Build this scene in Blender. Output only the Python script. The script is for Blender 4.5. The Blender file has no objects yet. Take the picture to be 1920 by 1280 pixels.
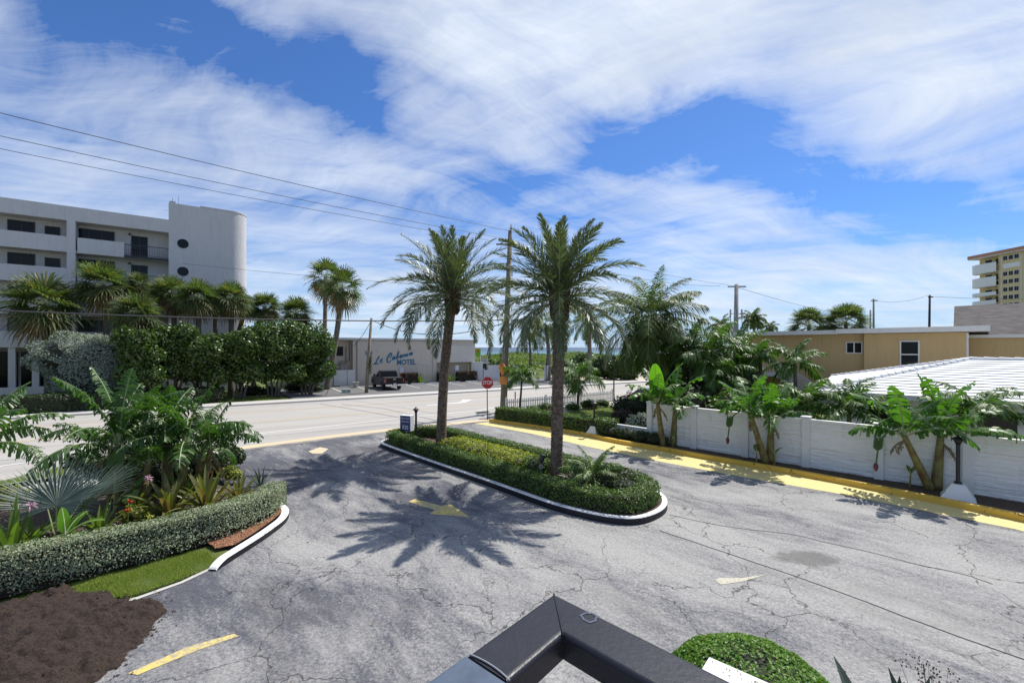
import bpy, bmesh, math, random
import numpy as np
from mathutils import Vector, Matrix
random.seed(7); rng = np.random.default_rng(7)
sc = bpy.context.scene
R = math.radians
# ------------------------------------------------------------------ camera
F, CX, HY, CH = 830.0, 960.0, 651.0, 4.6       # focal length in photo pixels, centre column, horizon row, eye height
cam_d = bpy.data.cameras.new('camera'); cam = bpy.data.objects.new('camera', cam_d)
sc.collection.objects.link(cam); sc.camera = cam
cam.location = (0, 0, CH); cam.rotation_euler = (R(90), 0, 0)
cam_d.sensor_width = 36; cam_d.lens = F / 1920 * 36; cam_d.shift_y = (HY - 640) / 1920
cam_d.clip_start = 0.05; cam_d.clip_end = 40000
# ------------------------------------------------------------------ sun, sky, exposure
SUN_AZ, SUN_EL = 47.0, 57.5
sv = Vector((math.sin(R(SUN_AZ)) * math.cos(R(SUN_EL)), math.cos(R(SUN_AZ)) * math.cos(R(SUN_EL)), math.sin(R(SUN_EL))))
sd = bpy.data.lights.new('sun', 'SUN'); sun = bpy.data.objects.new('sun', sd); sc.collection.objects.link(sun)
sun.rotation_euler = sv.to_track_quat('Z', 'Y').to_euler(); sun.location = (30, 30, 60)
sd.energy = 4.6; sd.angle = R(0.53); sd.color = (1.0, 0.955, 0.88)
sc.view_settings.view_transform = 'Standard'; sc.view_settings.look = 'None'
sc.view_settings.exposure = 0.33; sc.view_settings.gamma = 1

class NT:
    def __init__(s, tree): s.t = tree; tree.nodes.clear()
    def n(s, typ, ins=None, **props):
        nd = s.t.nodes.new(typ)
        for k, v in props.items(): setattr(nd, k, v)
        if ins:
            for k, v in ins.items():
                sk = nd.inputs[k]
                if isinstance(v, bpy.types.NodeSocket): s.t.links.new(v, sk)
                elif isinstance(v, (tuple, list)) and len(v) == 3 and sk.type == 'RGBA': sk.default_value = (*v, 1)
                else: sk.default_value = v
        return nd
    def m(s, op, a, b=None, c=None, clamp=False):
        ins = {0: a}
        if b is not None: ins[1] = b
        if c is not None: ins[2] = c
        nd = s.n('ShaderNodeMath', ins, operation=op); nd.use_clamp = clamp
        return nd.outputs[0]
    def mix(s, f, a, b, typ='RGBA', blend='MIX'):
        nd = s.t.nodes.new('ShaderNodeMix'); nd.data_type = typ
        if typ == 'RGBA': nd.blend_type = blend
        i = {'RGBA': (0, 6, 7, 2), 'FLOAT': (0, 2, 3, 0)}[typ]
        for k, v in zip(i[:3], (f, a, b)):
            if isinstance(v, bpy.types.NodeSocket): s.t.links.new(v, nd.inputs[k])
            elif isinstance(v, (tuple, list)): nd.inputs[k].default_value = (*v[:3], 1)
            else: nd.inputs[k].default_value = v
        return nd.outputs[i[3]]
    def ramp(s, f, stops):
        nd = s.n('ShaderNodeValToRGB', {0: f}); cr = nd.color_ramp
        while len(cr.elements) < len(stops): cr.elements.new(0.5)
        for e, (p, c) in zip(cr.elements, stops):
            e.position = p; e.color = (c, c, c, 1) if not isinstance(c, (tuple, list)) else (*c, 1)
        return nd.outputs[0]
    def noise(s, vec, scale, detail=3, rough=0.55, dist=0.0, col=False):
        nd = s.n('ShaderNodeTexNoise', {'Vector': vec, 'Scale': scale, 'Detail': detail, 'Roughness': rough, 'Distortion': dist})
        return nd.outputs[1 if col else 0]
    def maprot(s, vec, loc=(0,0,0), rot=(0,0,0), scale=(1,1,1), typ='POINT'):
        return s.n('ShaderNodeMapping', {'Vector': vec, 'Location': loc, 'Rotation': rot, 'Scale': scale}, vector_type=typ).outputs[0]

world = bpy.data.worlds.new('World'); sc.world = world; world.use_nodes = True
w = NT(world.node_tree)
sky = w.n('ShaderNodeTexSky', sky_type='NISHITA', sun_disc=False, sun_elevation=R(SUN_EL), sun_rotation=R(SUN_AZ), altitude=0, air_density=1.0, dust_density=0.35, ozone_density=2.2)
d = w.n('ShaderNodeTexCoord').outputs['Generated']
sp = w.n('ShaderNodeSeparateXYZ', {0: d}); dx, dy, dz = sp.outputs
az = w.m('ARCTAN2', dx, dy); el = w.m('ARCSINE', dz)
ae = w.n('ShaderNodeCombineXYZ', {0: az, 1: el}).outputs[0]
zz = w.m('ADD', w.m('MAXIMUM', dz, 0.0), 0.16)
pl = w.n('ShaderNodeCombineXYZ', {0: w.m('DIVIDE', dx, zz), 1: w.m('DIVIDE', dy, zz)}).outputs[0]
def vadd(a, b): return w.n('ShaderNodeVectorMath', {0: a, 1: b}, operation='ADD').outputs[0]
def vscl(a, k): return w.n('ShaderNodeVectorMath', {0: w.n('ShaderNodeVectorMath', {0: a, 1: (0.5, 0.5, 0.5)}, operation='SUBTRACT').outputs[0], 'Scale': k}, operation='SCALE').outputs[0]
plw = vadd(pl, vscl(w.noise(pl, 0.45, 3, 0.5, col=True), 1.3))
plw = vadd(plw, vscl(w.noise(plw, 2.2, 4, 0.55, col=True), 0.22))
st = w.maprot(plw, rot=(0, 0, R(24)), scale=(3.4, .50, 1), typ='TEXTURE')     # long wisps
st2 = w.maprot(plw, loc=(1, 2, 0), rot=(0, 0, R(-28)), scale=(2.4, .26, 1), typ='TEXTURE')
n1 = w.m('ADD', w.m('MULTIPLY', w.noise(st, 1.0, 12, 0.68, 0.3), .6), w.m('MULTIPLY', w.noise(st2, 1.1, 9, 0.62, .2), .4))
n2 = w.noise(w.maprot(plw, loc=(3, 1, 0)), 0.6, 4, 0.5)
aev = vadd(ae, vscl(w.noise(ae, 3.0, 6, 0.58, col=True), .22))
def a_e(x, y):
    X, Z = (x - CX) / F, (HY - y) / F
    return math.atan(X), math.asin(Z / math.sqrt(1 + X * X + Z * Z))
# broad cloud banks and clear gaps, each placed by compass bearing and elevation: (x, y, rx, ry, turn, amount)
BANKS = [(1300, -60, 760, 300, 5, .9), (1800, 130, 420, 210, 20, .95), (820, 110, 190, 210, 50, .55), (1080, 130, 330, 110, 4, .5), (620, 20, 120, 60, 0, .3),
         (300, 250, 620, 110, 14, .22), (620, 310, 330, 80, 16, .35), (1600, 500, 460, 60, -6, .55), (1330, 470, 320, 60, -4, .4), (520, 440, 460, 90, 8, .3), (1480, 375, 170, 36, -10, .4), (1000, 235, 130, 60, 20, .35),
         (240, 60, 330, 90, 8, -.22), (1100, 560, 900, 60, 0, .35), (100, 330, 320, 60, 0, .35),
         (470, 120, 340, 95, 24, -.62), (650, 150, 120, 140, 50, -.75), (1230, 268, 270, 88, 6, -1.1), (1520, 345, 300, 62, 14, -1.0), (380, 30, 260, 50, 5, -.35),
         (1780, 425, 330, 60, 6, -.6), (1060, 335, 300, 50, -8, -.5), (80, 40, 330, 60, -6, -.3), (860, 300, 160, 30, 10, -.3)]
acc = None
for (x, y, rx, ry, turn, amt) in BANKS:
    a0, e0 = a_e(x, y); a1, _ = a_e(x + rx * .5, y); a2, _ = a_e(x - rx * .5, y); _, e1 = a_e(x, y - ry * .5); _, e2 = a_e(x, y + ry * .5)
    v = w.maprot(aev, loc=(a0, e0, 0), rot=(0, 0, R(-turn)), scale=(abs(a1 - a2), abs(e1 - e2), 1), typ='TEXTURE')
    g = w.n('ShaderNodeTexGradient', {0: v}, gradient_type='SPHERICAL').outputs[1]
    g = w.m('POWER', g, 0.8)
    acc = w.m('MULTIPLY_ADD', g, amt * .92, acc if acc is not None else 0.0)
dens = w.m('ADD', w.m('MULTIPLY', w.m('SUBTRACT', n1, 0.5), 4.4), w.m('MULTIPLY', w.m('SUBTRACT', n2, 0.5), 0.8))
dens = w.m('ADD', dens, acc)
hz = w.m('SUBTRACT', 1.0, w.m('MULTIPLY', w.m('MAXIMUM', dz, 0.0), 4.0), clamp=True)
dens = w.m('MULTIPLY_ADD', hz, 0.10, dens)
cl = w.n('ShaderNodeMapRange', {0: dens, 1: -0.40, 2: 1.05, 3: 0.0, 4: 0.97}).outputs[0]
cl = w.m('POWER', cl, 0.80)
shade = w.n('ShaderNodeMapRange', {0: w.noise(plw, 1.5, 6, 0.6), 1: 0.3, 2: 0.7, 3: 0.88, 4: 1.08}).outputs[0]
skyc = w.mix(1.0, sky.outputs[0], (0.44, 0.70, 1.08), blend='MULTIPLY')
skyc = w.mix(w.m('MULTIPLY', w.m('POWER', hz, 1.6), 0.80), skyc, (3.6, 5.3, 7.4))
cc = w.n('ShaderNodeVectorMath', {0: (6.5, 7.1, 8.0), 'Scale': shade}, operation='SCALE').outputs[0]
out = w.mix(cl, skyc, cc)
bg = w.n('ShaderNodeBackground', {0: out, 1: 0.10})
w.n('ShaderNodeOutputWorld', {0: bg.outputs[0]})

# ------------------------------------------------------------------ helpers
def G(x, y, z=0.0):
    D = (CH - z) * F / (y - HY); return ((x - CX) * D / F, D, z)
def AT(x, D): return (x - CX) * D / F
def ZY(y, D): return CH - (y - HY) * D / F
def link(o): sc.collection.objects.link(o); return o
def thing(name, label, cat, loc=(0, 0, 0), rz=0, group=None):
    o = link(bpy.data.objects.new(name, None)); o.location = loc; o.rotation_euler = (0, 0, rz)
    o.empty_display_size = .3
    return tag(o, label, cat, group)
def tag(o, label=None, cat=None, group=None, kind=None):
    if label: o['label'] = label
    if cat: o['category'] = cat
    if group: o['group'] = group
    if kind: o['kind'] = kind
    return o
def copy_tree(o, parent=None, label=None):
    c = link(o.copy()); c.parent = parent
    if label: c['label'] = label
    for ch in list(o.children): copy_tree(ch, c)
    return c
class MB:
    def __init__(s): s.V = []; s.Fc = []; s.M = []; s.n = 0; s.mi = 0
    def add(s, v, f, mi=None):
        v = np.asarray(v, float).reshape(-1, 3); f = np.asarray(f, int)
        s.V.append(v); s.Fc.append(f + s.n); s.M.append(np.full(len(f), s.mi if mi is None else mi)); s.n += len(v); return s
    def box(s, c, d, rz=0, mi=None, taper=1.0):
        x, y, z = [q / 2 for q in d]; t = taper
        v = np.array([(-x, -y, -z), (x, -y, -z), (x, y, -z), (-x, y, -z), (-x * t, -y * t, z), (x * t, -y * t, z), (x * t, y * t, z), (-x * t, y * t, z)])
        cs, sn = math.cos(rz), math.sin(rz); v = np.stack([v[:, 0] * cs - v[:, 1] * sn, v[:, 0] * sn + v[:, 1] * cs, v[:, 2]], 1) + np.array(c)
        return s.add(v, [(0, 3, 2, 1), (4, 5, 6, 7), (0, 1, 5, 4), (1, 2, 6, 5), (2, 3, 7, 6), (3, 0, 4, 7)], mi)
    def poly(s, pts, z0=None, z1=None, mi=None):
        """closed prism from a plan outline, or a flat sheet when z0 is None"""
        n = len(pts)
        if z0 is None:
            s.V.append(np.array(pts, float)); s.Fc.append([list(range(s.n, s.n + n))]); s.M.append(np.full(1, s.mi if mi is None else mi)); s.n += n; return s
        v = [(p[0], p[1], z0) for p in pts] + [(p[0], p[1], z1) for p in pts]
        s.V.append(np.array(v, float)); b = s.n
        fs = [[b + n + i for i in range(n)], [b + n - 1 - i for i in range(n)]] + [[b + i, b + (i + 1) % n, b + n + (i + 1) % n, b + n + i] for i in range(n)]
        s.Fc.append(fs); s.M.append(np.full(len(fs), s.mi if mi is None else mi)); s.n += 2 * n; return s
    def tube(s, pts, r, k=8, mi=None, cap=True):
        pts = np.array(pts, float); m = len(pts); r = np.broadcast_to(np.array(r, float), (m,))
        tg = np.gradient(pts, axis=0); tg /= np.linalg.norm(tg, axis=1)[:, None] + 1e-9
        up = np.array((0, 0, 1.0)) if abs(tg[0][2]) < .9 else np.array((1.0, 0, 0))
        a = np.cross(tg, up); a /= np.linalg.norm(a, axis=1)[:, None] + 1e-9; b = np.cross(tg, a)
        th = np.arange(k) * 2 * math.pi / k
        v = pts[:, None] + r[:, None, None] * (np.cos(th)[None, :, None] * a[:, None] + np.sin(th)[None, :, None] * b[:, None])
        i, j = np.meshgrid(np.arange(m - 1), np.arange(k), indexing='ij'); j2 = (j + 1) % k
        f = np.stack([i * k + j, i * k + j2, (i + 1) * k + j2, (i + 1) * k + j], -1).reshape(-1, 4)
        base = s.n; s.add(v, f, mi)
        if cap:
            s.Fc.append([[base + q for q in range(k)][::-1], [base + (m - 1) * k + q for q in range(k)]]); s.M.append(np.full(2, s.mi if mi is None else mi))
        return s
    def lathe(s, prof, c=(0, 0, 0), k=16, mi=None):
        th = np.arange(k) * 2 * math.pi / k; prof = np.array(prof, float)
        v = np.stack([prof[:, None, 0] * np.cos(th), prof[:, None, 0] * np.sin(th), np.broadcast_to(prof[:, None, 1], (len(prof), k))], -1) + np.array(c)
        m = len(prof); i, j = np.meshgrid(np.arange(m - 1), np.arange(k), indexing='ij'); j2 = (j + 1) % k
        f = np.stack([i * k + j, i * k + j2, (i + 1) * k + j2, (i + 1) * k + j], -1).reshape(-1, 4)
        base = s.n; s.add(v, f, mi)
        s.Fc.append([[base + q for q in range(k)][::-1], [base + (m - 1) * k + q for q in range(k)]]); s.M.append(np.full(2, s.mi if mi is None else mi))
        return s
    def ribbon(s, pts, w, z=0.0, mi=None):
        """flat strip on the ground along a polyline"""
        p = np.array([q[:2] for q in pts], float); t = np.gradient(p, axis=0); t /= np.linalg.norm(t, axis=1)[:, None]
        nn = np.stack([-t[:, 1], t[:, 0]], 1) * (w / 2)
        v = np.concatenate([np.c_[p - nn, np.full(len(p), z)], np.c_[p + nn, np.full(len(p), z)]]); m = len(p)
        return s.add(v, [(i, i + 1, m + i + 1, m + i) for i in range(m - 1)], mi)
    def build(s, name, mat, parent=None, loc=None, smooth=False, world=False, bevel=0):
        me = bpy.data.meshes.new(name)
        V = np.concatenate(s.V); o = bpy.data.objects.new(name, me); link(o)
        if world and parent is not None:
            V = V - np.array(parent.location)
            if abs(parent.rotation_euler[2]) > 1e-6:
                a = -parent.rotation_euler[2]; V = np.stack([V[:, 0] * math.cos(a) - V[:, 1] * math.sin(a), V[:, 0] * math.sin(a) + V[:, 1] * math.cos(a), V[:, 2]], 1)
        lens, idx = [], []
        for f in s.Fc:
            if isinstance(f, np.ndarray): lens.append(np.full(len(f), f.shape[1])); idx.append(f.ravel())
            else:
                lens.append(np.array([len(q) for q in f])); idx.append(np.array([i for q in f for i in q]))
        lens = np.concatenate(lens); idx = np.concatenate(idx)
        me.vertices.add(len(V)); me.vertices.foreach_set('co', V.ravel())
        me.loops.add(len(idx)); me.loops.foreach_set('vertex_index', idx)
        me.polygons.add(len(lens)); me.polygons.foreach_set('loop_start', np.concatenate([[0], np.cumsum(lens)[:-1]])); me.polygons.foreach_set('loop_total', lens)
        for mt in (mat if isinstance(mat, (list, tuple)) else [mat]): me.materials.append(mt)
        me.polygons.foreach_set('material_index', np.concatenate(s.M))
        me.polygons.foreach_set('use_smooth', np.full(len(lens), bool(smooth)))
        me.update(calc_edges=True); me.validate()
        if loc is not None: o.location = loc
        if parent is not None: o.parent = parent
        if bevel:
            md = o.modifiers.new('bevel', 'BEVEL'); md.width = bevel; md.segments = 2; md.limit_method = 'ANGLE'; md.angle_limit = R(40)
        return o
def structure(name, mb, mat, label=None, **k):
    return tag(mb.build(name, mat, **k), label, None, None, 'structure')
def one(name, mb, mat, label, cat, group=None, **k): return tag(mb.build(name, mat, **k), label, cat, group)

# ------------------------------------------------------------------ materials
def mat(name, col, rough=.7, metal=0, spec=.5, var=0.0, vscale=3.0, bump=0.0, bscale=20.0, col2=None, emit=None, coat=0):
    m = bpy.data.materials.new(name); m.use_nodes = True; t = NT(m.node_tree)
    co = t.n('ShaderNodeTexCoord').outputs['Object']
    c = col
    if col2 or var:
        c2 = col2 or tuple(max(0, q * (1 - var)) for q in col)
        f = t.ramp(t.noise(co, vscale, 5, .6), [(.35, 0.0), (.65, 1.0)])
        c = t.mix(f, col, c2)
    ins = {'Base Color': c, 'Roughness': rough, 'Metallic': metal, 'Specular IOR Level': spec, 'Coat Weight': coat}
    p = t.n('ShaderNodeBsdfPrincipled', ins)
    if emit: p.inputs['Emission Color'].default_value = (*emit[:3], 1); p.inputs['Emission Strength'].default_value = emit[3]
    if bump:
        b = t.n('ShaderNodeBump', {'Height': t.noise(co, bscale, 4, .6), 'Strength': bump, 'Distance': .05}); t.t.links.new(b.outputs[0], p.inputs['Normal'])
    t.n('ShaderNodeOutputMaterial', {0: p.outputs[0]}); return m
def leafmat(name, a, b, trans=.3, rough=.42, spec=.5, tip=None):
    m = bpy.data.materials.new(name); m.use_nodes = True; t = NT(m.node_tree)
    geo = t.n('ShaderNodeNewGeometry'); rnd = geo.outputs['Random Per Island']
    co = t.n('ShaderNodeTexCoord').outputs['Object']
    f = t.m('ADD', t.m('MULTIPLY', rnd, .65), t.m('MULTIPLY', t.noise(co, 2.2, 3), .5), clamp=True)
    c = t.mix(f, a, b)
    if tip: c = t.mix(t.ramp(rnd, [(.90, 0.0), (.97, 1.0)]), c, tip)
    p = t.n('ShaderNodeBsdfPrincipled', {'Base Color': c, 'Roughness': rough, 'Specular IOR Level': spec})
    tc = t.mix(1.0, c, (1.5, 1.9, .55), blend='MULTIPLY')
    tr = t.n('ShaderNodeBsdfTranslucent', {0: tc})
    mx = t.n('ShaderNodeMixShader', {0: trans, 1: p.outputs[0], 2: tr.outputs[0]})
    t.n('ShaderNodeOutputMaterial', {0: mx.outputs[0]}); return m
M = {}
M['date'] = leafmat('date_leaf', (.045, .06, .032), (.165, .19, .095), .18, .40, .6)
M['coco'] = leafmat('coconut_leaf', (.045, .08, .02), (.10, .14, .03), .32, .5, .3, (.22, .18, .04))
M['sabal'] = leafmat('sabal_leaf', (.04, .066, .024), (.125, .155, .06), .3, .55, .3, (.22, .18, .08))
M['washi'] = leafmat('washingtonia_leaf', (.05, .08, .025), (.10, .13, .04), .28, .42, .5, (.22, .16, .07))
M['dry'] = leafmat('dry_leaf', (.16, .11, .055), (.26, .19, .10), .2, .8, .1)
M['grape'] = leafmat('sea_grape_leaf', (.014, .036, .008), (.095, .155, .028), .25, .36, .5)
M['hedge'] = leafmat('hedge_leaf', (.03, .072, .012), (.12, .20, .032), .25, .45, .4, (.17, .13, .05))
M['grey_hedge'] = leafmat('grey_green_hedge_leaf', (.12, .155, .085), (.42, .47, .31), .15, .5, .4, (.20, .15, .07))
M['lime'] = leafmat('round_bush_leaf', (.03, .10, .008), (.15, .28, .025), .3, .45, .35, (.18, .20, .04))
M['gold'] = leafmat('golden_leaf', (.14, .17, .02), (.42, .42, .05), .3, .5, .4)
M['silver'] = leafmat('silver_leaf', (.10, .125, .10), (.40, .45, .38), .12, .6, .3)
M['areca'] = leafmat('areca_leaf', (.022, .06, .011), (.10, .18, .028), .32, .45, .4)
M['dark_shrub'] = leafmat('dark_shrub_leaf', (.015, .03, .01), (.05, .075, .022), .2, .5, .4)
M['red_shrub'] = leafmat('reddish_shrub_leaf', (.03, .022, .018), (.10, .05, .035), .2, .5, .4)
M['fanblue'] = leafmat('blue_fan_leaf', (.035, .055, .042), (.11, .15, .112), .10, .5, .4)
M['bronze'] = leafmat('bronze_strap_leaf', (.085, .09, .028), (.17, .165, .05), .3, .4, .5, (.20, .13, .07))
M['strap'] = leafmat('green_strap_leaf', (.06, .12, .025), (.16, .22, .05), .35, .38, .5)
M['agave'] = leafmat('agave_leaf', (.035, .055, .04), (.06, .085, .06), .05, .45, .5)
M['banana'] = leafmat('banana_leaf', (.028, .085, .014), (.085, .175, .026), .42, .40, .45)
M['banana_left'] = leafmat('dark_banana_leaf', (.018, .055, .012), (.075, .15, .028), .36, .38, .5)
M['banana_new'] = leafmat('young_banana_leaf', (.10, .24, .02), (.15, .30, .025), .6, .35, .4)
M['midrib'] = mat('banana_midrib', (.30, .36, .16), .5)
M['ear'] = leafmat('elephant_ear_leaf', (.06, .13, .02), (.10, .18, .03), .45, .4, .5)
M['grassblade'] = leafmat('grass_blade', (.10, .17, .025), (.28, .33, .07), .3, .5, .3, (.34, .28, .12))
M['dune'] = leafmat('dune_leaf', (.07, .11, .03), (.18, .22, .06), .3, .5, .3)
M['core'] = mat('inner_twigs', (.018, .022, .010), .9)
M['bark'] = mat('grey_bark', (.16, .135, .11), .9, col2=(.08, .066, .05), vscale=6, bump=.6, bscale=14)
M['datebark'] = mat('date_palm_bark', (.24, .175, .125), .9, col2=(.09, .062, .042), vscale=9, bump=.6, bscale=22)
M['boots'] = mat('palm_boots', (.15, .085, .05), .85, col2=(.05, .028, .018), vscale=9, bump=.5, bscale=20)
M['palmbark'] = mat('palm_bark', (.24, .21, .17), .9, col2=(.12, .10, .08), vscale=3, bump=.5, bscale=18)
M['bananastem'] = mat('banana_stem', (.22, .22, .05), .5, col2=(.13, .065, .025), vscale=5.5, bump=.2, bscale=10)
M['polewood'] = mat('pole_wood', (.24, .20, .15), .9, col2=(.15, .125, .095), vscale=2, bump=.4, bscale=25)
M['concpole'] = mat('concrete_pole', (.30, .29, .27), .85, var=.25)
M['white'] = mat('white_paint', (.72, .72, .70), .6, var=.08, vscale=2)
M['wallwhite'] = None
M['bldg'] = mat('white_stucco', (.54, .53, .555), .85, col2=(.47, .46, .485), vscale=.8, bump=1.0, bscale=2.2)
M['bldg_in'] = mat('recess_stucco', (.52, .50, .46), .85, var=.1, vscale=1)
M['motel'] = mat('beige_stucco', (.50, .465, .42), .85, col2=(.45, .42, .38), vscale=.6, bump=.15, bscale=8)
M['motel_l'] = mat('pale_stucco', (.68, .63, .56), .85, var=.06, vscale=.7)
M['tan'] = mat('tan_stucco', (.50, .355, .175), .85, col2=(.46, .325, .16), vscale=.7, bump=.15, bscale=8)
M['tan2'] = mat('ochre_stucco', (.62, .49, .25), .8, var=.1, vscale=.2)
M['fascia'] = mat('fascia', (.62, .60, .57), .7, var=.1)
M['terracotta'] = mat('terracotta_edge', (.42, .20, .13), .8)
M['glass'] = mat('dark_glass', (.008, .009, .011), .12, spec=.22)
M['glass2'] = mat('curtained_glass', (.11, .15, .15), .12, spec=.4, var=.3, vscale=1.2)
M['dark'] = mat('dark_opening', (.012, .012, .013), .6)
M['blackmetal'] = mat('black_metal', (.018, .018, .02), .42, spec=.5)
M['railmetal'] = mat('dark_bronze_rail', (.018, .018, .025), .40, spec=.42, var=.3, vscale=14, bump=.05, bscale=120)
M['railblue'] = mat('worn_bare_rail', (.11, .14, .19), .34, metal=.25, var=.3, vscale=30)
M['signblue'] = mat('sign_blue', (.045, .055, .16), .5)
M['signwhite'] = mat('sign_white', (.72, .72, .74), .5)
M['letterblue'] = mat('letter_blue', (.03, .16, .27), .6)
M['stopred'] = mat('stop_red', (.42, .018, .022), .45)
M['orange'] = mat('sign_orange', (.62, .20, .015), .5)
M['truck'] = mat('black_car_paint', (.006, .006, .007), .30, spec=.22, coat=.12)
M['bluecar'] = mat('blue_car_paint', (.02, .07, .22), .25, coat=.7)
M['redcar'] = mat('red_paint', (.38, .03, .012), .3, coat=.5)
M['rubber'] = mat('rubber', (.02, .02, .02), .85)
M['chrome'] = mat('chrome', (.62, .62, .64), .2, metal=1)
M['tail'] = mat('tail_light', (.45, .01, .02), .2, coat=.5)
M['rim'] = mat('wheel_rim', (.25, .25, .26), .35, metal=.8)
M['towery'] = mat('tower_yellow', (.62, .55, .05), .6)
M['towerg'] = mat('tower_green', (.22, .48, .03), .6)
M['petal'] = mat('pink_petal', (.50, .30, .36), .6)
M['redflower'] = mat('red_flower', (.55, .06, .02), .6)
M['bananabud'] = mat('banana_bud', (.11, .018, .025), .5)
M['fruit'] = mat('green_fruit', (.07, .14, .03), .5)
M['kerbblack'] = mat('black_kerb_paint', (.014, .014, .018), .5, col2=(.035, .035, .04), vscale=3)
M['greybox'] = mat('utility_box', (.28, .33, .29), .6)
M['stone'] = mat('garden_stone', (.42, .36, .30), .9, col2=(.30, .24, .20), vscale=9, bump=.4, bscale=15)
M['yellowflower'] = mat('yellow_bract', (.55, .38, .03), .6)
M['wire'] = mat('wire', (.03, .03, .032), .6)
M['metalgrey'] = mat('galvanised', (.33, .34, .35), .5, metal=.6)

def stained(name, col, col2, dirt, bump=.15, down=1.0):
    """painted wall with faint vertical run marks and blotches"""
    m = bpy.data.materials.new(name); m.use_nodes = True; t = NT(m.node_tree); co = t.n('ShaderNodeTexCoord').outputs['Object']
    c = t.mix(t.noise(co, .7, 5, .6), col, col2)
    runs = t.ramp(t.noise(t.maprot(co, scale=(3.2, 3.2, .28)), 1.6, 6, .7), [(.50, 0.0), (.72, .55)]); c = t.mix(runs, c, dirt)
    blot_ = t.ramp(t.noise(co, 2.4, 7, .75), [(.58, 0.0), (.75, .4)]); c = t.mix(blot_, c, dirt)
    p = t.n('ShaderNodeBsdfPrincipled', {'Base Color': c, 'Roughness': .85, 'Specular IOR Level': .3}); b = t.n('ShaderNodeBump', {'Height': t.noise(co, 5, 6, .7), 'Strength': bump, 'Distance': .05}); t.t.links.new(b.outputs[0], p.inputs['Normal'])
    t.n('ShaderNodeOutputMaterial', {0: p.outputs[0]}); return m
M['tan'] = stained('tan_stucco', (.50, .355, .175), (.46, .325, .16), (.36, .25, .13), .3)
M['motel'] = stained('beige_stucco', (.63, .555, .465), (.59, .515, .43), (.47, .41, .34), .3)
M['bldg'] = stained('white_stucco', (.60, .58, .595), (.52, .505, .52), (.42, .40, .405), 1.0)
def ground_mat(name, build):
    m = bpy.data.materials.new(name); m.use_nodes = True; t = NT(m.node_tree)
    co = t.n('ShaderNodeTexCoord').outputs['Object']
    c, rough, h, hs = build(t, co)
    p = t.n('ShaderNodeBsdfPrincipled', {'Base Color': c, 'Roughness': rough, 'Specular IOR Level': .35})
    if h is not None:
        b = t.n('ShaderNodeBump', {'Height': h, 'Strength': hs, 'Distance': .02}); t.t.links.new(b.outputs[0], p.inputs['Normal'])
    t.n('ShaderNodeOutputMaterial', {0: p.outputs[0]}); return m
def cracks(t, co, scale, width, wob, thr):
    wp = t.n('ShaderNodeVectorMath', {0: t.noise(co, scale * 2.4, 4, .62, col=True), 1: (.5, .5, .5)}, operation='SUBTRACT').outputs[0]
    wp = t.n('ShaderNodeVectorMath', {0: wp, 'Scale': wob}, operation='SCALE').outputs[0]
    v = t.n('ShaderNodeVectorMath', {0: co, 1: wp}, operation='ADD').outputs[0]
    vo = t.n('ShaderNodeTexVoronoi', {'Vector': v, 'Scale': scale}, feature='DISTANCE_TO_EDGE').outputs['Distance']
    ln = t.n('ShaderNodeMapRange', {0: vo, 1: 0.0, 2: width * scale, 3: 1.0, 4: 0.0}).outputs[0]
    mk = t.ramp(t.noise(co, scale * .8, 2, .5), [(thr, 0.0), (thr + .10, 1.0)])
    return t.m('MULTIPLY', ln, mk)
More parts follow.
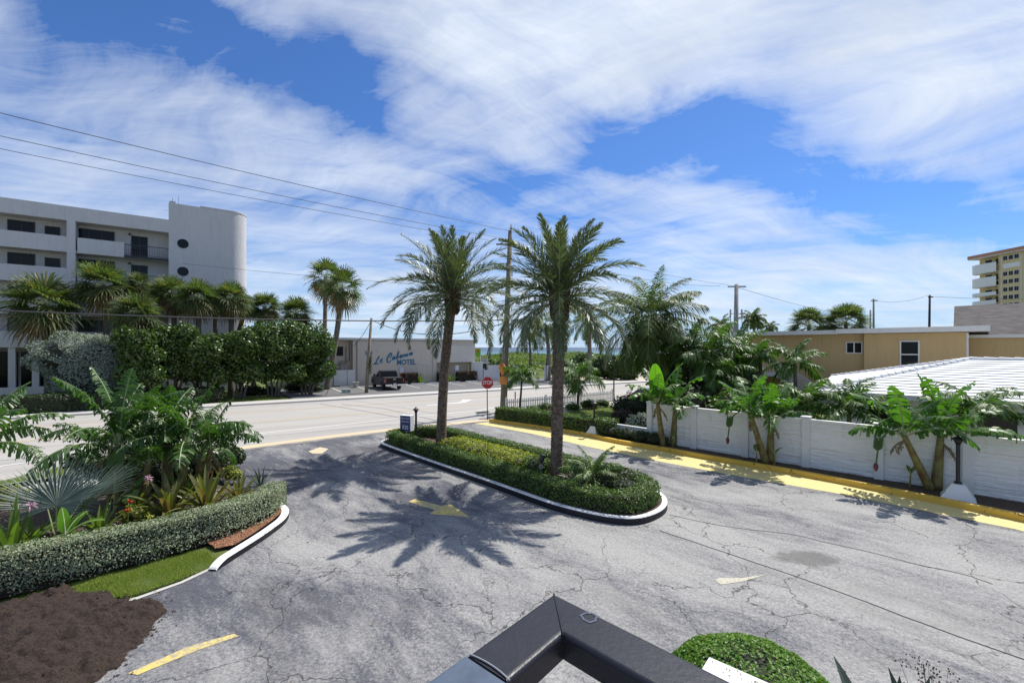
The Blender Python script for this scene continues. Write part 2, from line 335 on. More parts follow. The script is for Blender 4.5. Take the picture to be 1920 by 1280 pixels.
def asphalt(t, co):
    wv = t.n('ShaderNodeVectorMath', {0: co, 1: t.n('ShaderNodeVectorMath', {0: t.noise(co, .22, 2, .5, col=True), 'Scale': 1.6}, operation='SCALE').outputs[0]}, operation='ADD').outputs[0]
    fl = t.maprot(wv, rot=(0, 0, R(-45)), scale=(2.1, .75, 1), typ='TEXTURE')             # streaks run with the traffic
    big = t.noise(t.maprot(fl, loc=(2.3, 0.4, 0)), .36, 5, .58)
    fine = t.noise(co, 17, 7, .92); grit = t.noise(co, 70, 4, .8); med = t.noise(fl, 1.7, 9, .78)
    side = t.n('ShaderNodeSeparateXYZ', {0: co}).outputs
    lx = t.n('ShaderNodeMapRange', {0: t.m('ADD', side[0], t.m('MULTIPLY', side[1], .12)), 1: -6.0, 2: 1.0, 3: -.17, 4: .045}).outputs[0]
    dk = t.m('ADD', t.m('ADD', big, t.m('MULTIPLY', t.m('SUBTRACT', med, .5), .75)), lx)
    sp = t.m('ADD', t.m('MULTIPLY', t.m('SUBTRACT', fine, .5), 1.3), t.m('MULTIPLY', t.m('SUBTRACT', grit, .5), .6))
    f = t.ramp(t.m('ADD', dk, t.m('MULTIPLY', sp, .62)), [(.32, 0.0), (.50, .66), (.66, 1.0)])
    g2 = t.ramp(t.m('ADD', sp, .5), [(.18, 0.0), (.75, 1.0)])
    light = t.mix(g2, (.13, .128, .123), (.46, .45, .43))
    darkc = t.mix(g2, (.028, .030, .042), (.12, .122, .142))
    c = t.mix(f, darkc, light)
    oil = t.ramp(t.noise(t.maprot(fl, loc=(7, 3, 0)), .40, 6, .68, .4), [(.54, 0.0), (.70, 1.0)])
    c = t.mix(t.m('MULTIPLY', oil, .45), c, (.125, .12, .112))
    ox, oy, _ = G(1512, 1046)
    sx_ = t.m('MULTIPLY', t.m('SUBTRACT', side[0], ox), .95); sy_ = t.m('MULTIPLY', t.m('SUBTRACT', side[1], oy), 1.9)
    rr = t.m('SQRT', t.m('ADD', t.m('MULTIPLY', sx_, sx_), t.m('MULTIPLY', sy_, sy_)))
    spill = t.n('ShaderNodeMapRange', {0: t.m('ADD', rr, t.m('MULTIPLY', t.m('SUBTRACT', t.noise(co, 1.6, 7, .7), .5), 1.5)), 1: .52, 2: .74, 3: .62, 4: 0.0}).outputs[0]
    c = t.mix(spill, c, (.085, .083, .077))
    k = t.m('MAXIMUM', cracks(t, co, .42, .015, 1.0, .36), t.m('MULTIPLY', cracks(t, t.maprot(co, loc=(5, 9, 0)), .95, .008, .5, .50), .7))
    c = t.mix(t.m('MULTIPLY', k, .9), c, (.03, .028, .026))
    h = t.m('SUBTRACT', t.m('MULTIPLY', grit, .6), k)
    return c, .92, h, .5
def roadmat(t, co):
    fl = t.maprot(co, rot=(0, 0, R(31)), scale=(9, .7, 1), typ='TEXTURE')
    n = t.noise(fl, .9, 5, .6); fine = t.noise(co, 30, 3, .7)
    c = t.mix(n, (.34, .32, .29), (.46, .435, .40)); c = t.mix(t.m('MULTIPLY', fine, .3), c, (.28, .27, .255))
    tyre = t.ramp(t.noise(t.maprot(fl, loc=(0, 4, 0)), .55, 3, .5), [(.5, 0.0), (.62, 1.0)]); c = t.mix(t.m('MULTIPLY', tyre, .25), c, (.24, .235, .23))
    k = cracks(t, co, .10, .03, 3, .50); c = t.mix(t.m('MULTIPLY', k, .5), c, (.2, .19, .18))
    return c, .9, fine, .15
def concrete(a, b):
    def f(t, co):
        n = t.noise(co, 1.4, 5, .6); fine = t.noise(co, 40, 3, .7)
        c = t.mix(n, a, b); c = t.mix(t.m('MULTIPLY', fine, .25), c, tuple(q * .6 for q in a)); return c, .9, fine, .15
    return f
def lawn(t, co):
    n = t.noise(co, 2.0, 6, .65); fi = t.noise(co, 60, 4, .75)
    c = t.mix(t.ramp(n, [(.35, 0.0), (.65, 1.0)]), (.075, .115, .022), (.20, .21, .055)); c = t.mix(t.ramp(fi, [(.4, 0.0), (.62, 1.0)]), c, (.045, .075, .014)); return c, .95, fi, .8
def soil(a, b):
    def f(t, co):
        n = t.noise(co, 9, 6, .7); fi = t.noise(co, 45, 5, .8)
        c = t.mix(n, a, b); c = t.mix(t.ramp(fi, [(.35, 1.0), (.6, 0.0)]), c, tuple(q * .3 for q in a)); return c, .97, fi, 1.0
    return f
def yellowpaint(t, co):
    fi = t.noise(co, 24, 4, .7); worn = t.ramp(t.noise(co, 3.2, 7, .78), [(.30, 1.0), (.36, 0.0)])
    c = t.mix(t.noise(co, 2, 3), (.66, .52, .20), (.72, .60, .29)); c = t.mix(t.m('MULTIPLY', fi, .25), c, (.42, .34, .16)); c = t.mix(t.m('MULTIPLY', worn, .7), c, (.36, .33, .26)); return c, .8, fi, .1
def yellowkerb(t, co):
    fi = t.noise(co, 24, 4, .7); worn = t.ramp(t.noise(co, 4.5, 5, .7), [(.37, 1.0), (.385, 0.0)])
    c = t.mix(t.noise(co, 2, 3), (.60, .37, .035), (.66, .44, .07)); c = t.mix(t.m('MULTIPLY', fi, .15), c, (.5, .42, .25)); c = t.mix(t.m('MULTIPLY', worn, .92), c, (.025, .022, .02)); return c, .7, fi, .1
def wornyellow(t, co):
    fi = t.noise(co, 14, 6, .8); worn = t.ramp(t.m('ADD', fi, t.m('MULTIPLY', t.noise(co, 1.5, 2), .3)), [(.57, 0.0), (.74, 1.0)])
    c = t.mix(worn, (.66, .50, .13), (.34, .31, .23)); return c, .85, None, 0
def wornwhite(t, co):
    fi = t.noise(co, 14, 6, .8); worn = t.ramp(fi, [(.5, 0.0), (.68, 1.0)])
    c = t.mix(worn, (.68, .67, .64), (.42, .40, .37)); return c, .85, None, 0
def faintyellow(t, co):
    fi = t.noise(co, 9, 6, .8); worn = t.ramp(fi, [(.42, 0.0), (.62, 1.0)])
    c = t.mix(worn, (.60, .46, .24), (.50, .46, .40)); return c, .85, None, 0
def whitekerb(t, co):
    worn = t.ramp(t.noise(co, 6, 7, .8), [(.38, 1.0), (.43, 0.0)]); c = t.mix(worn, (.74, .74, .72), (.30, .29, .27)); return c, .75, None, 0
def blackkerb(t, co):
    n = t.noise(co, 4, 7, .8); worn = t.ramp(n, [(.30, 1.0), (.335, 0.0)]); y = t.ramp(t.noise(co, 1.3, 5, .8), [(.66, 0.0), (.68, 1.0)])
    c = t.mix(worn, (.012, .012, .018), (.4, .38, .33)); c = t.mix(y, c, (.42, .33, .06)); return c, .55, None, 0
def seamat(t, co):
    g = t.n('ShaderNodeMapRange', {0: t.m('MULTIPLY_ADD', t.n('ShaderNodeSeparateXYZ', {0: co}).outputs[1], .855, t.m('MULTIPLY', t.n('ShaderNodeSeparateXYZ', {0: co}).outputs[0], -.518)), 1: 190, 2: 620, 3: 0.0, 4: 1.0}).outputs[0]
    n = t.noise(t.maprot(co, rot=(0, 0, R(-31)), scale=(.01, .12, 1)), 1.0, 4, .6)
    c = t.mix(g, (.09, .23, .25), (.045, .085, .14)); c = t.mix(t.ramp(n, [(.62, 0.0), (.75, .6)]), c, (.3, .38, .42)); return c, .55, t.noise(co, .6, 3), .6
def wallpanel(t, co):
    v = t.maprot(co, rot=(R(90), 0, R(0)))
    z = t.n('ShaderNodeSeparateXYZ', {0: co}).outputs
    n = t.noise(t.maprot(co, scale=(1, 1, 9)), 1.6, 6, .65, .6); f2 = t.noise(t.maprot(co, scale=(2.2, 2.2, 16)), 3, 5, .7)
    dirt = t.ramp(t.noise(t.maprot(co, scale=(2, 2, .7)), 2.5, 6, .75), [(.54, 0.0), (.78, .75)])
    c = t.mix(dirt, (.78, .77, .74), (.50, .48, .43))
    return c, .8, t.m('ADD', n, t.m('MULTIPLY', f2, .5)), .9
def shingle(t, co):
    v = t.maprot(co, scale=(1.2, 7, 7))
    n = t.noise(v, 1.4, 4, .75); c = t.mix(t.ramp(n, [(.35, 0.0), (.65, 1.0)]), (.06, .054, .052), (.16, .145, .138)); return c, .95, n, .4
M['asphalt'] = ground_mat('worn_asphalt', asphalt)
M['road'] = ground_mat('road_concrete', roadmat)
M['lot'] = ground_mat('lot_asphalt', lambda t, co: (t.mix(t.noise(co, 1.5, 6, .7), (.10, .10, .105), (.19, .185, .18)), .9, None, 0))
M['walk'] = ground_mat('pavement_concrete', concrete((.46, .44, .41), (.55, .53, .49)))
M['lawn'] = ground_mat('lawn', lawn)
M['soil'] = ground_mat('bed_soil', soil((.10, .07, .05), (.16, .11, .08)))
M['darksoil'] = ground_mat('dark_topsoil', soil((.036, .025, .020), (.09, .060, .046)))
M['mulch'] = ground_mat('red_mulch', soil((.26, .12, .065), (.42, .23, .14)))
M['chip'] = leafmat('mulch_chip', (.22, .09, .045), (.50, .28, .17), .0, .9, .1)
M['sand'] = ground_mat('sand', concrete((.48, .42, .32), (.56, .50, .40)))
M['yellow'] = ground_mat('yellow_gutter_paint', yellowpaint)
M['ykerb'] = ground_mat('yellow_kerb_paint', yellowkerb)
M['yworn'] = ground_mat('worn_yellow_paint', wornyellow)
M['yfaint'] = ground_mat('faint_yellow_paint', faintyellow)
M['wworn'] = ground_mat('worn_white_paint', wornwhite)
M['wkerb'] = ground_mat('white_kerb_paint', whitekerb)
M['bkerb'] = ground_mat('black_kerb_side', blackkerb)
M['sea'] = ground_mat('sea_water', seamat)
M['wallpanel'] = ground_mat('white_rough_panel', wallpanel)
M['shingle'] = ground_mat('grey_shingle', shingle)

# ------------------------------------------------------------------ the ground, roads, sea
T2 = np.array((.855, .518)); N2 = np.array((-.518, .855))            # along the coast road / away from it
def RD(s, n, z=0.0): p = T2 * s + N2 * n; return (p[0], p[1], z)
def sheet(name, pts, z, m, label=None):
    b = MB(); b.poly([(p[0], p[1], z) for p in pts]); return structure(name, b, m, label)
def PX(pts, z=0.0): return [G(x, y, z) for x, y in pts]
sheet('ground', [RD(-3000, -3000), RD(3000, -3000), RD(3000, 190), RD(-3000, 190)], -.03, M['lawn'])
sheet('beach', [RD(-3000, 100), RD(3000, 100), RD(3000, 190), RD(-3000, 190)], -.02, M['sand'])
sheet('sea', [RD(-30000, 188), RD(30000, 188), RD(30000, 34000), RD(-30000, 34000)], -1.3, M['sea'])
near_n = lambda s: 24.0 - (0.010 * (10 - max(s, -8)) ** 2 if s < 10 else 0)
S = list(np.linspace(-60, 14.5, 30)) + [15.5, 17, 20, 30, 60, 300]
road_near = [RD(s, near_n(s) if s < 14 else (24.6 if s < 16 else min(28.2, 24.6 + (s - 16) * 1.2))) for s in S]
sheet('road', road_near + [RD(300, 40.7), RD(-60, 40.7)], 0.004, M['road'])
# driveway and car park of worn asphalt
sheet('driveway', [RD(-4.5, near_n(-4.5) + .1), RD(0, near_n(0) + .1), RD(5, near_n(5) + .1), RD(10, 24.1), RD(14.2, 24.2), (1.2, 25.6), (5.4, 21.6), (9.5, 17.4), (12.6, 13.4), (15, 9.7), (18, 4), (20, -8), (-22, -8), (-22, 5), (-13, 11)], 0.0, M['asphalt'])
# gutter line and painted line at the mouth of the drive
b = MB(); b.ribbon([RD(s, near_n(s) + .15) for s in np.linspace(-4, 14, 14)], .28, .012); structure('road_gutter', b, mat('gutter_stain', (.14, .13, .12), .9, col2=(.3, .28, .25), vscale=2))
b = MB(); b.ribbon([RD(s, near_n(s) + .75) for s in np.linspace(-5, 14.5, 14)], .7, .012); structure('gutter_line', b, M['yfaint'])
def pxline(name, pts, w, m, z=.012):
    g = [G(x, y) for x, y in pts]; b = MB(); b.ribbon(g, w, z); return structure(name, b, m)
pxline('road_edge_line', [(-260, 940), (0, 874), (212, 843.7), (380, 823), (560, 805), (744, 784.4), (897, 769.4), (940, 761.5), (1010, 752), (1100, 742), (1260, 727)], .16, M['wworn'])
for q, nn in enumerate((31.5, 31.8, 36.3, 36.6)):
    bb = (lambda s: .055 * max(0, (6 - s)) ** 1.2 * .5 if nn < 33 else 0.0)
    b = MB(); b.ribbon([RD(s, nn - bb(s)) for s in np.linspace(-40, 120, 60)], .13, .012); structure('lane_line', b, M['yfaint'])
# turn arrow in the middle lane
b = MB(); b.poly([RD(12.4, 33.7, .012), RD(15.2, 33.9, .012), RD(16.2, 34.7, .012), RD(16.9, 34.7, .012), RD(15.6, 33.5, .012), RD(12.4, 33.4, .012)]); b.poly([RD(15.9, 34.65, .0125), RD(17.2, 34.65, .0125), RD(16.5, 35.6, .0125)]); structure('road_arrow', b, M['wworn'])
# road scars: long thin sealed cracks
for pts in ([(600, 757), (680, 770), (760, 785), (850, 805)], [(640, 757.5), (720, 766), (800, 784), (870, 800)]):
    pxline('sealed_crack', pts, .07, mat('bitumen_seam', (.16, .15, .14), .8), .014)
# far pavement + kerb
def kerbed(name, outline, h, m): b = MB(); b.poly(outline, -.02, h); return structure(name, b, m)
kerbed('far_kerb', [RD(-80, 40.7), RD(200, 40.7), RD(200, 40.95), RD(-80, 40.95)], .13, M['walk'])
kerbed('far_pavement', [RD(-80, 40.95), RD(200, 40.95), RD(200, 42.7), RD(-80, 42.7)], .125, M['walk'])
sheet('car_park', [RD(3.6, 42.7), RD(40, 42.7), RD(40, 53.3), RD(3.0, 53.3)], .10, M['lot'])
b = MB()
for k in range(9): b.ribbon([RD(8.4 + 2.75 * k, 47.2, 0), RD(8.4 + 2.75 * k, 52.2, 0)], .1, .106)
structure('bay_lines', b, M['wworn'])
sheet('verge', [RD(-80, 42.7), RD(3.6, 42.7), RD(1.8, 46.5), RD(-80, 58)], .11, M['lawn'])
sheet('sand_strip', [RD(40, 42.7), RD(200, 42.7), RD(200, 56), RD(40, 56)], .09, M['sand'])
# near pavement on the right (in front of the picket fence)
kerbed('corner_pavement', [RD(14.6, 24.3), RD(15.6, 24.7), RD(18.5, 26.6), RD(22, 27.4), RD(120, 27.4), RD(120, 25.2), RD(23, 25.2), RD(18, 24.2), RD(15.2, 23.4)], .07, M['walk'])
b = MB(); b.box((G(905, 774)[0], G(905, 774)[1], .075), (1.0, .35, .02), .54); structure('storm_drain', b, M['dark'])
# near verge and pavement on the left
vl = [RD(s, near_n(s) + .02) for s in np.linspace(-30, -4.6, 10)]
kerbed('verge_kerb', vl + [(p[0] + .12, p[1] - .12, 0) for p in vl[::-1]], .10, M['walk'])
g1 = PX([(194, 857), (0, 902), (-200, 960)], .09)
sheet('left_verge', [(p[0] + .1, p[1] - .12) for p in vl] + [G(230, 848, .09)] + g1 + [(-34, 10)], .09, M['lawn'])
sheet('left_pavement', [G(232, 848, .06)] + PX([(194, 857), (0, 902), (-200, 960)], .06) + [(-26, 7), (-16.5, 10), (-14, 13.1), (-13.2, 15.4), (-13.0, 17.2), (-14.6, 19.3)], .06, M['walk'])

# ------------------------------------------------------------------ left bed with its kerb
KERB_L = [G(406, 1056.6, .15)[:2], G(438, 1036, .15)[:2], G(469, 1017, .15)[:2], G(497, 999, .15)[:2], G(518, 984, .15)[:2], G(535, 971, .15)[:2], G(543, 958, .15)[:2], G(540, 947, .15)[:2], (-7.1, 13.2), (-7.7, 13.5)]
def smooth_line(p, it=2):
    p = [np.array(q[:2], float) for q in p]
    for _ in range(it):
        q = [p[0]]
        for a, c in zip(p[:-1], p[1:]): q += [a * .75 + c * .25, a * .25 + c * .75]
        p = q + [p[-1]]
    return p
def kerb(name, line, w, h, mtop, mside, closed=False, side=1, z0=-.02):
    """raised kerb strip: white top, painted side facing the drive"""
    p = np.array([q[:2] for q in line]); m = len(p); h = np.broadcast_to(np.array(h, float), (m,))
    t = (np.roll(p, -1, 0) - np.roll(p, 1, 0)) if closed else np.gradient(p, axis=0)
    t /= np.linalg.norm(t, axis=1)[:, None]; nn = np.stack([-t[:, 1], t[:, 0]], 1) * side
    o, i = p, p + nn * w
    prof = [(o, z0, 0), (o, h - .025, 0), (p + nn * .02, h, 0), (i, h, 1), (i, z0, 1)]
    b = MB(); V = np.concatenate([np.c_[q, np.broadcast_to(z, (m,))] for q, z, _ in prof])
    r = m if closed else m - 1; f, mi = [], []
    for a in range(4):
        for k in range(r):
            k2 = (k + 1) % m; q = (a * m + k, a * m + k2, (a + 1) * m + k2, (a + 1) * m + k)
            f.append(q if side > 0 else q[::-1]); mi.append(0 if a == 0 else 1)
    b.V.append(V); b.Fc.append(np.array(f)); b.M.append(np.array(mi)); b.n = len(V)
    return structure(name, b, [mside, mtop])
kl = smooth_line(KERB_L)
kerb('left_bed_kerb', kl, .18, np.minimum(.15, np.minimum(.035 + .03 * np.arange(len(kl)), .03 + .03 * np.arange(len(kl))[::-1])), M['wkerb'], M['bkerb'], side=1)
HEDGE_L = smooth_line([(-13.4, 6.0), (-11.6, 6.75), (-9.25, 7.95), (-8.55, 8.7), (-7.75, 9.45), (-7.1, 10.25), (-6.62, 11.1), (-6.5, 11.9), (-6.65, 12.5)], 2)
sheet('flower_bed', [(p[0] + .14, p[1] - .12) for p in HEDGE_L] + [(-6.6, 13.0), (-7.6, 13.6), (-9.2, 14.2), (-10.8, 15.2), (-12.2, 16.6), (-13.2, 15.0), (-14.2, 12.9), (-16.6, 9.8), (-20, 7), (-16, 5)], .125, M['soil'])
sheet('mulch_strip', [(-6.28, 10.05), (-6.22, 10.6), (-6.2, 11.4), (-6.25, 12.1), (-6.75, 12.9), (-6.9, 12.0), (-6.95, 11.0), (-7.25, 10.35), (-6.85, 10.05), (-6.55, 9.85)], .135, M['mulch'])
gl = PX([(404, 1060), (340, 1088), (256, 1118), (150, 1135), (60, 1150), (-60, 1180)])
kerbed('lawn_strip', gl[::-1] + [(-6.3, 9.9), (-6.55, 10.0), (-6.85, 10.15), (-7.3, 10.2), (-8.0, 9.2), (-8.9, 8.35), (-10.4, 7.2), (-12, 6.3)], .05, M['lawn'])
b = MB(); b.ribbon(PX([(412, 1058), (340, 1092), (256, 1122), (150, 1142)]), .10, .012); structure('lawn_edging', b, M['walk'])

# ------------------------------------------------------------------ right bed: yellow kerb, gutter paint, soil, lawn
CURB = PX([(917, 790.6), (1010, 803.5), (1102, 818), (1140, 829), (1240, 846), (1360, 868), (1460, 885.5), (1560, 904), (1700, 933), (1847, 963)]) + [(14.3, 10.2, 0), (15.6, 7.5, 0), (17.5, 3, 0), (19, -2, 0)]
cs = smooth_line(CURB, 1)
kerb('yellow_kerb', cs, .17, .19, M['ykerb'], M['ykerb'], side=1)
GUT = PX([(1905, 992), (1700, 951), (1560, 923), (1360, 888), (1200, 858), (1102, 837), (1000, 813.5), (935, 801), (885, 793)])
sheet('painted_gutter', [tuple(p) for p in cs[:-4]] + [(13.4, 9.2)] + [tuple(p[:2]) for p in GUT], .006, M['yellow'])
sheet('right_bed', [(p[0] + .12 * .7, p[1] + .12 * .7) for p in cs] + [(22, 0), (15.5, 12.2), (8.2, 19.8), (5.0, 23.2), (.6, 27.6), (-1.2, 27.6)], .12, M['soil'])
sheet('garden_lawn', [(-.9, 27.9), (.6, 27.4), (5.0, 23.0), (6.63, 21.3), (9, 19), (15.6, 12.4), (30, 16), (45, 30), RD(60, 25.1), RD(23, 25.1), RD(18, 24.1)], .09, M['lawn'])
# ------------------------------------------------------------------ island
isl = [(-5.9, 20.2), (-3.2, 17.2), (-1.1, 15.0), (.51, 13.2), (1.25, 12.4), (2.0, 11.85), (2.6, 11.52), (3.25, 11.42), (3.94, 11.86), (4.42, 12.5), (4.62, 13.3), (4.4, 14.2), (3.6, 15.2), (-2.0, 21.2), (-3.0, 22.2), (-3.9, 22.75), (-4.9, 22.7), (-5.7, 22.1), (-6.15, 21.3), (-6.2, 20.7)]
def closed_smooth(p, it=2):
    p = [np.array(q, float) for q in p]
    for _ in range(it):
        q = []
        for a, c in zip(p, p[1:] + p[:1]): q += [a * .75 + c * .25, a * .25 + c * .75]
        p = q
    return p
islc = closed_smooth(isl)
def inset(p, dd):
    p = np.array(p); t = np.roll(p, -1, 0) - np.roll(p, 1, 0); t /= np.linalg.norm(t, axis=1)[:, None]
    return p + np.stack([-t[:, 1], t[:, 0]], 1) * dd
kerb('island_kerb', islc, .145, .19, M['wkerb'], M['bkerb'], closed=True)
sheet('island_soil', inset(islc, .1), .17, M['soil'])

# painted arrows, lines and stains on the drive
def px_poly(name, pts, m, z=.006): return sheet(name, PX(pts), z, m)
px_poly('painted_arrow', [(766, 940), (778.5, 935), (827, 948), (844, 944.5), (881.5, 969.7), (806.5, 963.5), (815, 956)], M['yworn'])
px_poly('exit_arrow', [(843, 805.5), (869, 808), (866, 811), (893, 817.5), (880, 818.5), (856, 815), (847, 815.5)], M['yfaint'])
px_poly('exit_arrow', [(1048, 858), (1060, 855), (1082, 857), (1090, 862), (1076, 867), (1052, 869)], M['yellow'])
px_poly('exit_arrow', [(578, 846), (600, 838), (616, 841), (604, 850), (586, 850)], M['yfaint'])
px_poly('painted_line', [(258, 1265), (240, 1262), (350, 1213), (438, 1188), (448, 1192), (370, 1219)], M['yworn'])
px_poly('painted_patch', [(1341, 1087), (1348, 1083), (1392, 1083), (1440, 1076), (1392, 1090), (1352, 1096)], ground_mat('cream_patch', lambda t, co: (t.mix(t.ramp(t.noise(co, 16, 6, .8), [(.45, 0.0), (.6, 1.0)]), (.52, .48, .37), (.33, .32, .29)), .9, None, 0)))
seam = mat('asphalt_joint', (.03, .03, .03), .9)
for pts, wd in (([(1236, 994), (1400, 1049), (1560, 1103), (1720, 1165), (1920, 1236), (2150, 1318)], .022), ([(1256, 965), (1360, 988), (1492, 1001), (1530, 1013), (1640, 1036), (1720, 1059), (1800, 1073), (1862, 1095)], .02)):
    b = MB(); pp = smooth_line(PX(pts)); pp = [p + rng.normal(0, .006, 2) for p in pp]; b.ribbon(pp, wd, .007); structure('asphalt_seam', b, seam)
def blot(name, cx, cy, r, m, z=.005, k=90, sx=1, sy=1):
    c = G(cx, cy); b = MB(); ph = rng.uniform(0, 6, 6)
    b.poly([(c[0] + sx * r * math.cos(a) * (1 + .16 * math.sin(2 * a + ph[0]) + .10 * math.sin(5 * a + ph[1]) + .09 * math.sin(11 * a + ph[2]) + .05 * math.sin(17 * a + ph[3])), c[1] + sy * r * math.sin(a) * (1 + .16 * math.sin(2 * a + ph[0]) + .10 * math.sin(5 * a + ph[1]) + .09 * math.sin(11 * a + ph[2]) + .05 * math.sin(17 * a + ph[3])), z) for a in np.arange(k) * 2 * math.pi / k])
    return structure(name, b, m)

# dark topsoil heap at the lower left
def heap():
    n = 260; X0, X1, Y0, Y1 = -12.5, -4.9, 3.5, 8.6
    xs, ys = np.meshgrid(np.linspace(X0, X1, n), np.linspace(Y0, Y1, n), indexing='ij')
    edge = np.array([G(x, y)[:2] for x, y in [(-150, 1165), (0, 1138), (60, 1118), (150, 1103), (215, 1118), (262, 1128), (298, 1122), (312, 1150), (290, 1180), (262, 1200), (240, 1235), (205, 1262), (190, 1300)]] + [(-5.1, 4.2), (-5.5, 3.6), (-12.5, 3.6), (-12.5, 7)])
    # signed distance inside outline
    P = np.stack([xs.ravel(), ys.ravel()], 1); inside = np.zeros(len(P), bool); dmin = np.full(len(P), 9e9); m = len(edge)
    for i in range(m):
        a, c = edge[i], edge[(i + 1) % m]; e = c - a; q = P - a; tt = np.clip((q @ e) / (e @ e), 0, 1)
        dmin = np.minimum(dmin, np.linalg.norm(q - tt[:, None] * e, axis=1))
        cond = (a[1] > P[:, 1]) != (c[1] > P[:, 1]); xi = (c[0] - a[0]) * (P[:, 1] - a[1]) / ((c[1] - a[1]) or 1e-9) + a[0]; inside ^= cond & (P[:, 0] < xi)
    sd_ = np.where(inside, dmin, -dmin)
    from mathutils import noise as mn
    nz = np.array([mn.fractal(Vector((p[0] * 2.2, p[1] * 2.2, 0)), .9, 2.2, 5) for p in P]); n2 = np.array([mn.fractal(Vector((p[0] * 5, p[1] * 5, 3)), .7, 2.3, 4) for p in P])
    h = np.clip((sd_ + .12 * nz + .06 * n2) * .62, -.05, None); h = .34 * (1 - np.exp(-h / .3)) + np.clip(sd_, 0, 1) * .10 * nz + .05 * n2 * (sd_ > 0) + .007 * rng.normal(0, 1, len(P)) * (sd_ > -.05)
    h = np.where(sd_ + .12 * nz < -.03, -.06, h)
    i, j = np.meshgrid(np.arange(n - 1), np.arange(n - 1), indexing='ij'); q = i * n + j
    f = np.stack([q, q + n, q + n + 1, q + 1], -1).reshape(-1, 4)
    b = MB(); b.add(np.c_[P, h], f)
    # loose crumbs round the edge
    k = 900; sel = rng.choice(np.where((sd_ > -.16) & (sd_ < .8))[0], k); c = np.c_[P[sel] + rng.normal(0, .07, (k, 2)), np.maximum(h[sel], 0.0) + .01]; s_ = rng.uniform(.006, .022, k)
    o8 = np.array([(-1, 0, 0), (0, -1, 0), (1, 0, 0), (0, 1, 0), (0, 0, .9), (0, 0, -.5)]); V = (c[:, None] + o8[None] * s_[:, None, None] * rng.uniform(.6, 1.3, (k, 6, 1))).reshape(-1, 3)
    ff = np.array([(0, 1, 4), (1, 2, 4), (2, 3, 4), (3, 0, 4)]); b.add(V, (ff[None] + (np.arange(k) * 6)[:, None, None]).reshape(-1, 3))
    return tag(b.build('soil_heap', M['darksoil'], smooth=True), 'heap of dark brown topsoil tipped on the asphalt beside the lawn strip', 'soil heap', None, 'stuff')
heap()

# ------------------------------------------------------------------ foliage builders
def unit(v): return v / (np.linalg.norm(v, axis=-1, keepdims=True) + 1e-9)
def leaf_cards(b, P, Nn, L, W, mi=0, jitter=.7, g=rng):
    """one small leaf (a folded diamond) at each point, roughly facing along Nn"""
    k = len(P); n = unit(Nn + g.normal(0, jitter, (k, 3))); a = unit(np.cross(n, g.normal(0, 1, (k, 3)))); c = np.cross(n, a)
    L = np.broadcast_to(L, (k,))[:, None] * g.uniform(.7, 1.25, (k, 1)); W = np.broadcast_to(W, (k,))[:, None] * g.uniform(.8, 1.2, (k, 1))
    v = np.stack([P - a * L / 2, P + c * W / 2 + n * L * .08, P + a * L / 2 + n * L * .04, P - c * W / 2 + n * L * .08], 1).reshape(-1, 3)
    b.add(v, np.arange(4 * k).reshape(-1, 4), mi)
def rachis(L, az_, e0, e1, n=14, curve=1.5):
    t = np.linspace(0, 1, n); e = e0 + (e1 - e0) * t ** curve; ds = L / (n - 1)
    r = np.concatenate([[0], np.cumsum(np.cos(e[:-1]) * ds)]); z = np.concatenate([[0], np.cumsum(np.sin(e[:-1]) * ds)])
    p = np.stack([r * math.cos(az_), r * math.sin(az_), z], 1); tg = np.stack([np.cos(e) * math.cos(az_), np.cos(e) * math.sin(az_), np.sin(e)], 1)
    return t, p, tg
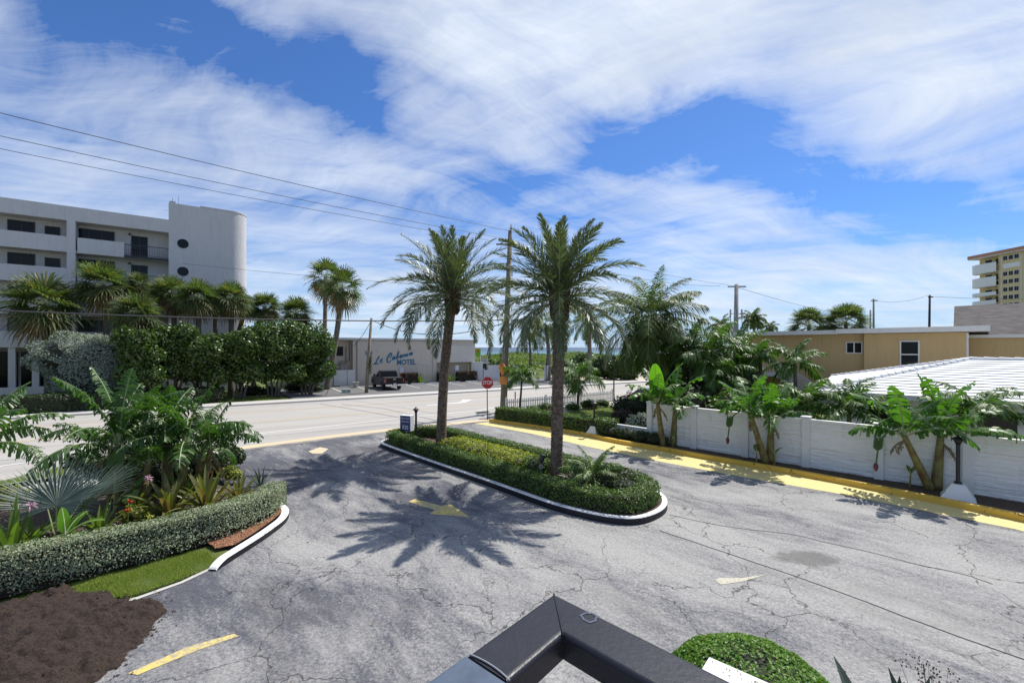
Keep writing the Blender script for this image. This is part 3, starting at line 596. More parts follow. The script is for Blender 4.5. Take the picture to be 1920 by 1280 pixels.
def pinnate(b, base, L, az_, e0, e1, nl=60, ll=.45, lw=.035, vee=.5, multi=.0, sweep=.9, droop=.2, bare=.12, curve=1.5, rw=.02, mi=0, rmi=1, bend=True, env=None):
    """one feather frond: midrib and two ranks of leaflets"""
    t, p, tg = rachis(L, az_, e0, e1, 14, curve); p = p + base; sd_ = np.array((-math.sin(az_), math.cos(az_), 0))
    twist = rng.normal(0, .25); 
    tt = np.repeat(np.linspace(bare, 1, nl), 2) + rng.normal(0, .004, 2 * nl); tt = np.clip(tt, 0, 1); k = len(tt)
    q = np.stack([np.interp(tt, t, p[:, i]) for i in range(3)], 1); T = unit(np.stack([np.interp(tt, t, tg[:, i]) for i in range(3)], 1))
    up = np.cross(sd_[None], T); up = np.where(up[:, 2:3] < 0, -up, up); s = np.tile([1, -1], nl)
    side = sd_[None] * math.cos(twist) + up * math.sin(twist); up2 = np.cross(T, side); up2 = np.where(up2[:, 2:3] < 0, -up2, up2)
    v = vee + rng.normal(0, multi + .08, k); a = sweep * (1 - .45 * tt) + rng.normal(0, .08, k)
    dr = unit(T * np.cos(a)[:, None] + (side * (s * np.cos(v))[:, None] + up2 * np.sin(v)[:, None]) * np.sin(a)[:, None])
    env_ = (np.sin(np.clip(.12 + tt * .88, 0, 1) * math.pi) ** .55) if env is None else env(tt)
    ln = ll * env_ * rng.uniform(.85, 1.12, k); wd = lw * rng.uniform(.8, 1.2, k)
    wv = unit(np.cross(dr, up2 + rng.normal(0, .25, (k, 3))))
    mid = q + dr * (ln * .5)[:, None] + np.array((0, 0, -1.0)) * (droop * ln * .18)[:, None]
    tip = q + dr * ln[:, None] + np.array((0, 0, -1.0)) * (droop * ln * .75)[:, None]
    h = (wd / 2)[:, None]
    if bend:
        V = np.stack([q - wv * h * .5, q + wv * h * .5, mid + wv * h, mid - wv * h, tip], 1).reshape(-1, 3); i = np.arange(k) * 5
        b.add(V, np.stack([i, i + 1, i + 2, i + 3], 1), mi); 
        b.Fc.append(np.stack([i + 3, i + 2, i + 4], 1) + (b.n - len(V))); b.M.append(np.full(k, mi))
    else:
        V = np.stack([q, mid + wv * h, tip, mid - wv * h], 1).reshape(-1, 3); b.add(V, np.arange(4 * k).reshape(-1, 4), mi)
    b.tube(p, np.linspace(rw, rw * .25, len(p)), 4, rmi, cap=False)
def fan(b, hub, az_, el_, Rr, nseg=26, spread=R(150), w=.05, droop=.3, cup=.25, roll=0.0, mi=0, split=.55, pet=None, rmi=1):
    """one fan leaf: ribs radiating from the hub, joined near it and free at the tips"""
    T = np.array((math.cos(el_) * math.cos(az_), math.cos(el_) * math.sin(az_), math.sin(el_))); S_ = np.array((-math.sin(az_), math.cos(az_), 0)); U = np.cross(T, S_); U = U if U[2] > 0 else -U
    if roll: S_, U = S_ * math.cos(roll) + U * math.sin(roll), U * math.cos(roll) - S_ * math.sin(roll)
    a = np.linspace(-spread / 2 * 1.0, spread / 2, nseg) + rng.normal(0, .02, nseg)
    dr = T[None] * np.cos(a)[:, None] + S_[None] * np.sin(a)[:, None]; dr = unit(dr + U[None] * (cup * (.3 + np.abs(np.sin(a))))[:, None])
    ln = Rr * (.72 + .28 * np.cos(a * .8)) * rng.uniform(.9, 1.08, nseg); wv = unit(np.cross(dr, U[None] + rng.normal(0, .12, (nseg, 3))))
    pitch = spread / max(nseg - 1, 1); h1 = (ln * split * math.tan(min(pitch, .6)) * .52)[:, None]
    dn = np.array((0, 0, -1.0))
    m1 = hub + dr * (ln * split)[:, None] + dn * (droop * ln * .12)[:, None]; m2 = hub + dr * (ln * .82)[:, None] + dn * (droop * ln * .32)[:, None]
    tp = hub + dr * ln[:, None] + dn * (droop * ln * .72)[:, None]; hb = np.broadcast_to(hub, dr.shape)
    V = np.stack([hb, m1 + wv * h1, m1 - wv * h1, m2 + wv * h1 * .55, m2 - wv * h1 * .55, tp], 1).reshape(-1, 3); i = np.arange(nseg) * 6
    b.add(V, np.stack([i + 1, i + 3, i + 4, i + 2], 1), mi); o = b.n - len(V)
    b.Fc.append(np.concatenate([np.stack([i, i + 1, i + 2], 1), np.stack([i + 3, i + 5, i + 4], 1)]) + o); b.M.append(np.full(2 * nseg, mi))
    if pet is not None: b.tube([pet, (np.array(pet) + hub) / 2 + np.array((0, 0, .05)), hub], [.02, .016, .012], 4, rmi, cap=False)
def curved(p0, p1, bow, n=12):
    t = np.linspace(0, 1, n)[:, None]; p0, p1, bow = map(np.array, (p0, p1, bow)); return p0 * (1 - t) + p1 * t + bow * (np.sin(t * math.pi))
def ringed_trunk(b, pts, r0, r1, k=12, flare=.5, rough=.05, n=60):
    pts = np.array(pts); t = np.linspace(0, 1, n); q = np.stack([np.interp(t * (len(pts) - 1), np.arange(len(pts)), pts[:, i]) for i in range(3)], 1)
    r = (r0 + (r1 - r0) * t) * (1 + flare * np.exp(-t * 14)) * (1 + rough * ((t * n * .5) % 1)); b.tube(q, r, k)
def date_trunk(b, p0, p1, bow, rad, rows=.115, nn=9, k=54, m=260, amp=.16, flare=.28):
    c = curved(p0, p1, bow, m); L = np.linalg.norm(np.array(p1) - np.array(p0)); t = np.linspace(0, 1, m); z = t * L; th = np.arange(k) * 2 * math.pi / k
    A = (th[None] * nn / (2 * math.pi) + z[:, None] / (rows * 2)) % 1; B = (th[None] * nn / (2 * math.pi) - z[:, None] / (rows * 2)) % 1
    dd = np.maximum(np.abs(A - .5), np.abs(B - .5)); bump = np.clip(1 - 2 * dd, 0, 1) ** .6; saw = ((A + 1 - B) % 1)
    r = rad * (1 + flare * np.exp(-t * 16) + .30 * np.clip((t - .9) / .1, 0, 1))[:, None] * (1 + amp * bump * (.45 + .9 * saw)) * (1 + rng.normal(0, .012, (m, k)))
    V = np.stack([c[:, None, 0] + r * np.cos(th), c[:, None, 1] + r * np.sin(th), c[:, None, 2] + .05 * bump], -1)
    i, j = np.meshgrid(np.arange(m - 1), np.arange(k), indexing='ij'); j2 = (j + 1) % k
    b.add(V, np.stack([i * k + j, i * k + j2, (i + 1) * k + j2, (i + 1) * k + j], -1).reshape(-1, 4))
def date_palm(label, base, crown, bow, rad, L, nf, seed):
    global rng; rng = np.random.default_rng(seed)
    root = thing('date_palm', label, 'palm tree', base, 0, 'date palms standing in the kerbed island'); o = np.array(base); c = np.array(crown) - o
    b = MB(); date_trunk(b, (0, 0, 0), c - np.array((0, 0, .25)), bow, rad); b.build('trunk', M['datebark'], root)
    # old leaf bases under the crown
    b = MB()
    for i in range(90):
        a = i * 2.399; z = c[2] - .85 + i / 90 * .95; rr = rad * (1.05 + .35 * (i / 90)); dr = np.array((math.cos(a), math.sin(a), 0)); p = np.array((c[0], c[1], z)) + dr * rr * .8
        b.tube([p, p + dr * .10 + np.array((0, 0, .10)), p + dr * .17 + np.array((0, 0, .22 + .2 * (i / 90)))], [.075, .06, .03], 5)
    b.build('leaf_bases', M['boots'], root)
    b = MB()
    for i in range(nf):
        u = i / nf; az_ = i * 2.39996 + rng.normal(0, .12); e0 = R(86 - 112 * u ** .95) + rng.normal(0, .07); dp = R(26 + 52 * min(1, u * 1.3)) * rng.uniform(.8, 1.2)
        LL = L * (.80 + .26 * math.sin(min(1, u * 1.4) * math.pi * .6)) * rng.uniform(.92, 1.06)
        pinnate(b, c + np.array((math.cos(az_), math.sin(az_), 0)) * .14 + np.array((0, 0, .25 - .45 * u)), LL, az_, e0, e0 - dp, 84, .56 * L / 3, .033, .40, .36, .80, .18, .08, 1.5, .028, 0, 1)
    b.build('crown', [M['date'], M['midrib']], root)
    return root
def coconut_palm(label, base, crown, bow, L, nf, seed, r=.16, e_hi=80, e_lo=-45, ll=.75, group=None, m='coco', nl=64, lw=.05, name='coconut_palm', trunk_m='palmbark', fruit=False):
    global rng; rng = np.random.default_rng(seed)
    root = thing(name, label, 'palm tree', base, 0, group); o = np.array(base); c = np.array(crown) - o
    b = MB(); ringed_trunk(b, curved((0, 0, 0), c, bow), r * 1.25, r * .8, 10); b.build('trunk', M[trunk_m], root, smooth=True)
    b = MB()
    for i in range(nf):
        u = (i + .5) / nf; az_ = i * 2.39996 + rng.normal(0, .15); e0 = R(e_hi + (e_lo - e_hi) * u) + rng.normal(0, .08); dp = R(70) * rng.uniform(.75, 1.2)
        pinnate(b, c, L * rng.uniform(.85, 1.08), az_, e0, max(e0 - dp, R(-88)), nl, ll * L / 4, lw, .12, .12, 1.15, .75, .16, 1.3, .03, 0, 1)
    b.build('crown', [M[m], M['midrib']], root)
    if fruit:
        for k in range(5):
            a = k * 1.3; f = MB(); f.lathe([(.01, -.16), (.09, -.12), (.125, 0), (.09, .12), (.01, .16)], tuple(c + np.array((math.cos(a) * .3, math.sin(a) * .3, -.35))), 10); f.build('coconut', M['fruit'], root, smooth=True)
    return root
def fan_palm(label, base, crown, bow, Rr, nl, seed, name='sabal_palm', m='sabal', r=.17, group=None, low=-75, dry=6, pet=.55, nseg=24, bark='bark'):
    global rng; rng = np.random.default_rng(seed)
    root = thing(name, label, 'palm tree', base, 0, group); o = np.array(base); c = np.array(crown) - o
    b = MB(); ringed_trunk(b, curved((0, 0, 0), c, bow), r * 1.15, r, 10, .25, .04); b.build('trunk', M[bark], root, smooth=True)
    b = MB()
    for i in range(nl):
        u = (i + .5) / nl; az_ = i * 2.39996 + rng.normal(0, .2); el_ = R(88 + (low - 88) * u ** .9) + rng.normal(0, .1); isdry = i >= nl - dry
        pl_ = Rr * pet * rng.uniform(.85, 1.15); T = np.array((math.cos(el_) * math.cos(az_), math.cos(el_) * math.sin(az_), math.sin(el_))); hub = c + T * pl_
        fan(b, hub, az_, el_ - R(12), Rr * (1 - pet) * rng.uniform(1.0, 1.25) * 1.15, nseg, R(rng.uniform(190, 260)), droop=.30 + .35 * u, cup=.15, roll=rng.normal(0, .4), mi=2 if isdry else 0, split=.36, pet=c, rmi=1)
    b.build('crown', [M[m], M['midrib'], M['dry']], root)
    return root
def banana_leaf(b, base, L, az_, e0, e1, hw=.3, tear=.5, mi=0, rmi=1, pet=.16, roll=0.0, fold=.25, curve=1.3, fine=False):
    t, p, tg = rachis(L, az_, e0, e1, 22, curve); p = p + base; sd0 = np.array((-math.sin(az_), math.cos(az_), 0))
    n = int(L / .035); edges = [pet]
    while edges[-1] < .99: edges.append(edges[-1] + rng.choice((.009, .012, .016, .03) if fine else (.014, .024, .045, .07)) * rng.uniform(.8, 1.2) if tear > .2 else edges[-1] + .03)
    edges = np.clip(np.array(edges), 0, 1); wid = lambda x: hw * np.clip(np.sin(np.clip((x - pet) / (1 - pet), 0, 1) ** .75 * math.pi) , 0, 1) ** .5
    at = lambda x: np.stack([np.interp(x, t, p[:, i]) for i in range(3)], -1); tt_ = lambda x: unit(np.stack([np.interp(x, t, tg[:, i]) for i in range(3)], -1))
    for s in (1, -1):
        x0, x1 = edges[:-1], edges[1:]; xm = (x0 + x1) / 2; k = len(xm); T = tt_(xm); up = np.cross(sd0[None], T); up = np.where(up[:, 2:3] < 0, -up, up)
        sd_ = sd0[None] * math.cos(roll) + up * math.sin(roll)
        fa = fold + (rng.normal(0, .30, k) if tear > .2 else 0); grp = np.repeat(rng.normal(0, .5 * tear, k // 3 + 1), 3)[:k]; fa = fa - grp * .6 * (tear > .2) - tear * .55
        sw = .25 + (rng.normal(0, .16 * tear, k)); 
        dr = unit((sd_ * s) * np.cos(fa)[:, None] + np.array((0, 0, 1.0)) * np.sin(fa)[:, None] + T * sw[:, None])
        w = wid(xm)[:, None] * (rng.uniform(.82, 1.05, (k, 1)) if tear > .2 else 1); gap = 1 - .22 * tear * rng.uniform(0, 1, (k, 1))
        a0, a1 = at(x0), at(x1); dn = np.array((0, 0, -1.0))
        j = (a1 - a0) * (1 - gap) * .5; m0 = a0 + dr * w * .55 + dn * w * .06; m1 = a1 + dr * w * .55 + dn * w * .06
        e0_ = a0 + dr * w + dn * w * (.12 + tear * .35) + j; e1_ = a1 + dr * w + dn * w * (.12 + tear * .35) - j
        if tear > .2: V = np.stack([a0, a1, m1, m0, e1_, e0_], 1).reshape(-1, 3); i = np.arange(k) * 6; fs = np.concatenate([np.stack([i, i + 1, i + 2, i + 3], 1), np.stack([i + 3, i + 2, i + 4, i + 5], 1)]); b.add(V, fs, mi)
        else:
            dr0 = unit((sd_[0] * s) * math.cos(fold) + np.array((0, 0, 1.0)) * math.sin(fold)); W = wid(edges)[:, None]; A = at(edges); V = np.concatenate([A, A + dr0 * W * .5, A + dr0 * W - np.array((0, 0, 1)) * W * .08]); q = len(edges); i = np.arange(q - 1)
            b.add(V, np.concatenate([np.stack([i, i + 1, q + i + 1, q + i], 1), np.stack([q + i, q + i + 1, 2 * q + i + 1, 2 * q + i], 1)]), mi)
    b.tube(p, np.linspace(.026, .006, len(p)), 5, rmi, cap=False)
def banana_plant(label, base, stems, seed, group, young=None, upright=None, fine=False):
    """stems: (dx, dy, height, lean_x, lean_y, leaves, leaf length, flower side or None)"""
    global rng; rng = np.random.default_rng(seed)
    root = thing('banana_plant', label, 'banana plant', base, 0, group)
    fo = MB()
    for si, (dx, dy, h, lx, ly, nl, L, fl) in enumerate(stems):
        p0 = np.array((dx, dy, -.02)); p1 = p0 + np.array((lx, ly, h)); b = MB(); q = curved(p0, p1, (0, 0, 0), 14); sr = (.135 if si == 0 else .165) * (h / 1.8); b.tube(q, np.linspace(sr, sr * .55, 14), 12)
        b.build('stem', M['bananastem'], root, smooth=True)
        for i in range(nl):
            u = (i + .5) / nl; az_ = i * 2.39996 + seed + si * 1.3 + rng.normal(0, .25); e0 = R(86 - 58 * u) + rng.normal(0, .10); dp = R(34 + 78 * u) * rng.uniform(.8, 1.15)
            banana_leaf(fo, p1 - np.array((0, 0, .12 * u)), L * rng.uniform(.82, 1.08), az_, e0, e0 - dp, rng.uniform(.28, .36), .40 + .50 * u + .25 * fine, 0, 1, fine=fine)
        for i in range(2): banana_leaf(fo, p1 - np.array((0, 0, .2)), rng.uniform(.5, .9), rng.uniform(0, 6.28), R(-30), R(-86), .10, 1.0, 2, 2)
        if fl:
            a = fl; s0 = p1; s3 = s0 + np.array((math.cos(a) * .75, math.sin(a) * .75, -.15)); s4 = s3 + np.array((math.cos(a) * .1, math.sin(a) * .1, -.85))
            st_ = MB(); st_.tube(smooth_line3([s0, s0 + np.array((math.cos(a) * .35, math.sin(a) * .35, .18)), s3, s4]), .025, 6); st_.build('flower_stalk', M['fruit'], root)
            fr = MB()
            for k in range(60):
                zz_ = k / 60; aa = k * 2.4; c_ = s3 * (1 - zz_ * .42) + s4 * zz_ * .42; d_ = np.array((math.cos(aa), math.sin(aa), .5)); fr.tube([c_ + d_ * .02, c_ + d_ * .09, c_ + d_ * .12 + np.array((0, 0, .06))], [.016, .02, .008], 5)
            fr.build('fruit_bunch', M['fruit'], root)
            bd = MB(); bd.lathe([(.005, -.17), (.045, -.11), (.07, 0), (.045, .08), (.01, .12)], tuple(s4), 10); bd.build('flower_bud', M['bananabud'], root, smooth=True)
    for (p, L, az_, e0, e1, hw, roll) in (upright or []): banana_leaf(fo, np.array(p), L, az_, e0, e1, hw, .45, 0, 1, .12, roll, .12, fine=fine)
    fo.build('foliage', [M['banana_left' if fine else 'banana'], M['midrib'], M['dry']], root)
    if young:
        y = MB()
        for (p, L, az_, e0, e1, hw, roll) in young: banana_leaf(y, np.array(p), L, az_, e0, e1, hw, .05, 0, 1, .12, roll, .12)
        y.build('young_leaf', [M['banana_new'], M['midrib']], root, smooth=True)
    return root
def smooth_line3(p, it=2):
    p = [np.array(q, float) for q in p]
    for _ in range(it):
        q = [p[0]]
        for a, c in zip(p[:-1], p[1:]): q += [a * .75 + c * .25, a * .25 + c * .75]
        p = q + [p[-1]]
    return p
def blob_shrub(name, label, cat, base, blobs, m, dens=260, L=.22, W=.16, seed=1, group=None, trunk=None, core=True, shell=.5, jitter=.8, flat=False, coref=.72):
    """shrub or broadleaf tree: leaf cards through the shell of several lobes, with limbs"""
    global rng; rng = np.random.default_rng(seed)
    root = thing(name, label, cat, base, 0, group); b = MB()
    for (x, y, z, rx, ry, rz_) in blobs:
        area = 4 * math.pi * ((rx * ry + rx * rz_ + ry * rz_) / 3); k = int(area * dens); d_ = unit(rng.normal(0, 1, (k, 3)))
        lump = 1 + .16 * np.sin(d_[:, 0] * 5 + x * 3) * np.sin(d_[:, 1] * 6 + y) + .10 * np.sin(d_[:, 2] * 9 + z * 2 + d_[:, 0] * 7)
        rr = (1 - shell * rng.uniform(0, 1, k) ** 1.8) * lump; P = np.array((x, y, z)) + d_ * np.array((rx, ry, rz_)) * rr[:, None]
        keep = P[:, 2] > .03; leaf_cards(b, P[keep], (d_ * np.array((1, 1, 1.2)) + np.array((0, 0, .35)))[keep], L, W, 0, jitter)
    b.build('foliage', m, root)
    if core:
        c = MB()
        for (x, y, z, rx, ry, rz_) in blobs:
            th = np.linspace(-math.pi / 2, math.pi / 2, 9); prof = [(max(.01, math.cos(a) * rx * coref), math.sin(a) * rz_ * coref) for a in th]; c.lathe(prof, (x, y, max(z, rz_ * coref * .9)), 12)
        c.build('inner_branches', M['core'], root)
    if trunk:
        t_ = MB()
        for q in trunk: t_.tube(smooth_line3(q[0]), np.linspace(q[1], q[2], len(smooth_line3(q[0]))), 7)
        t_.build('trunk', M['bark'], root, smooth=True)
    return root
def hedge(name, label, line, width, z0, z1, m, dens=900, L=.05, W=.035, seed=3, closed=False, group=None, cat='hedge', rough=.03, ends=True, gap=0.0):
    """clipped hedge: leaf cards over a box section swept along a line, round a twiggy core"""
    global rng; rng = np.random.default_rng(seed)
    p = np.array([q[:2] for q in line], float)
    if closed: p = np.vstack([p, p[:1]])
    seg = np.linalg.norm(np.diff(p, axis=0), axis=1); cum = np.concatenate([[0], np.cumsum(seg)]); tot = cum[-1]
    h1 = (lambda u: np.full_like(u, z1)) if np.isscalar(z1) else (lambda u: z1[0] + (z1[1] - z1[0]) * u)
    def at(s): return np.stack([np.interp(s, cum, p[:, 0]), np.interp(s, cum, p[:, 1])], 1)
    def nrm(s): e = .15; q = at(np.clip(s + e, 0, tot)) - at(np.clip(s - e, 0, tot)); q = unit(q); return np.stack([-q[:, 1], q[:, 0]], 1)
    H = np.mean(h1(np.array((0, 1.0)))) - z0; per = 2 * H + width; k = int(per * tot * dens); s = rng.uniform(0, tot, k); u = rng.uniform(0, per, k); hh = h1(s / tot) - z0
    side = np.where(u < H, -1, np.where(u < H + width, 0, 1)); z = np.where(side == -1, u / H * hh, np.where(side == 0, hh, (u - H - width) / H * hh)); off = np.where(side == 0, u - H - width / 2, side * width / 2)
    nn = nrm(s); depth = rng.uniform(0, 1, k) ** 2 * .10; lump = rough * (np.sin(s * 2.3 + z * 3) + np.sin(s * 5.1 + off * 9) + np.sin(z * 7 + s))
    rnd_ = .35 * np.clip(1 - (hh - z) / .12, 0, 1) * .12; off2 = np.where(side == 0, off, off - side * (depth + rnd_) + side * lump); z2 = np.where(side == 0, z - depth + lump * .7 - .25 * np.clip(np.abs(off) / (width / 2) - .6, 0, 1) * .12, z)
    P = np.c_[at(s) + nn * off2[:, None], z0 + z2 + rng.normal(0, .012, k)]; Nn = np.c_[nn * side[:, None] * 1.0, np.where(side == 0, 1.0, .35)]
    if gap: keep = ~((z < gap) & (rng.uniform(0, 1, k) < .75)); P, Nn = P[keep], Nn[keep]
    if ends and not closed:
        for se, sg in ((0, -1), (tot, 1)):
            ke = int(width * H * dens); o_ = rng.uniform(-width / 2, width / 2, ke); ss = np.full(ke, se); q = at(ss) + nrm(ss) * o_[:, None]; tdir = np.stack([nrm(ss)[:, 1], -nrm(ss)[:, 0]], 1) * sg; dd = .06 * np.cos(o_ / width * math.pi)
            P = np.vstack([P, np.c_[q + tdir * dd[:, None], z0 + rng.uniform(0, 1, ke) * (h1(ss / tot) - z0)]]); Nn = np.vstack([Nn, np.c_[tdir, np.full(ke, .3)]])
    stray = rng.uniform(0, 1, len(P)) < .05; P[stray] += Nn[stray] * rng.uniform(.01, .075, (stray.sum(), 1)); L = L * rng.choice((.7, 1, 1.35), len(P)); W = W * rng.choice((.8, 1, 1.25), len(P))
    root = thing(name, label, cat, (p[0][0], p[0][1], z0), 0, group)
    b = MB(); leaf_cards(b, P, Nn, L, W, 0, .55); b.build('foliage', m, root, world=True)
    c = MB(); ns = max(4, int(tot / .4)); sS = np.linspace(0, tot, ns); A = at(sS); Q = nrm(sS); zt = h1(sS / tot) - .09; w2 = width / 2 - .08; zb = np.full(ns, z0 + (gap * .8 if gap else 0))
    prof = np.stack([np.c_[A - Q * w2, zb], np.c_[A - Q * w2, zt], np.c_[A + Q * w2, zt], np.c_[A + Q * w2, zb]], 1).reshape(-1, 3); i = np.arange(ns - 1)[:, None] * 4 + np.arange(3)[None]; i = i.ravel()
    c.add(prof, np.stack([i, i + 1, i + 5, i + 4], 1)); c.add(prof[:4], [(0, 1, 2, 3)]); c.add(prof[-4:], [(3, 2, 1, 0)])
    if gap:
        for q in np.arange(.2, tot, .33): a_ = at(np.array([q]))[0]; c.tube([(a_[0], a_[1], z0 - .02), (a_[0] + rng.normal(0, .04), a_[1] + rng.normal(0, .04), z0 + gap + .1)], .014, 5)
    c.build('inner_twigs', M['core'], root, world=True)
    return root
def strap_plant(name, label, base, n, L, w, m, seed, e_hi=82, e_lo=25, bend=60, group=None, cat='plant', flower=None, toothed=False, cup=.25):
    global rng; rng = np.random.default_rng(seed)
    root = thing(name, label, cat, base, 0, group); b = MB()
    for i in range(n):
        u = (i + .5) / n; az_ = i * 2.39996 + rng.normal(0, .15); e0 = R(e_hi + (e_lo - e_hi) * u) + rng.normal(0, .06); LL = L * rng.uniform(.75, 1.1)
        t, p, tg = rachis(LL, az_, e0, e0 - R(bend) * rng.uniform(.5, 1.2) * (.4 + u), 9, 1.8); sd_ = np.array((-math.sin(az_), math.cos(az_), 0)); wd = w * np.clip(np.array([.55, .8, .95, 1, .97, .85, .65, .38, .02]), 0, 1); up = np.cross(sd_[None], tg); up = np.where(up[:, 2:3] < 0, -up, up)
        r0 = np.array((math.cos(az_), math.sin(az_), 0)) * .05
        lft = p + r0 + (sd_ * .5 * wd[:, None]) + up * (cup * wd)[:, None]; rgt = p + r0 - (sd_ * .5 * wd[:, None]) + up * (cup * wd)[:, None]; V = np.concatenate([p + r0, lft, rgt]); j = np.arange(8)
        b.add(V, np.concatenate([np.stack([j, j + 1, 9 + j + 1, 9 + j], 1), np.stack([18 + j, 18 + j + 1, j + 1, j], 1)]))
        if toothed:
            for q in range(2, 8):
                for e_ in (lft, rgt): c_ = e_[q]; b.add([c_ - tg[q] * .012, c_ + tg[q] * .012, c_ + (c_ - p[q] - r0) * .35], [(0, 1, 2)])
    b.build('leaves', m, root)
    if flower:
        for (fx, fy, fz) in flower:
            s_ = MB(); s_.tube([(0, 0, .1), (fx * .6, fy * .6, fz * .6), (fx, fy, fz)], .012, 5); s_.build('flower_stalk', M['bronze'], root)
            f = MB()
            for k in range(34):
                d_ = unit(rng.normal(0, 1, 3) + np.array((0, 0, .2))); s1 = unit(np.cross(d_, rng.normal(0, 1, 3))); c_ = np.array((fx, fy, fz)); f.add([c_, c_ + d_ * .07 + s1 * .012, c_ + d_ * .14 - np.array((0, 0, .04)), c_ + d_ * .07 - s1 * .012], [(0, 1, 2, 3)])
            f.build('flower_head', M['petal'], root)
    return root

# ------------------------------------------------------------------ buildings
rng = np.random.default_rng(11)
class LB(MB):
    def bx(s, x0, x1, y0, y1, z0, z1, mi=None): return s.box(((x0 + x1) / 2, (y0 + y1) / 2, (z0 + z1) / 2), (x1 - x0, y1 - y0, z1 - z0), 0, mi)
def part(parent, name, m, boxes=(), bevel=0, label=None):
    b = LB()
    for q in boxes: b.bx(*q)
    return tag(b.build(name, m, parent, bevel=bevel), label)
def window(parent, x0, x1, y, z0, z1, frame='blackmetal', glass='glass', bars=1, hb=0, fw=.06, wname='window'):
    """frame with its pane as a sub-part, on a wall face at local y (towards the viewer is -y)"""
    f = [(x0, x1, y - .05, y + .02, z1 - fw, z1), (x0, x1, y - .05, y + .02, z0, z0 + fw), (x0, x0 + fw, y - .05, y + .02, z0 + fw, z1 - fw), (x1 - fw, x1, y - .05, y + .02, z0 + fw, z1 - fw)]
    for k in range(1, bars + 1): xc = x0 + (x1 - x0) * k / (bars + 1); f.append((xc - fw / 2, xc + fw / 2, y - .045, y + .02, z0 + fw, z1 - fw))
    for k in range(1, hb + 1): zc = z0 + (z1 - z0) * k / (hb + 1); f.append((x0 + fw, x1 - fw, y - .043, y + .02, zc - fw / 2, zc + fw / 2))
    w_ = part(parent, wname, M[frame], f); part(w_, 'pane', M[glass], [(x0 + fw * .8, x1 - fw * .8, y - .018, y + .01, z0 + fw * .8, z1 - fw * .8)]); return w_
def plane_s(x, A, dd): r = (x - CX) / F; return (r * A[1] - A[0]) / (dd[0] - r * dd[1])
# white apartment block, left
DA = np.array((.804, .594)); NA = np.array((-.594, .804)); A0 = np.array((-43.9, 38.0))
apt = thing('apartment_building', 'white stucco apartment block with long solid balconies and a rounded stair tower with porthole windows', 'building', (A0[0], A0[1], 0), math.atan2(.594, .804))
b = LB(); XL = -16.0
b.bx(XL, 11.4, 1.5, 12, 4.75, 17.1); b.bx(XL, 11.4, 0, 1.5, 16.2, 17.5); b.bx(XL, 11.4, 1.5, 12, 17.1, 17.3)
b.bx(XL, 11.4, 4.0, 12, 0, 4.6)
b.build('wall', M['bldg'], apt)
part(apt, 'floor_slab', M['bldg'], [(XL, 11.4, .14, 1.5, z, z + .22) for z in (4.6, 7.5, 10.4, 13.3)])
for z in (4.6, 7.5, 10.4, 13.3):
    for (x0, x1) in ((XL, -7.0), (-6.45, 4.05), (4.75, 8.0)): part(apt, 'balcony_parapet', M['bldg'], [(x0, x1, 0, .14, z, z + 1.42)])
    rl = LB(); rl.bx(8.0, 11.4, .02, .08, z + 1.24, z + 1.30); rl.bx(8.0, 11.4, .02, .08, z + .30, z + .34); rl.bx(8.0, 11.4, -.01, .15, z, z + .22)
    for q in np.arange(8.06, 11.4, .13): rl.bx(q, q + .022, .035, .06, z + .34, z + 1.24)
    rl.build('balcony_railing', M['blackmetal'], apt)
part(apt, 'column', M['bldg'], [(4.05, 4.62, -.03, 1.49, 0, 16.2)]); part(apt, 'column', M['bldg'], [(-7.0, -6.45, -.03, 1.49, 0, 16.2)])
for q in (-5.2, -3.0, -.9, .62, 2.05, 3.5, 6.4, 8.4, 10.2): part(apt, 'column', M['bldg'], [(q - .22, q + .22, .1, .5, 0, 4.6)])
part(apt, 'carport_shade_panels', M['glass'], [(q, q + 2.0, 3.9, 3.99, .2, 4.2) for q in np.arange(-15, 11, 2.2)])  # near-black panels added to stand in for shade inside the open carport
part(apt, 'low_wall', M['bldg'], [(XL, 3.3, -.3, -.1, 0, 1.15), (4.8, 11.4, .6, .8, 0, 1.3)])
Aw = A0 + 1.5 * NA
for z in (4.75, 7.65, 10.55, 13.45):
    gl_ = 'glass2' if z < 6 else 'glass'
    for xa, xb, nb, z1 in ((14, 66, 1, 2.5), (84, 113, 0, 2.3), (141, 215, 2, 2.45), (246, 277, 1, 2.3)):
        s0, s1 = plane_s(xa, Aw, DA), plane_s(xb, Aw, DA); window(apt, s0, s1, 1.49, z + .1, z + z1, 'blackmetal', gl_, nb, wname='door' if xa in (84, 246) else 'window')
    window(apt, -5.6, -3.4, 1.49, z + .1, z + 2.5, 'blackmetal', gl_, 1); window(apt, -11, -8.5, 1.49, z + .1, z + 2.5, 'blackmetal', gl_, 1)
    for q in (1.4, 8.3): part(apt, 'wall_lamp', M['blackmetal'], [(q - .09, q + .09, 1.32, 1.49, z + 2.3, z + 2.48)])
arc = [(16.8 + 1.5 * math.sin(a), 1.5 - 1.5 * math.cos(a)) for a in np.linspace(0, math.pi / 2, 14)]
b = MB(); b.poly([(11.4, 0)] + arc + [(18.3, 10), (11.4, 10)], 0, 19.25); b.poly([(14.0, -.04)] + [(16.8 + 1.54 * math.sin(a), 1.5 - 1.54 * math.cos(a)) for a in np.linspace(0, math.pi / 2, 14)] + [(18.34, 9), (14.0, 9)], 19.25, 19.38); b.build('stair_tower', M['bldg'], apt)
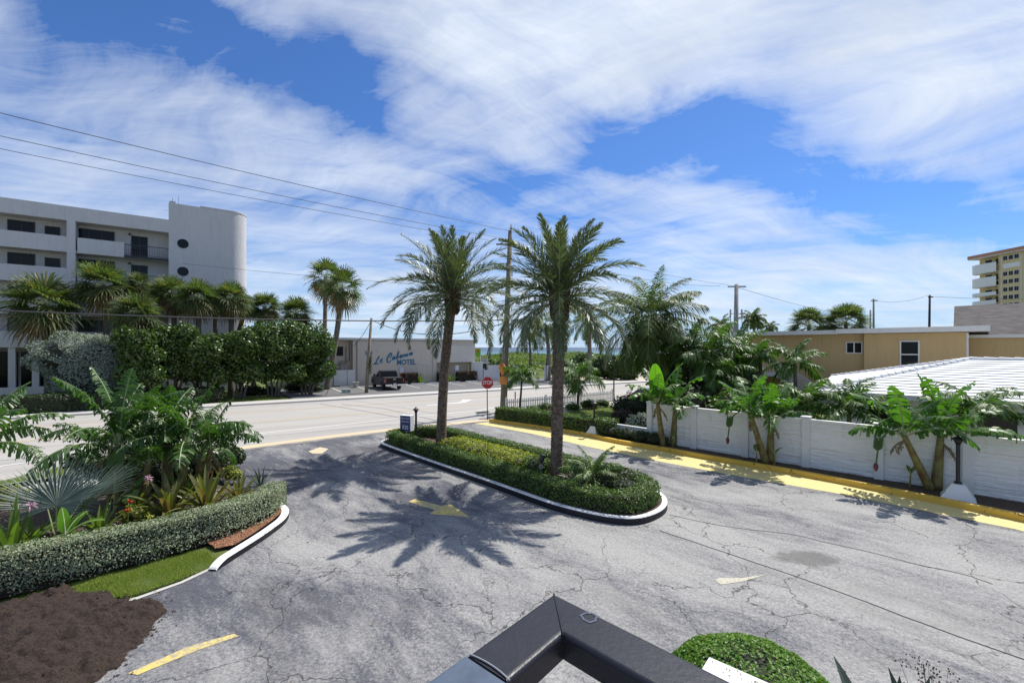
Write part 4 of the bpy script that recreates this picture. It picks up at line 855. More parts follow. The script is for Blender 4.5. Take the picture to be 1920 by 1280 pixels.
for yy in (457, 509):
    s0 = plane_s(343, A0, DA); Yd = A0[1] + DA[1] * s0; z = ZY(yy, Yd); fr = MB(); k = 24; pr = [(math.cos(a) * .56, math.sin(a) * .56) for a in np.arange(k) * 2 * math.pi / k]
    v = [(s0 + p[0], -.03, z + p[1]) for p in pr] + [(s0 + p[0], .02, z + p[1]) for p in pr]; fr.add(v, [(i, (i + 1) % k, k + (i + 1) % k, k + i) for i in range(k)])
    fr.add([(s0 + p[0] * q, -.03, z + p[1] * q) for q in (1, .86) for p in pr], [(i, k + i, k + (i + 1) % k, (i + 1) % k) for i in range(k)]); f_ = fr.build('round_window', M['bldg'], apt)
    g_ = MB(); g_.add([(s0 + p[0] * .9, -.015, z + p[1] * .9) for p in pr] + [(s0, -.015, z)], [(i, (i + 1) % k, k) for i in range(k)]); g_.build('pane', M['glass'], f_)
b = MB(); b.tube([(11.7, 1, 19.25), (11.7, 1, 20.0)], .03, 5); b.box((11.7, 1, 19.6), (.5, .1, .15)); b.tube([(12.2, 1, 19.25), (12.2, 1, 20.3)], .02, 5); b.build('roof_antenna', M['metalgrey'], apt)

# motel
M0 = np.array((-13.0, 55.6)); mo = thing('motel', 'beige two storey motel with blue script lettering on its blank side wall', 'building', (M0[0], M0[1], 0), math.atan2(.518, .855))
part(mo, 'wall', M['motel'], [(-6.7, 3.2, 0, 14, 0, 5.4), (-11.5, -6.7, 1.1, 14, 0, 5.4), (3.7, 8.7, .9, 12, 0, 2.6)])
part(mo, 'pilaster', M['motel'], [(3.2, 3.7, -.12, 14, 0, 5.45)])
part(mo, 'roof_edge', M['fascia'], [(-11.7, 3.3, -.18, 14.2, 5.45, 5.72)])
part(mo, 'overhanging_storey', M['motel_l'], [(3.72, 9.25, -.15, 12, 2.62, 4.85)]); part(mo, 'overhanging_storey', M['motel'], [(3.72, 9.25, -.13, 12, 4.86, 5.50)])  # upper strip takes the darker stucco: its shade is put into the colour
part(mo, 'roof_edge', M['fascia'], [(3.7, 9.45, -.3, 12.1, 5.51, 5.63)])
part(mo, 'brace', M['motel'], [(8.75, 9.1, .0, .9, .6, 2.6)])
window(mo, -9.1, -7.6, 1.09, 3.6, 4.7, 'blackmetal', 'glass', 1); window(mo, -9.8, -8.8, 1.09, 2.0, 2.9, 'blackmetal', 'glass', 1)
b = LB(); b.bx(1.15, 1.22, -.06, 0, 0, 2.6); b.bx(2.55, 2.62, -.06, 0, 0, 2.6); b.bx(1.22, 2.55, -.06, 0, 2.5, 2.6); b.build('door_frame', M['motel_l'], mo)
b = MB(); b.tube([(-6.9, 1.0, 5.2), (-6.9, .9, 3.0), (-8.0, .9, 2.9), (-8.0, .95, 1.9)], .06, 6); b.tube([(-6.25, -.06, 5.3), (-6.25, -.06, .6)], .07, 6); b.tube([(-7.3, 1.0, 4.6), (-7.3, .95, 2.7), (-8.3, .95, 2.6), (-8.3, .95, 1.9)], .05, 6); b.build('pipe', M['metalgrey'], mo)
for q in (-6.2, -3.9, -1.3, .9): part(mo, 'wall_vent', M['bldg_in'], [(q - .12, q + .12, -.05, 0, 4.1, 4.3)])
def on_wall(x, y, off=-.03):
    A = M0 + N2 * off; s = plane_s(x, A, T2); Y = A[1] + T2[1] * s; return (s, off, ZY(y, Y))
strokes = [  # script lettering traced as brush strokes: (points in a 16x enlargement of the wall, widths)
    ([(655, 600), (640, 640), (600, 690), (575, 760), (555, 805), (520, 830), (485, 848), (540, 826), (600, 826), (648, 822)], 26),
    ([(655, 600), (640, 625), (632, 650), (650, 640)], 22), ([(630, 700), (632, 680), (610, 665)], 10),
    ([(695, 745), (735, 725), (752, 690), (730, 682), (705, 715), (690, 765), (700, 795), (735, 790), (765, 755)], 22),
    ([(965, 650), (1010, 610), (1035, 560), (1030, 520), (1000, 510), (950, 560), (910, 640), (890, 710), (895, 765), (925, 790), (965, 775), (1015, 715)], 30),
    ([(1130, 600), (1095, 605), (1060, 650), (1055, 695), (1075, 705), (1105, 665), (1130, 605), (1118, 670), (1125, 695), (1150, 670)], 26),
    ([(1155, 680), (1200, 600), (1240, 510), (1245, 470), (1225, 490), (1195, 580), (1180, 650), (1190, 672), (1215, 660), (1240, 600), (1215, 590)], 24),
    ([(1345, 555), (1310, 560), (1275, 605), (1275, 645), (1295, 650), (1325, 610), (1345, 560), (1335, 620), (1345, 642), (1365, 620)], 26),
    ([(1400, 535), (1385, 590), (1375, 628), (1400, 570), (1425, 545), (1438, 560), (1425, 605), (1440, 612)], 24),
    ([(1515, 525), (1485, 530), (1462, 575), (1470, 602), (1500, 590), (1530, 545), (1515, 525)], 25),
    ([(1580, 480), (1570, 530), (1558, 585), (1580, 530), (1610, 495), (1625, 510), (1608, 560), (1620, 572), (1650, 530), (1658, 480), (1640, 500)], 25)]
lb = MB()
for pts, wd in strokes:
    P = smooth_line3([(p[0], 0, p[1]) for p in pts], 2); P = [(670 + p[0] / 16, 630 + p[2] / 16) for p in P]; W3 = np.array([on_wall(x, y, -.035) for x, y in P]); t = unit(np.gradient(W3, axis=0)); nn = np.stack([-t[:, 2], np.zeros(len(t)), t[:, 0]], 1); ww = wd / 16 * 60 / 830 * .66
    u = np.linspace(0, 1, len(P)); hw_ = (ww * (.62 + .5 * np.sin(u * math.pi)))[:, None]; m_ = len(P); V = np.concatenate([W3 - nn * hw_, W3 + nn * hw_]); lb.add(V, [(i, i + 1, m_ + i + 1, m_ + i) for i in range(m_ - 1)])
lb.build('script_lettering', M['letterblue'], mo)
def text(parent, name, body, size, m, loc, rot, extrude=.01, align='CENTER', sx=1, bold=.0, shear=0):
    c = bpy.data.curves.new(name, 'FONT'); c.body = body; c.size = size; c.extrude = extrude; c.align_x = align; c.align_y = 'CENTER'; c.offset = bold; c.shear = shear
    o = bpy.data.objects.new(name, c); link(o); dg = bpy.context.evaluated_depsgraph_get(); me = bpy.data.meshes.new_from_object(o.evaluated_get(dg)); bpy.data.objects.remove(o)
    o = link(bpy.data.objects.new(name, me)); me.materials.clear(); me.materials.append(m); o.location = loc; o.rotation_euler = rot; o.scale = (sx, 1, 1); o.parent = parent; return o
pm = on_wall((1215 + 1730) / 2 / 16 + 670, 630 + 785 / 16, -.04)
text(mo, 'lettering', 'MOTEL', .92, M['letterblue'], pm, (R(90), 0, 0), .01, 'CENTER', .83, .022)
p5 = on_wall(691.2, 662, -.04); text(mo, 'house_number', '504', .62, M['letterblue'], p5, (R(90), 0, 0), .01, 'CENTER', .95, .01)

# ------------------------------------------------------------------ tan building, right
B0 = np.array((19.7, 37.2)); DB = np.array((.70, -.714)); rzB = math.atan2(-.714, .70)
tb = thing('tan_building', 'tan two storey building with flat pale roof edge and outside stair', 'building', (B0[0], B0[1], 0), rzB)
part(tb, 'wall', M['tan'], [(-.2, 7.85, 0, 7, 0, 5.55), (7.85, 12.9, -.45, 7, 0, 5.55)])
part(tb, 'roof', M['fascia'], [(-.8, 6.3, -.75, 7.5, 5.56, 5.86), (6.3, 13.9, -.95, 7.5, 5.58, 5.92)])
part(tb, 'corner_trim', M['fascia'], [(12.9, 13.0, -.46, 0, 0, 5.5)])
window(tb, 6.75, 7.72, -.02, 4.15, 5.0, 'fascia', 'glass', 1, fw=.07); window(tb, 9.75, 10.75, -.47, 3.2, 5.05, 'fascia', 'glass', 0, 1, fw=.08)
part(tb, 'balcony', M['bldg'], [(-1.5, 2.6, -1.5, -.01, 2.35, 2.6), (-1.5, 1.7, -1.5, -1.42, 2.6, 3.15)])
b = LB(); b.bx(-1.5, 2.6, -1.5, -1.45, 3.52, 3.57)
for q in np.arange(-1.5, 2.6, .14): b.bx(q, q + .03, -1.5, -1.47, 2.6, 3.53)
for k in range(60):
    u = k / 59; x = 2.6 + 3.9 * u; z = 2.6 - 2.45 * u; b.bx(x, x + .03, -1.5, -1.47, z + .02, z + .95)
b.add([(2.6, -1.5, 3.57), (6.5, -1.5, 1.12), (6.5, -1.5, 1.07), (2.6, -1.5, 3.52), (2.6, -1.45, 3.57), (6.5, -1.45, 1.12), (6.5, -1.45, 1.07), (2.6, -1.45, 3.52)], [(0, 3, 2, 1), (4, 5, 6, 7), (0, 1, 5, 4), (3, 7, 6, 2)])
b.build('railing', M['fascia'], tb)
part(tb, 'stair', M['walk'], [(2.6 + .26 * k, 2.86 + .26 * k, -1.44, -.1, 2.6 - .165 * (k + 1) - .2, 2.6 - .165 * (k + 1)) for k in range(15)])
# grey shingled building behind it
gb = thing('gabled_building', 'tan building with grey shingled pitched roof beside the flat roofed block', 'building', (B0[0], B0[1], 0), rzB)
part(gb, 'wall', M['tan'], [(13.02, 32, 1.1, 9.5, 0, 5.3)])
b = MB(); b.add([(12.3, 1.0, 5.38), (33, 1.0, 5.38), (33, 5.6, 7.6), (12.3, 5.6, 7.6), (12.3, 1.0, 5.26), (33, 1.0, 5.26), (33, 5.6, 7.45), (12.3, 5.6, 7.45), (33, 10.2, 5.38), (12.3, 10.2, 5.38), (12.3, 10.2, 5.26)], [(0, 1, 2, 3), (4, 7, 6, 5), (0, 3, 7, 4), (0, 4, 5, 1), (3, 2, 8, 9)]); b.build('roof', M['shingle'], gb)
b = MB(); b.add([(12.5, 1.2, 5.3), (12.5, 10.0, 5.3), (12.5, 5.6, 7.4)], [(0, 1, 2)]); b.build('gable', M['tan'], gb)
part(gb, 'roof_edge', M['fascia'], [(12.3, 33, .9, .99, 5.2, 5.4)])

# white tile house
d2, HE0, HE1, HR = np.array((.70, -.714)), np.array((13.8, 20.2)), np.array((21.8, 30.2)), np.array((22.6, 21.9))
wh = thing('white_roofed_house', 'low white house with ridged white tile hip roof behind the garden wall', 'house', (HE0[0], HE0[1], 0), 0)
ez, rz_ = 2.62, 3.98; L = 17.0
HE3 = HE0 + d2 * L; HR2 = HR + d2 * (L - 6)
def courses(b, A, B_, C_, D_, n, th=.045):
    """stepped tile courses from eave edge A-B up to ridge edge D-C"""
    A, B_, C_, D_ = [np.array(q, float) for q in (A, B_, C_, D_)]; nrm = unit(np.cross(B_ - A, D_ - A)); nrm = nrm if nrm[2] > 0 else -nrm
    for k in range(n):
        u0, u1 = k / n, (k + 1) / n; a, c = A + (D_ - A) * u0, B_ + (C_ - B_) * u0; e, f = A + (D_ - A) * u1, B_ + (C_ - B_) * u1
        b.add([a + nrm * th, c + nrm * th, f + nrm * .004, e + nrm * .004, a, c], [(0, 1, 2, 3), (4, 5, 1, 0)])
b = MB(); z3 = lambda p, z: (p[0], p[1], z)
courses(b, z3(HE0, ez), z3(HE3, ez), z3(HR2, rz_), z3(HR, rz_), 15); courses(b, z3(HE1, ez), z3(HE0, ez), z3(HR, rz_), z3(HR, rz_), 15)
b.add([z3(HE1, ez), z3(HE1 + d2 * L, ez), z3(HR2, rz_), z3(HR, rz_)], [(0, 1, 2, 3)])
for a, c in ((z3(HE0, ez + .04), z3(HR, rz_ + .05)), (z3(HE1, ez + .04), z3(HR, rz_ + .05)), (z3(HR, rz_ + .05), z3(HR2, rz_ + .05))):
    n_ = 22; P = [np.array(a) + (np.array(c) - np.array(a)) * k / n_ for k in range(n_ + 1)]
    for k in range(n_): b.tube([P[k] , P[k] + (P[k + 1] - P[k]) * 1.06 - np.array((0, 0, .015))], [.11, .085], 7)
b.build('roof', mat('white_roof_tile', (.74, .74, .73), .6, var=.12, vscale=1.2, bump=.1), wh, world=True)
b = MB(); ins = (HE1 - HE0) / np.linalg.norm(HE1 - HE0)
q0 = HE0 + d2 * .6 + ins * .5; q1 = HE1 + d2 * .6 - ins * .5; b.poly([tuple(q0), tuple(q0 + d2 * L), tuple(q1 + d2 * L), tuple(q1)], 0, ez - .08); b.build('wall', M['white'], wh, world=True)
b = MB(); b.poly([tuple(HE0 - d2 * .03), tuple(HE0 + d2 * L), tuple(HE0 + d2 * L + ins * .06), tuple(HE0 + ins * .06)], ez - .17, ez - .002); b.build('roof_edge', M['fascia'], wh, world=True)
hw = Vector((q0[0] - HE0[0], q0[1] - HE0[1], 0))
for s0, s1 in ((1.3, 2.7), (4.6, 5.6), (8.2, 9.6)):
    wv = MB(); aa = q0 + d2 * s0 - ins * .03; cc_ = q0 + d2 * s1 - ins * .03; wv.poly([tuple(aa), tuple(cc_), tuple(cc_ + ins * .05), tuple(aa + ins * .05)], 1.0, 2.2); wv.build('window', M['glass'], wh, world=True)

# far high-rise
hr = thing('high_rise', 'yellow ochre high rise with white curved balconies and terracotta roof edge far on the right', 'building', (189, 181, 0), 0)
part(hr, 'wall', M['tan2'], [(0, 30, -50, -9, 0, 40.2), (2.2, 30, -9, 0, 0, 40.2)])
part(hr, 'wall_pier', M['fascia'], [(-.1, .0, -10.3, -9.9, 0, 40), (-.1, 0, -16.9, -16.5, 0, 40)])
part(hr, 'roof_edge', M['terracotta'], [(-1.6, 31, -51, 1.2, 40.6, 41.8)]); part(hr, 'roof_soffit', M['fascia'], [(-1.5, 30.9, -50.9, 1.1, 40.25, 40.58)])
for k, (z0, z1) in enumerate(((34.1, 37.9), (28.6, 32.4), (25.0, 26.4), (21.5, 23.2), (18.4, 20.2), (15.3, 17), (12.2, 14), (9, 10.8))):
    b = LB(); arc_ = [(-.8 + .0, -8.9), (-1.0, -5), (-.8, -1.2), (.2, .9), (2.6, 1.6), (2.6, .6), (2.6, -8.9)]; b.poly(arc_, z0, z0 + .3)
    for p, q in zip(arc_[:4], arc_[1:5]): ang = math.atan2(q[1] - p[1], q[0] - p[0]); ln = math.hypot(q[0] - p[0], q[1] - p[1]); b.box(((p[0] + q[0]) / 2, (p[1] + q[1]) / 2, (z0 + z1) / 2 + .15), (ln, .12, (z1 - z0) * .99 - .3), ang)
    b.build('balcony', M['white'], hr)
for k in range(12):
    z = 38.7 - 3.0 * k
    if k == 1: part(hr, 'wall_panel', M['white'], [(-.08, 0, -16.3, -10.6, z - .9, z + .9)]); continue
    for q in range(3):
        y0 = -16.1 + 1.9 * q; w_ = part(hr, 'window', M['white'], [(-.12, -.02, y0, y0 + 1.6, z - .9, z + .9)]); part(w_, 'pane', M['glass'], [(-.16, -.11, y0 + .12, y0 + .78, z - .78, z + .78), (-.16, -.11, y0 + .86, y0 + 1.5, z - .78, z + .78)])
    part(hr, 'window', M['glass'], [(2.1, 2.19, -8, -6, z - 1.2, z + .8), (2.1, 2.19, -4.6, -2.4, z - 1.2, z + .8)])

# ------------------------------------------------------------------ garden wall of white panels
W0 = np.array((6.63, 21.2)); dW = np.array((.697, -.717)); nW = np.array((.717, .697)); rzW = math.atan2(-.717, .697)
gw = thing('garden_wall', 'tall white wall of rough stone-look panels between plain posts', 'wall', (W0[0], W0[1], .12), rzW)
sp_ = 2.12
for k in range(10):
    part(gw, 'post', M['white'], [(k * sp_ - .13, k * sp_ + .13, -.13, .13, -.1, 1.84)], bevel=.01); part(gw, 'post_cap', M['white'], [(k * sp_ - .16, k * sp_ + .16, -.16, .16, 1.84, 1.90)], bevel=.015)
    if k == 9: break
    x0, x1 = k * sp_ + .13, (k + 1) * sp_ - .13; b = MB(); nx, nz = 60, 70; xs = np.linspace(x0, x1, nx); zs = np.linspace(-.05, 1.72, nz); X, Z = np.meshgrid(xs, zs, indexing='ij')
    row = .145; ph = (Z / row) % 1; rid = np.floor(Z / row).astype(int); off = rng.uniform(-.022, .022, 40)[rid % 40]; cols = rng.uniform(.3, .8, 40)
    from mathutils import noise as mn
    nzv = np.array([mn.fractal(Vector((x * 1.6 + k * 7, z * 9, r_)), .8, 2.1, 4) for x, z, r_ in zip(X.ravel(), Z.ravel(), rid.ravel())]).reshape(X.shape)
    Yd = -.035 + off - .02 * nzv + .03 * np.exp(-((np.minimum(ph, 1 - ph)) / .10) ** 2) * (np.abs(nzv) + .3)
    V = np.stack([X, Yd, Z], -1); i, j = np.meshgrid(np.arange(nx - 1), np.arange(nz - 1), indexing='ij'); q = i * nz + j; b.add(V, np.stack([q, q + nz, q + nz + 1, q + 1], -1).reshape(-1, 4))
    b.box(((x0 + x1) / 2, .03, .83), (x1 - x0, .04, 1.8)); b.box(((x0 + x1) / 2, 0, 1.765), (x1 - x0, .19, .075)); b.build('panel', M['wallpanel'], gw)
lw_ = thing('low_wall', 'knee-high white wall joining the tall panel wall', 'wall', (W0[0] - dW[0] * 2.2, W0[1] - dW[1] * 2.2, .1), rzW)
part(lw_, 'panel', M['white'], [(.12, 2.05, -.05, .05, 0, .55), (.12, 2.05, -.08, .08, .55, .61)]); b = LB(); b.bx(-.12, .12, -.12, .12, 0, .66); b.bx(-.15, .15, -.15, .15, .66, .72); b.build('post', M['white'], lw_, bevel=.01)

# ------------------------------------------------------------------ small standing things
def octagon(r): return [(r * math.cos(R(22.5 + 45 * k)), r * math.sin(R(22.5 + 45 * k))) for k in range(8)]
bs = G(914, 787, .05); ss = thing('stop_sign', 'red octagonal stop sign on a thin dark post at the end of the yellow kerb', 'road sign', bs, R(4))
b = MB(); b.tube([(0, .03, 0), (-.03, .03, 2.75)], .03, 8); b.build('post', M['blackmetal'], ss)
def plate(parent, name, pts, y, th, z, m):
    n = len(pts); b = MB(); v = [(p[0], y, z + p[1]) for p in pts] + [(p[0], y + th, z + p[1]) for p in pts]; b.V.append(np.array(v, float)); b.Fc.append([list(range(n))[::-1][::-1], [n + n - 1 - i for i in range(n)]] + [[i, n + i, n + (i + 1) % n, (i + 1) % n] for i in range(n)]); b.M.append(np.zeros(n + 2, int)); b.n = 2 * n; return b.build(name, m, parent)
r8 = .375 / math.cos(R(22.5)); zc = 2.33
plate(ss, 'border', octagon(r8), -.004, .008, zc, M['signwhite']); plate(ss, 'face', octagon(r8 * .945), -.009, .004, zc, M['stopred'])
text(ss, 'lettering', 'STOP', .32, M['signwhite'], (0, -.012, zc), (R(90), 0, 0), .002, 'CENTER', .78, .006)
# house sign
sg = G(760, 823.5, .17); hs = thing('house_sign', 'blue box sign reading 525 on a short post in the island hedge', 'sign', (AT(760, 21.3), 21.3, .17), R(-22))
b = MB(); b.tube([(0, .1, 0), (0, .1, .45)], .03, 8); b.build('post', M['signwhite'], hs)
part(hs, 'box', M['signwhite'], [(-.30, .30, -.02, .30, .40, 1.16)], bevel=.015); part(hs, 'face', M['signblue'], [(-.28, .28, -.028, -.022, .42, 1.13)])
text(hs, 'lettering', 'Ocean Sand', .115, M['signwhite'], (0, -.032, 1.02), (R(90), 0, 0), .002, 'CENTER', .88, .001)
text(hs, 'lettering', 'Atlantic Place', .105, M['signwhite'], (0, -.032, .87), (R(90), 0, 0), .002, 'CENTER', .80, .001)
text(hs, 'house_number', '525', .24, M['signwhite'], (.02, -.032, .58), (R(90), 0, 0), .002, 'CENTER', 1, .006)
def bollard(label, loc, h, pyramid=None):
    t = thing('bollard_light', label, 'lamp', loc, R(-44), 'black bollard lights along the drive'); z = 0
    if pyramid:
        w_, tw, ph = pyramid; b = MB(); b.box((0, 0, ph / 2 - .02), (w_, w_, ph + .04), 0, taper=tw / w_); b.build('base', M['white'], t, bevel=.012); z = ph
    b = MB(); b.lathe([(.09, z), (.09, z + .05), (.055, z + .07), (.05, z + .12), (.05, z + h - .24), (.06, z + h - .22), (.05, z + h - .2), (.075, z + h - .19)], (0, 0, 0), 14); b.build('post', M['blackmetal'], t, smooth=False)
    b = MB(); b.lathe([(.05, z + h - .2), (.095, z + h - .13), (.10, z + h - .08), (.165, z + h - .075), (.15, z + h - .05), (.07, z + h - .01), (.035, z + h + .02), (.03, z + h + .05), (.005, z + h + .06)], (0, 0, 0), 16); b.build('lamp_head', M['blackmetal'], t)
    return t
bollard('black bollard light on a large white pyramid base in front of the tall wall', (13.25, 13.15, .10), 1.38, (.82, .30, .46))
bollard('black bollard light on a white pyramid base beside the low wall', (4.25, 22.9, .10), 1.24, (.72, .28, .44))
bollard('black bollard light in the island hedge next to the blue 525 sign', (AT(780, 21.0), 21.0, .17), 1.55)
# spotlight in the island
sl = thing('spotlight', 'small black spotlight on a stake beside the nearer date palm', 'lamp', (AT(1014, 14.9), 14.9, .17), R(-20)); b = MB(); b.tube([(0, 0, 0), (0, 0, .55)], .02, 6); b.box((0, 0, .4), (.1, .1, .12)); b.build('stake', M['metalgrey'], sl); b = MB(); b.tube([(0, 0, .55), (.02, .03, .62), (.06, .08, .80)], [.06, .085, .095], 10); b.build('lamp_head', M['blackmetal'], sl); b = MB(); b.tube([(.062, .083, .802), (.064, .085, .808)], .075, 10); b.build('lens', M['signwhite'], sl)
for i, (px, py, s_, lab) in enumerate(((1058, 893, .16, 'pinkish stone at the foot of the nearer date palm'), (1070, 888, .12, 'small pale stone right of the nearer date palm trunk'), (1092, 902, .13, 'pale stone between the spiky plant and the island hedge'), (1022, 888, .10, 'pale stone under the small black spotlight'), (830, 830, .16, 'pale stone at the foot of the farther date palm'), (770, 825, .12, 'white stone beside the base of the 525 sign'))):
    c = G(px, py, .25); b = MB(); b.lathe([(.02, -s_ * .5), (s_ * .8, -s_ * .3), (s_, .1 * s_), (s_ * .6, s_ * .5), (.02, s_ * .62)], (0, 0, 0), 7); v = b.V[0]; b.V[0] = v * (1 + rng.uniform(-.18, .18, v.shape)); one('garden_stone', b, M['stone'], lab, 'stone', 'stones on the island', loc=c)

# utility poles
mp = thing('utility_pole', 'tall weathered wooden utility pole with orange signs behind the stop sign', 'utility pole', (-.62, 31.5, 0), 0, 'utility poles')
b = MB(); b.tube([(0, 0, 0), (.25, 0, 6.5), (.50, 0, 12.9)], [.25, .20, .145], 12); b.tube([(.52, -.1, 12.0), (.56, -.1, 13.3)], .05, 6); b.build('pole', M['polewood'], mp, smooth=True)
b = MB(); b.box((.30, -.1, 11.9), (1.6, .1, .1)); b.tube([(-.2, -.1, 11.95), (.5, -.1, 12.35)], .03, 5); b.tube([(.9, -.1, 11.95), (.5, -.1, 12.35)], .03, 5); b.build('crossarm', M['polewood'], mp)
b = MB(); b.box((.1, -.1, 10.35), (1.5, .08, .08))
for q in (-.6, -.2, .2): b.lathe([(.02, 0), (.06, .05), (.06, .14), (.03, .2)], (q, -.1, 10.4), 8)
b.tube([(.62, -.15, 10.3), (.62, -.15, 9.6)], .05, 6); b.build('insulator_bracket', M['metalgrey'], mp)
b = MB(); b.tube([(.02, -.24, 2.6), (.3, -.22, 9)], .035, 5); b.build('conduit', M['metalgrey'], mp)
od = thing('warning_sign', 'orange diamond warning sign seen nearly edge on, nailed to the tall utility pole', 'road sign', (-.62 - .06, 31.5 - .22, 0), math.atan2(T2[1], T2[0]) - R(90) + R(0))
hd = .54; plate(od, 'face', [(0, hd), (-hd, 0), (0, -hd), (hd, 0)], -.02, .02, ZY(690, 31.3), M['orange'])
op = thing('supplementary_sign', 'small square orange plate below the diamond sign on the tall utility pole', 'road sign', (-.62 + .02, 31.5 - .28, 0), R(-38)); plate(op, 'face', [(-.31, .28), (-.31, -.28), (.31, -.28), (.31, .28)], -.02, .02, ZY(713, 31.2), M['orange'])
def pole(label, px, Y, ytop, r, arm=None, m='concpole', lean=0, extras=False, name='utility_pole'):
    t = thing(name, label, 'utility pole', (AT(px, Y), Y, 0), 0, 'utility poles'); z = ZY(ytop, Y); b = MB(); b.tube([(0, 0, 0), (lean, 0, z)], [r * 1.25, r * .8], 10); b.build('pole', M[m], t, smooth=True)
    if arm: b = MB(); b.box((lean, -.1, z - .25), (arm, .12, .14)); b.build('crossarm', M[m], t)
    if extras:
        b = MB()
        for q in (-.62, -.15, .55): b.box((q, -.2, z - 3.0), (.12, .12, .75)); b.tube([(q, -.2, z - 3.4), (q + .02, -.2, z - 4.3), (q * .8, -.2, z - 5.5)], .035, 5); b.box((q * 1.1, -.2, z - 3.4), (.22, .1, .1))
        b.box((-.05, -.15, z - 3.05), (1.25, .06, .06)); b.box((-.3, -.15, z - 5.6), (1.0, .06, .1)); b.tube([(-.68, -.2, z - 5.5), (-.66, -.15, z - 9)], .05, 5); b.build('switchgear', M['metalgrey'], t)
    return t
thin = thing('utility_pole', 'thin leaning wooden pole wrapped in vine beside the black pickup', 'utility pole', (AT(687, 43.9), 43.9, .1), 0, 'utility poles'); b = MB(); b.tube([(0, 0, 0), (.18, 0, 3.2), (.5, 0, 7.4)], [.18, .16, .11], 9); b.build('pole', M['polewood'], thin, smooth=True)
b = MB(); P = np.stack([rng.normal(.33, .10, 500), rng.normal(0, .10, 500), rng.triangular(1.6, 2.9, 4.1, 500)], 1); leaf_cards(b, P, rng.normal(0, 1, (500, 3)), .12, .09); b.build('vine', M['dark_shrub'], thin)
pole('grey concrete pole with crossarm and switchgear rising above the garden palms', 1379, 46, 533, .24, 1.85, 'concpole', .1, True)
pole('grey pole with short arm above the left part of the tan roof', 1638, 58, 560, .13, .8, 'concpole')
pole('short grey stub pole left of a taller grey pole above the tan roof', 1632, 60, 581, .13, None, 'concpole')
pole('dark slim pole above the right part of the tan roof', 1741, 54, 553, .13, .55, 'blackmetal', .15)

def wire(label, pts, r=.012, sag=0.0, n=20, group=None):
    P = []
    for a, c in zip(pts[:-1], pts[1:]): a, c = np.array(a), np.array(c); t = np.linspace(0, 1, n)[:, None]; P.append(a * (1 - t) + c * t - np.array((0, 0, sag)) * 4 * t * (1 - t))
    b = MB(); b.tube(np.vstack([q[:-1] for q in P[:-1]] + [P[-1]]) if len(P) > 1 else P[0], r, 4); return one('overhead_wire', b, M['wire'], label, 'cable', group or 'overhead wires')
def P3(x, y, Y): return (AT(x, Y), Y, ZY(y, Y))
def left_end(y): return P3(0, y, 18.55)
def extend(a, c, k): a, c = np.array(a), np.array(c); return tuple(a + (a - c) * k)
top = P3(958, 433, 31.5); k1 = P3(940, 446, 31.5); k2 = P3(925, 452, 31.5)
wire('uppermost overhead wire sloping from the upper left to the tall wooden pole', [extend(left_end(204), top, .3), top], .016, .25)
wire('middle overhead wire sloping from the upper left to the tall wooden pole', [extend(left_end(247), k1, .3), k1], .014, .25)
wire('lowest of the three wires sloping from the upper left, with a small splice on it', [extend(left_end(272), k2, .3), k2], .012, .22)
arm2 = P3(1366, 534, 46)
wire('upper thin wire from the tall wooden pole to the concrete crossarm pole', [top, arm2], .014, .5); wire('lower thin wire from the tall wooden pole to the concrete crossarm pole', [k1, P3(1350, 536, 46)], .014, .9)
wire('thin wire running down right from the concrete crossarm pole', [P3(1384, 539, 46), P3(1560, 585, 70)], .02, .2)
wire('thin wire from the grey roof pole to the dark slim pole', [P3(1640, 563, 58), P3(1741, 553, 54)], .016, .5); wire('thin wire from the dark slim pole to the right past the high rise', [P3(1745, 556, 54), P3(2000, 560, 60)], .02, .15)
c_end = P3(944, 600, 31.3); wire('thick black cable running level across the left half in front of the palms', [extend(P3(0, 571, 18.55), c_end, .3), c_end], .035, .35)
wire('faint wire from the white stair tower to the tall wooden pole', [P3(325, 492, 46), P3(945, 545, 31.4)], .012, .15)
wire('drooping cable from the leaning pole top to the tall wooden pole', [P3(697, 600, 43.8), P3(944, 606, 31.3)], .028, 1.1)
wire('cable dropping from the leaning pole to the motel corner', [P3(696, 601, 43.8), P3(663, 648, 51.5)], .03, .25)
# picket fence
f0, f1 = np.array(RD(16.9, 26.9)[:2]), None; f0 = np.array((AT(951, 31.0), 31.0)); f1 = np.array((AT(1150, 37.2), 37.2)); ang = math.atan2(*(f1 - f0)[::-1]); fl = np.linalg.norm(f1 - f0)
pf = thing('picket_fence', 'low white picket fence along the roadside garden', 'fence', (f0[0], f0[1], .09), ang)
b = LB()
for q in np.arange(0, fl, .165):
    b.add([(q, -.02, .05), (q + .085, -.02, .05), (q + .085, -.02, .82), (q + .0425, -.02, .90), (q, -.02, .82), (q, 0, .05), (q + .085, 0, .05), (q + .085, 0, .82), (q + .0425, 0, .90), (q, 0, .82)], [(0, 1, 6, 5), (1, 2, 7, 6), (4, 0, 5, 9)]); b.Fc.append([[b.n - 10 + k for k in range(5)], [b.n - 5 + k for k in range(5)][::-1]]); b.M.append(np.zeros(2, int)); b.add([(q + .085, -.02, .82), (q + .0425, -.02, .90), (q + .0425, 0, .90), (q + .085, 0, .82), (q, -.02, .82), (q, 0, .82)], [(0, 1, 2, 3), (4, 5, 2, 1)])
b.build('pickets', M['white'], pf); part(pf, 'rail', M['white'], [(0, fl, .005, .045, .2, .28)]); part(pf, 'rail', M['white'], [(0, fl, .005, .045, .62, .70)])
for q in (0, fl * .33, fl * .66, fl): part(pf, 'post', M['white'], [(q - .06, q + .06, .05, .17, 0, .98)])
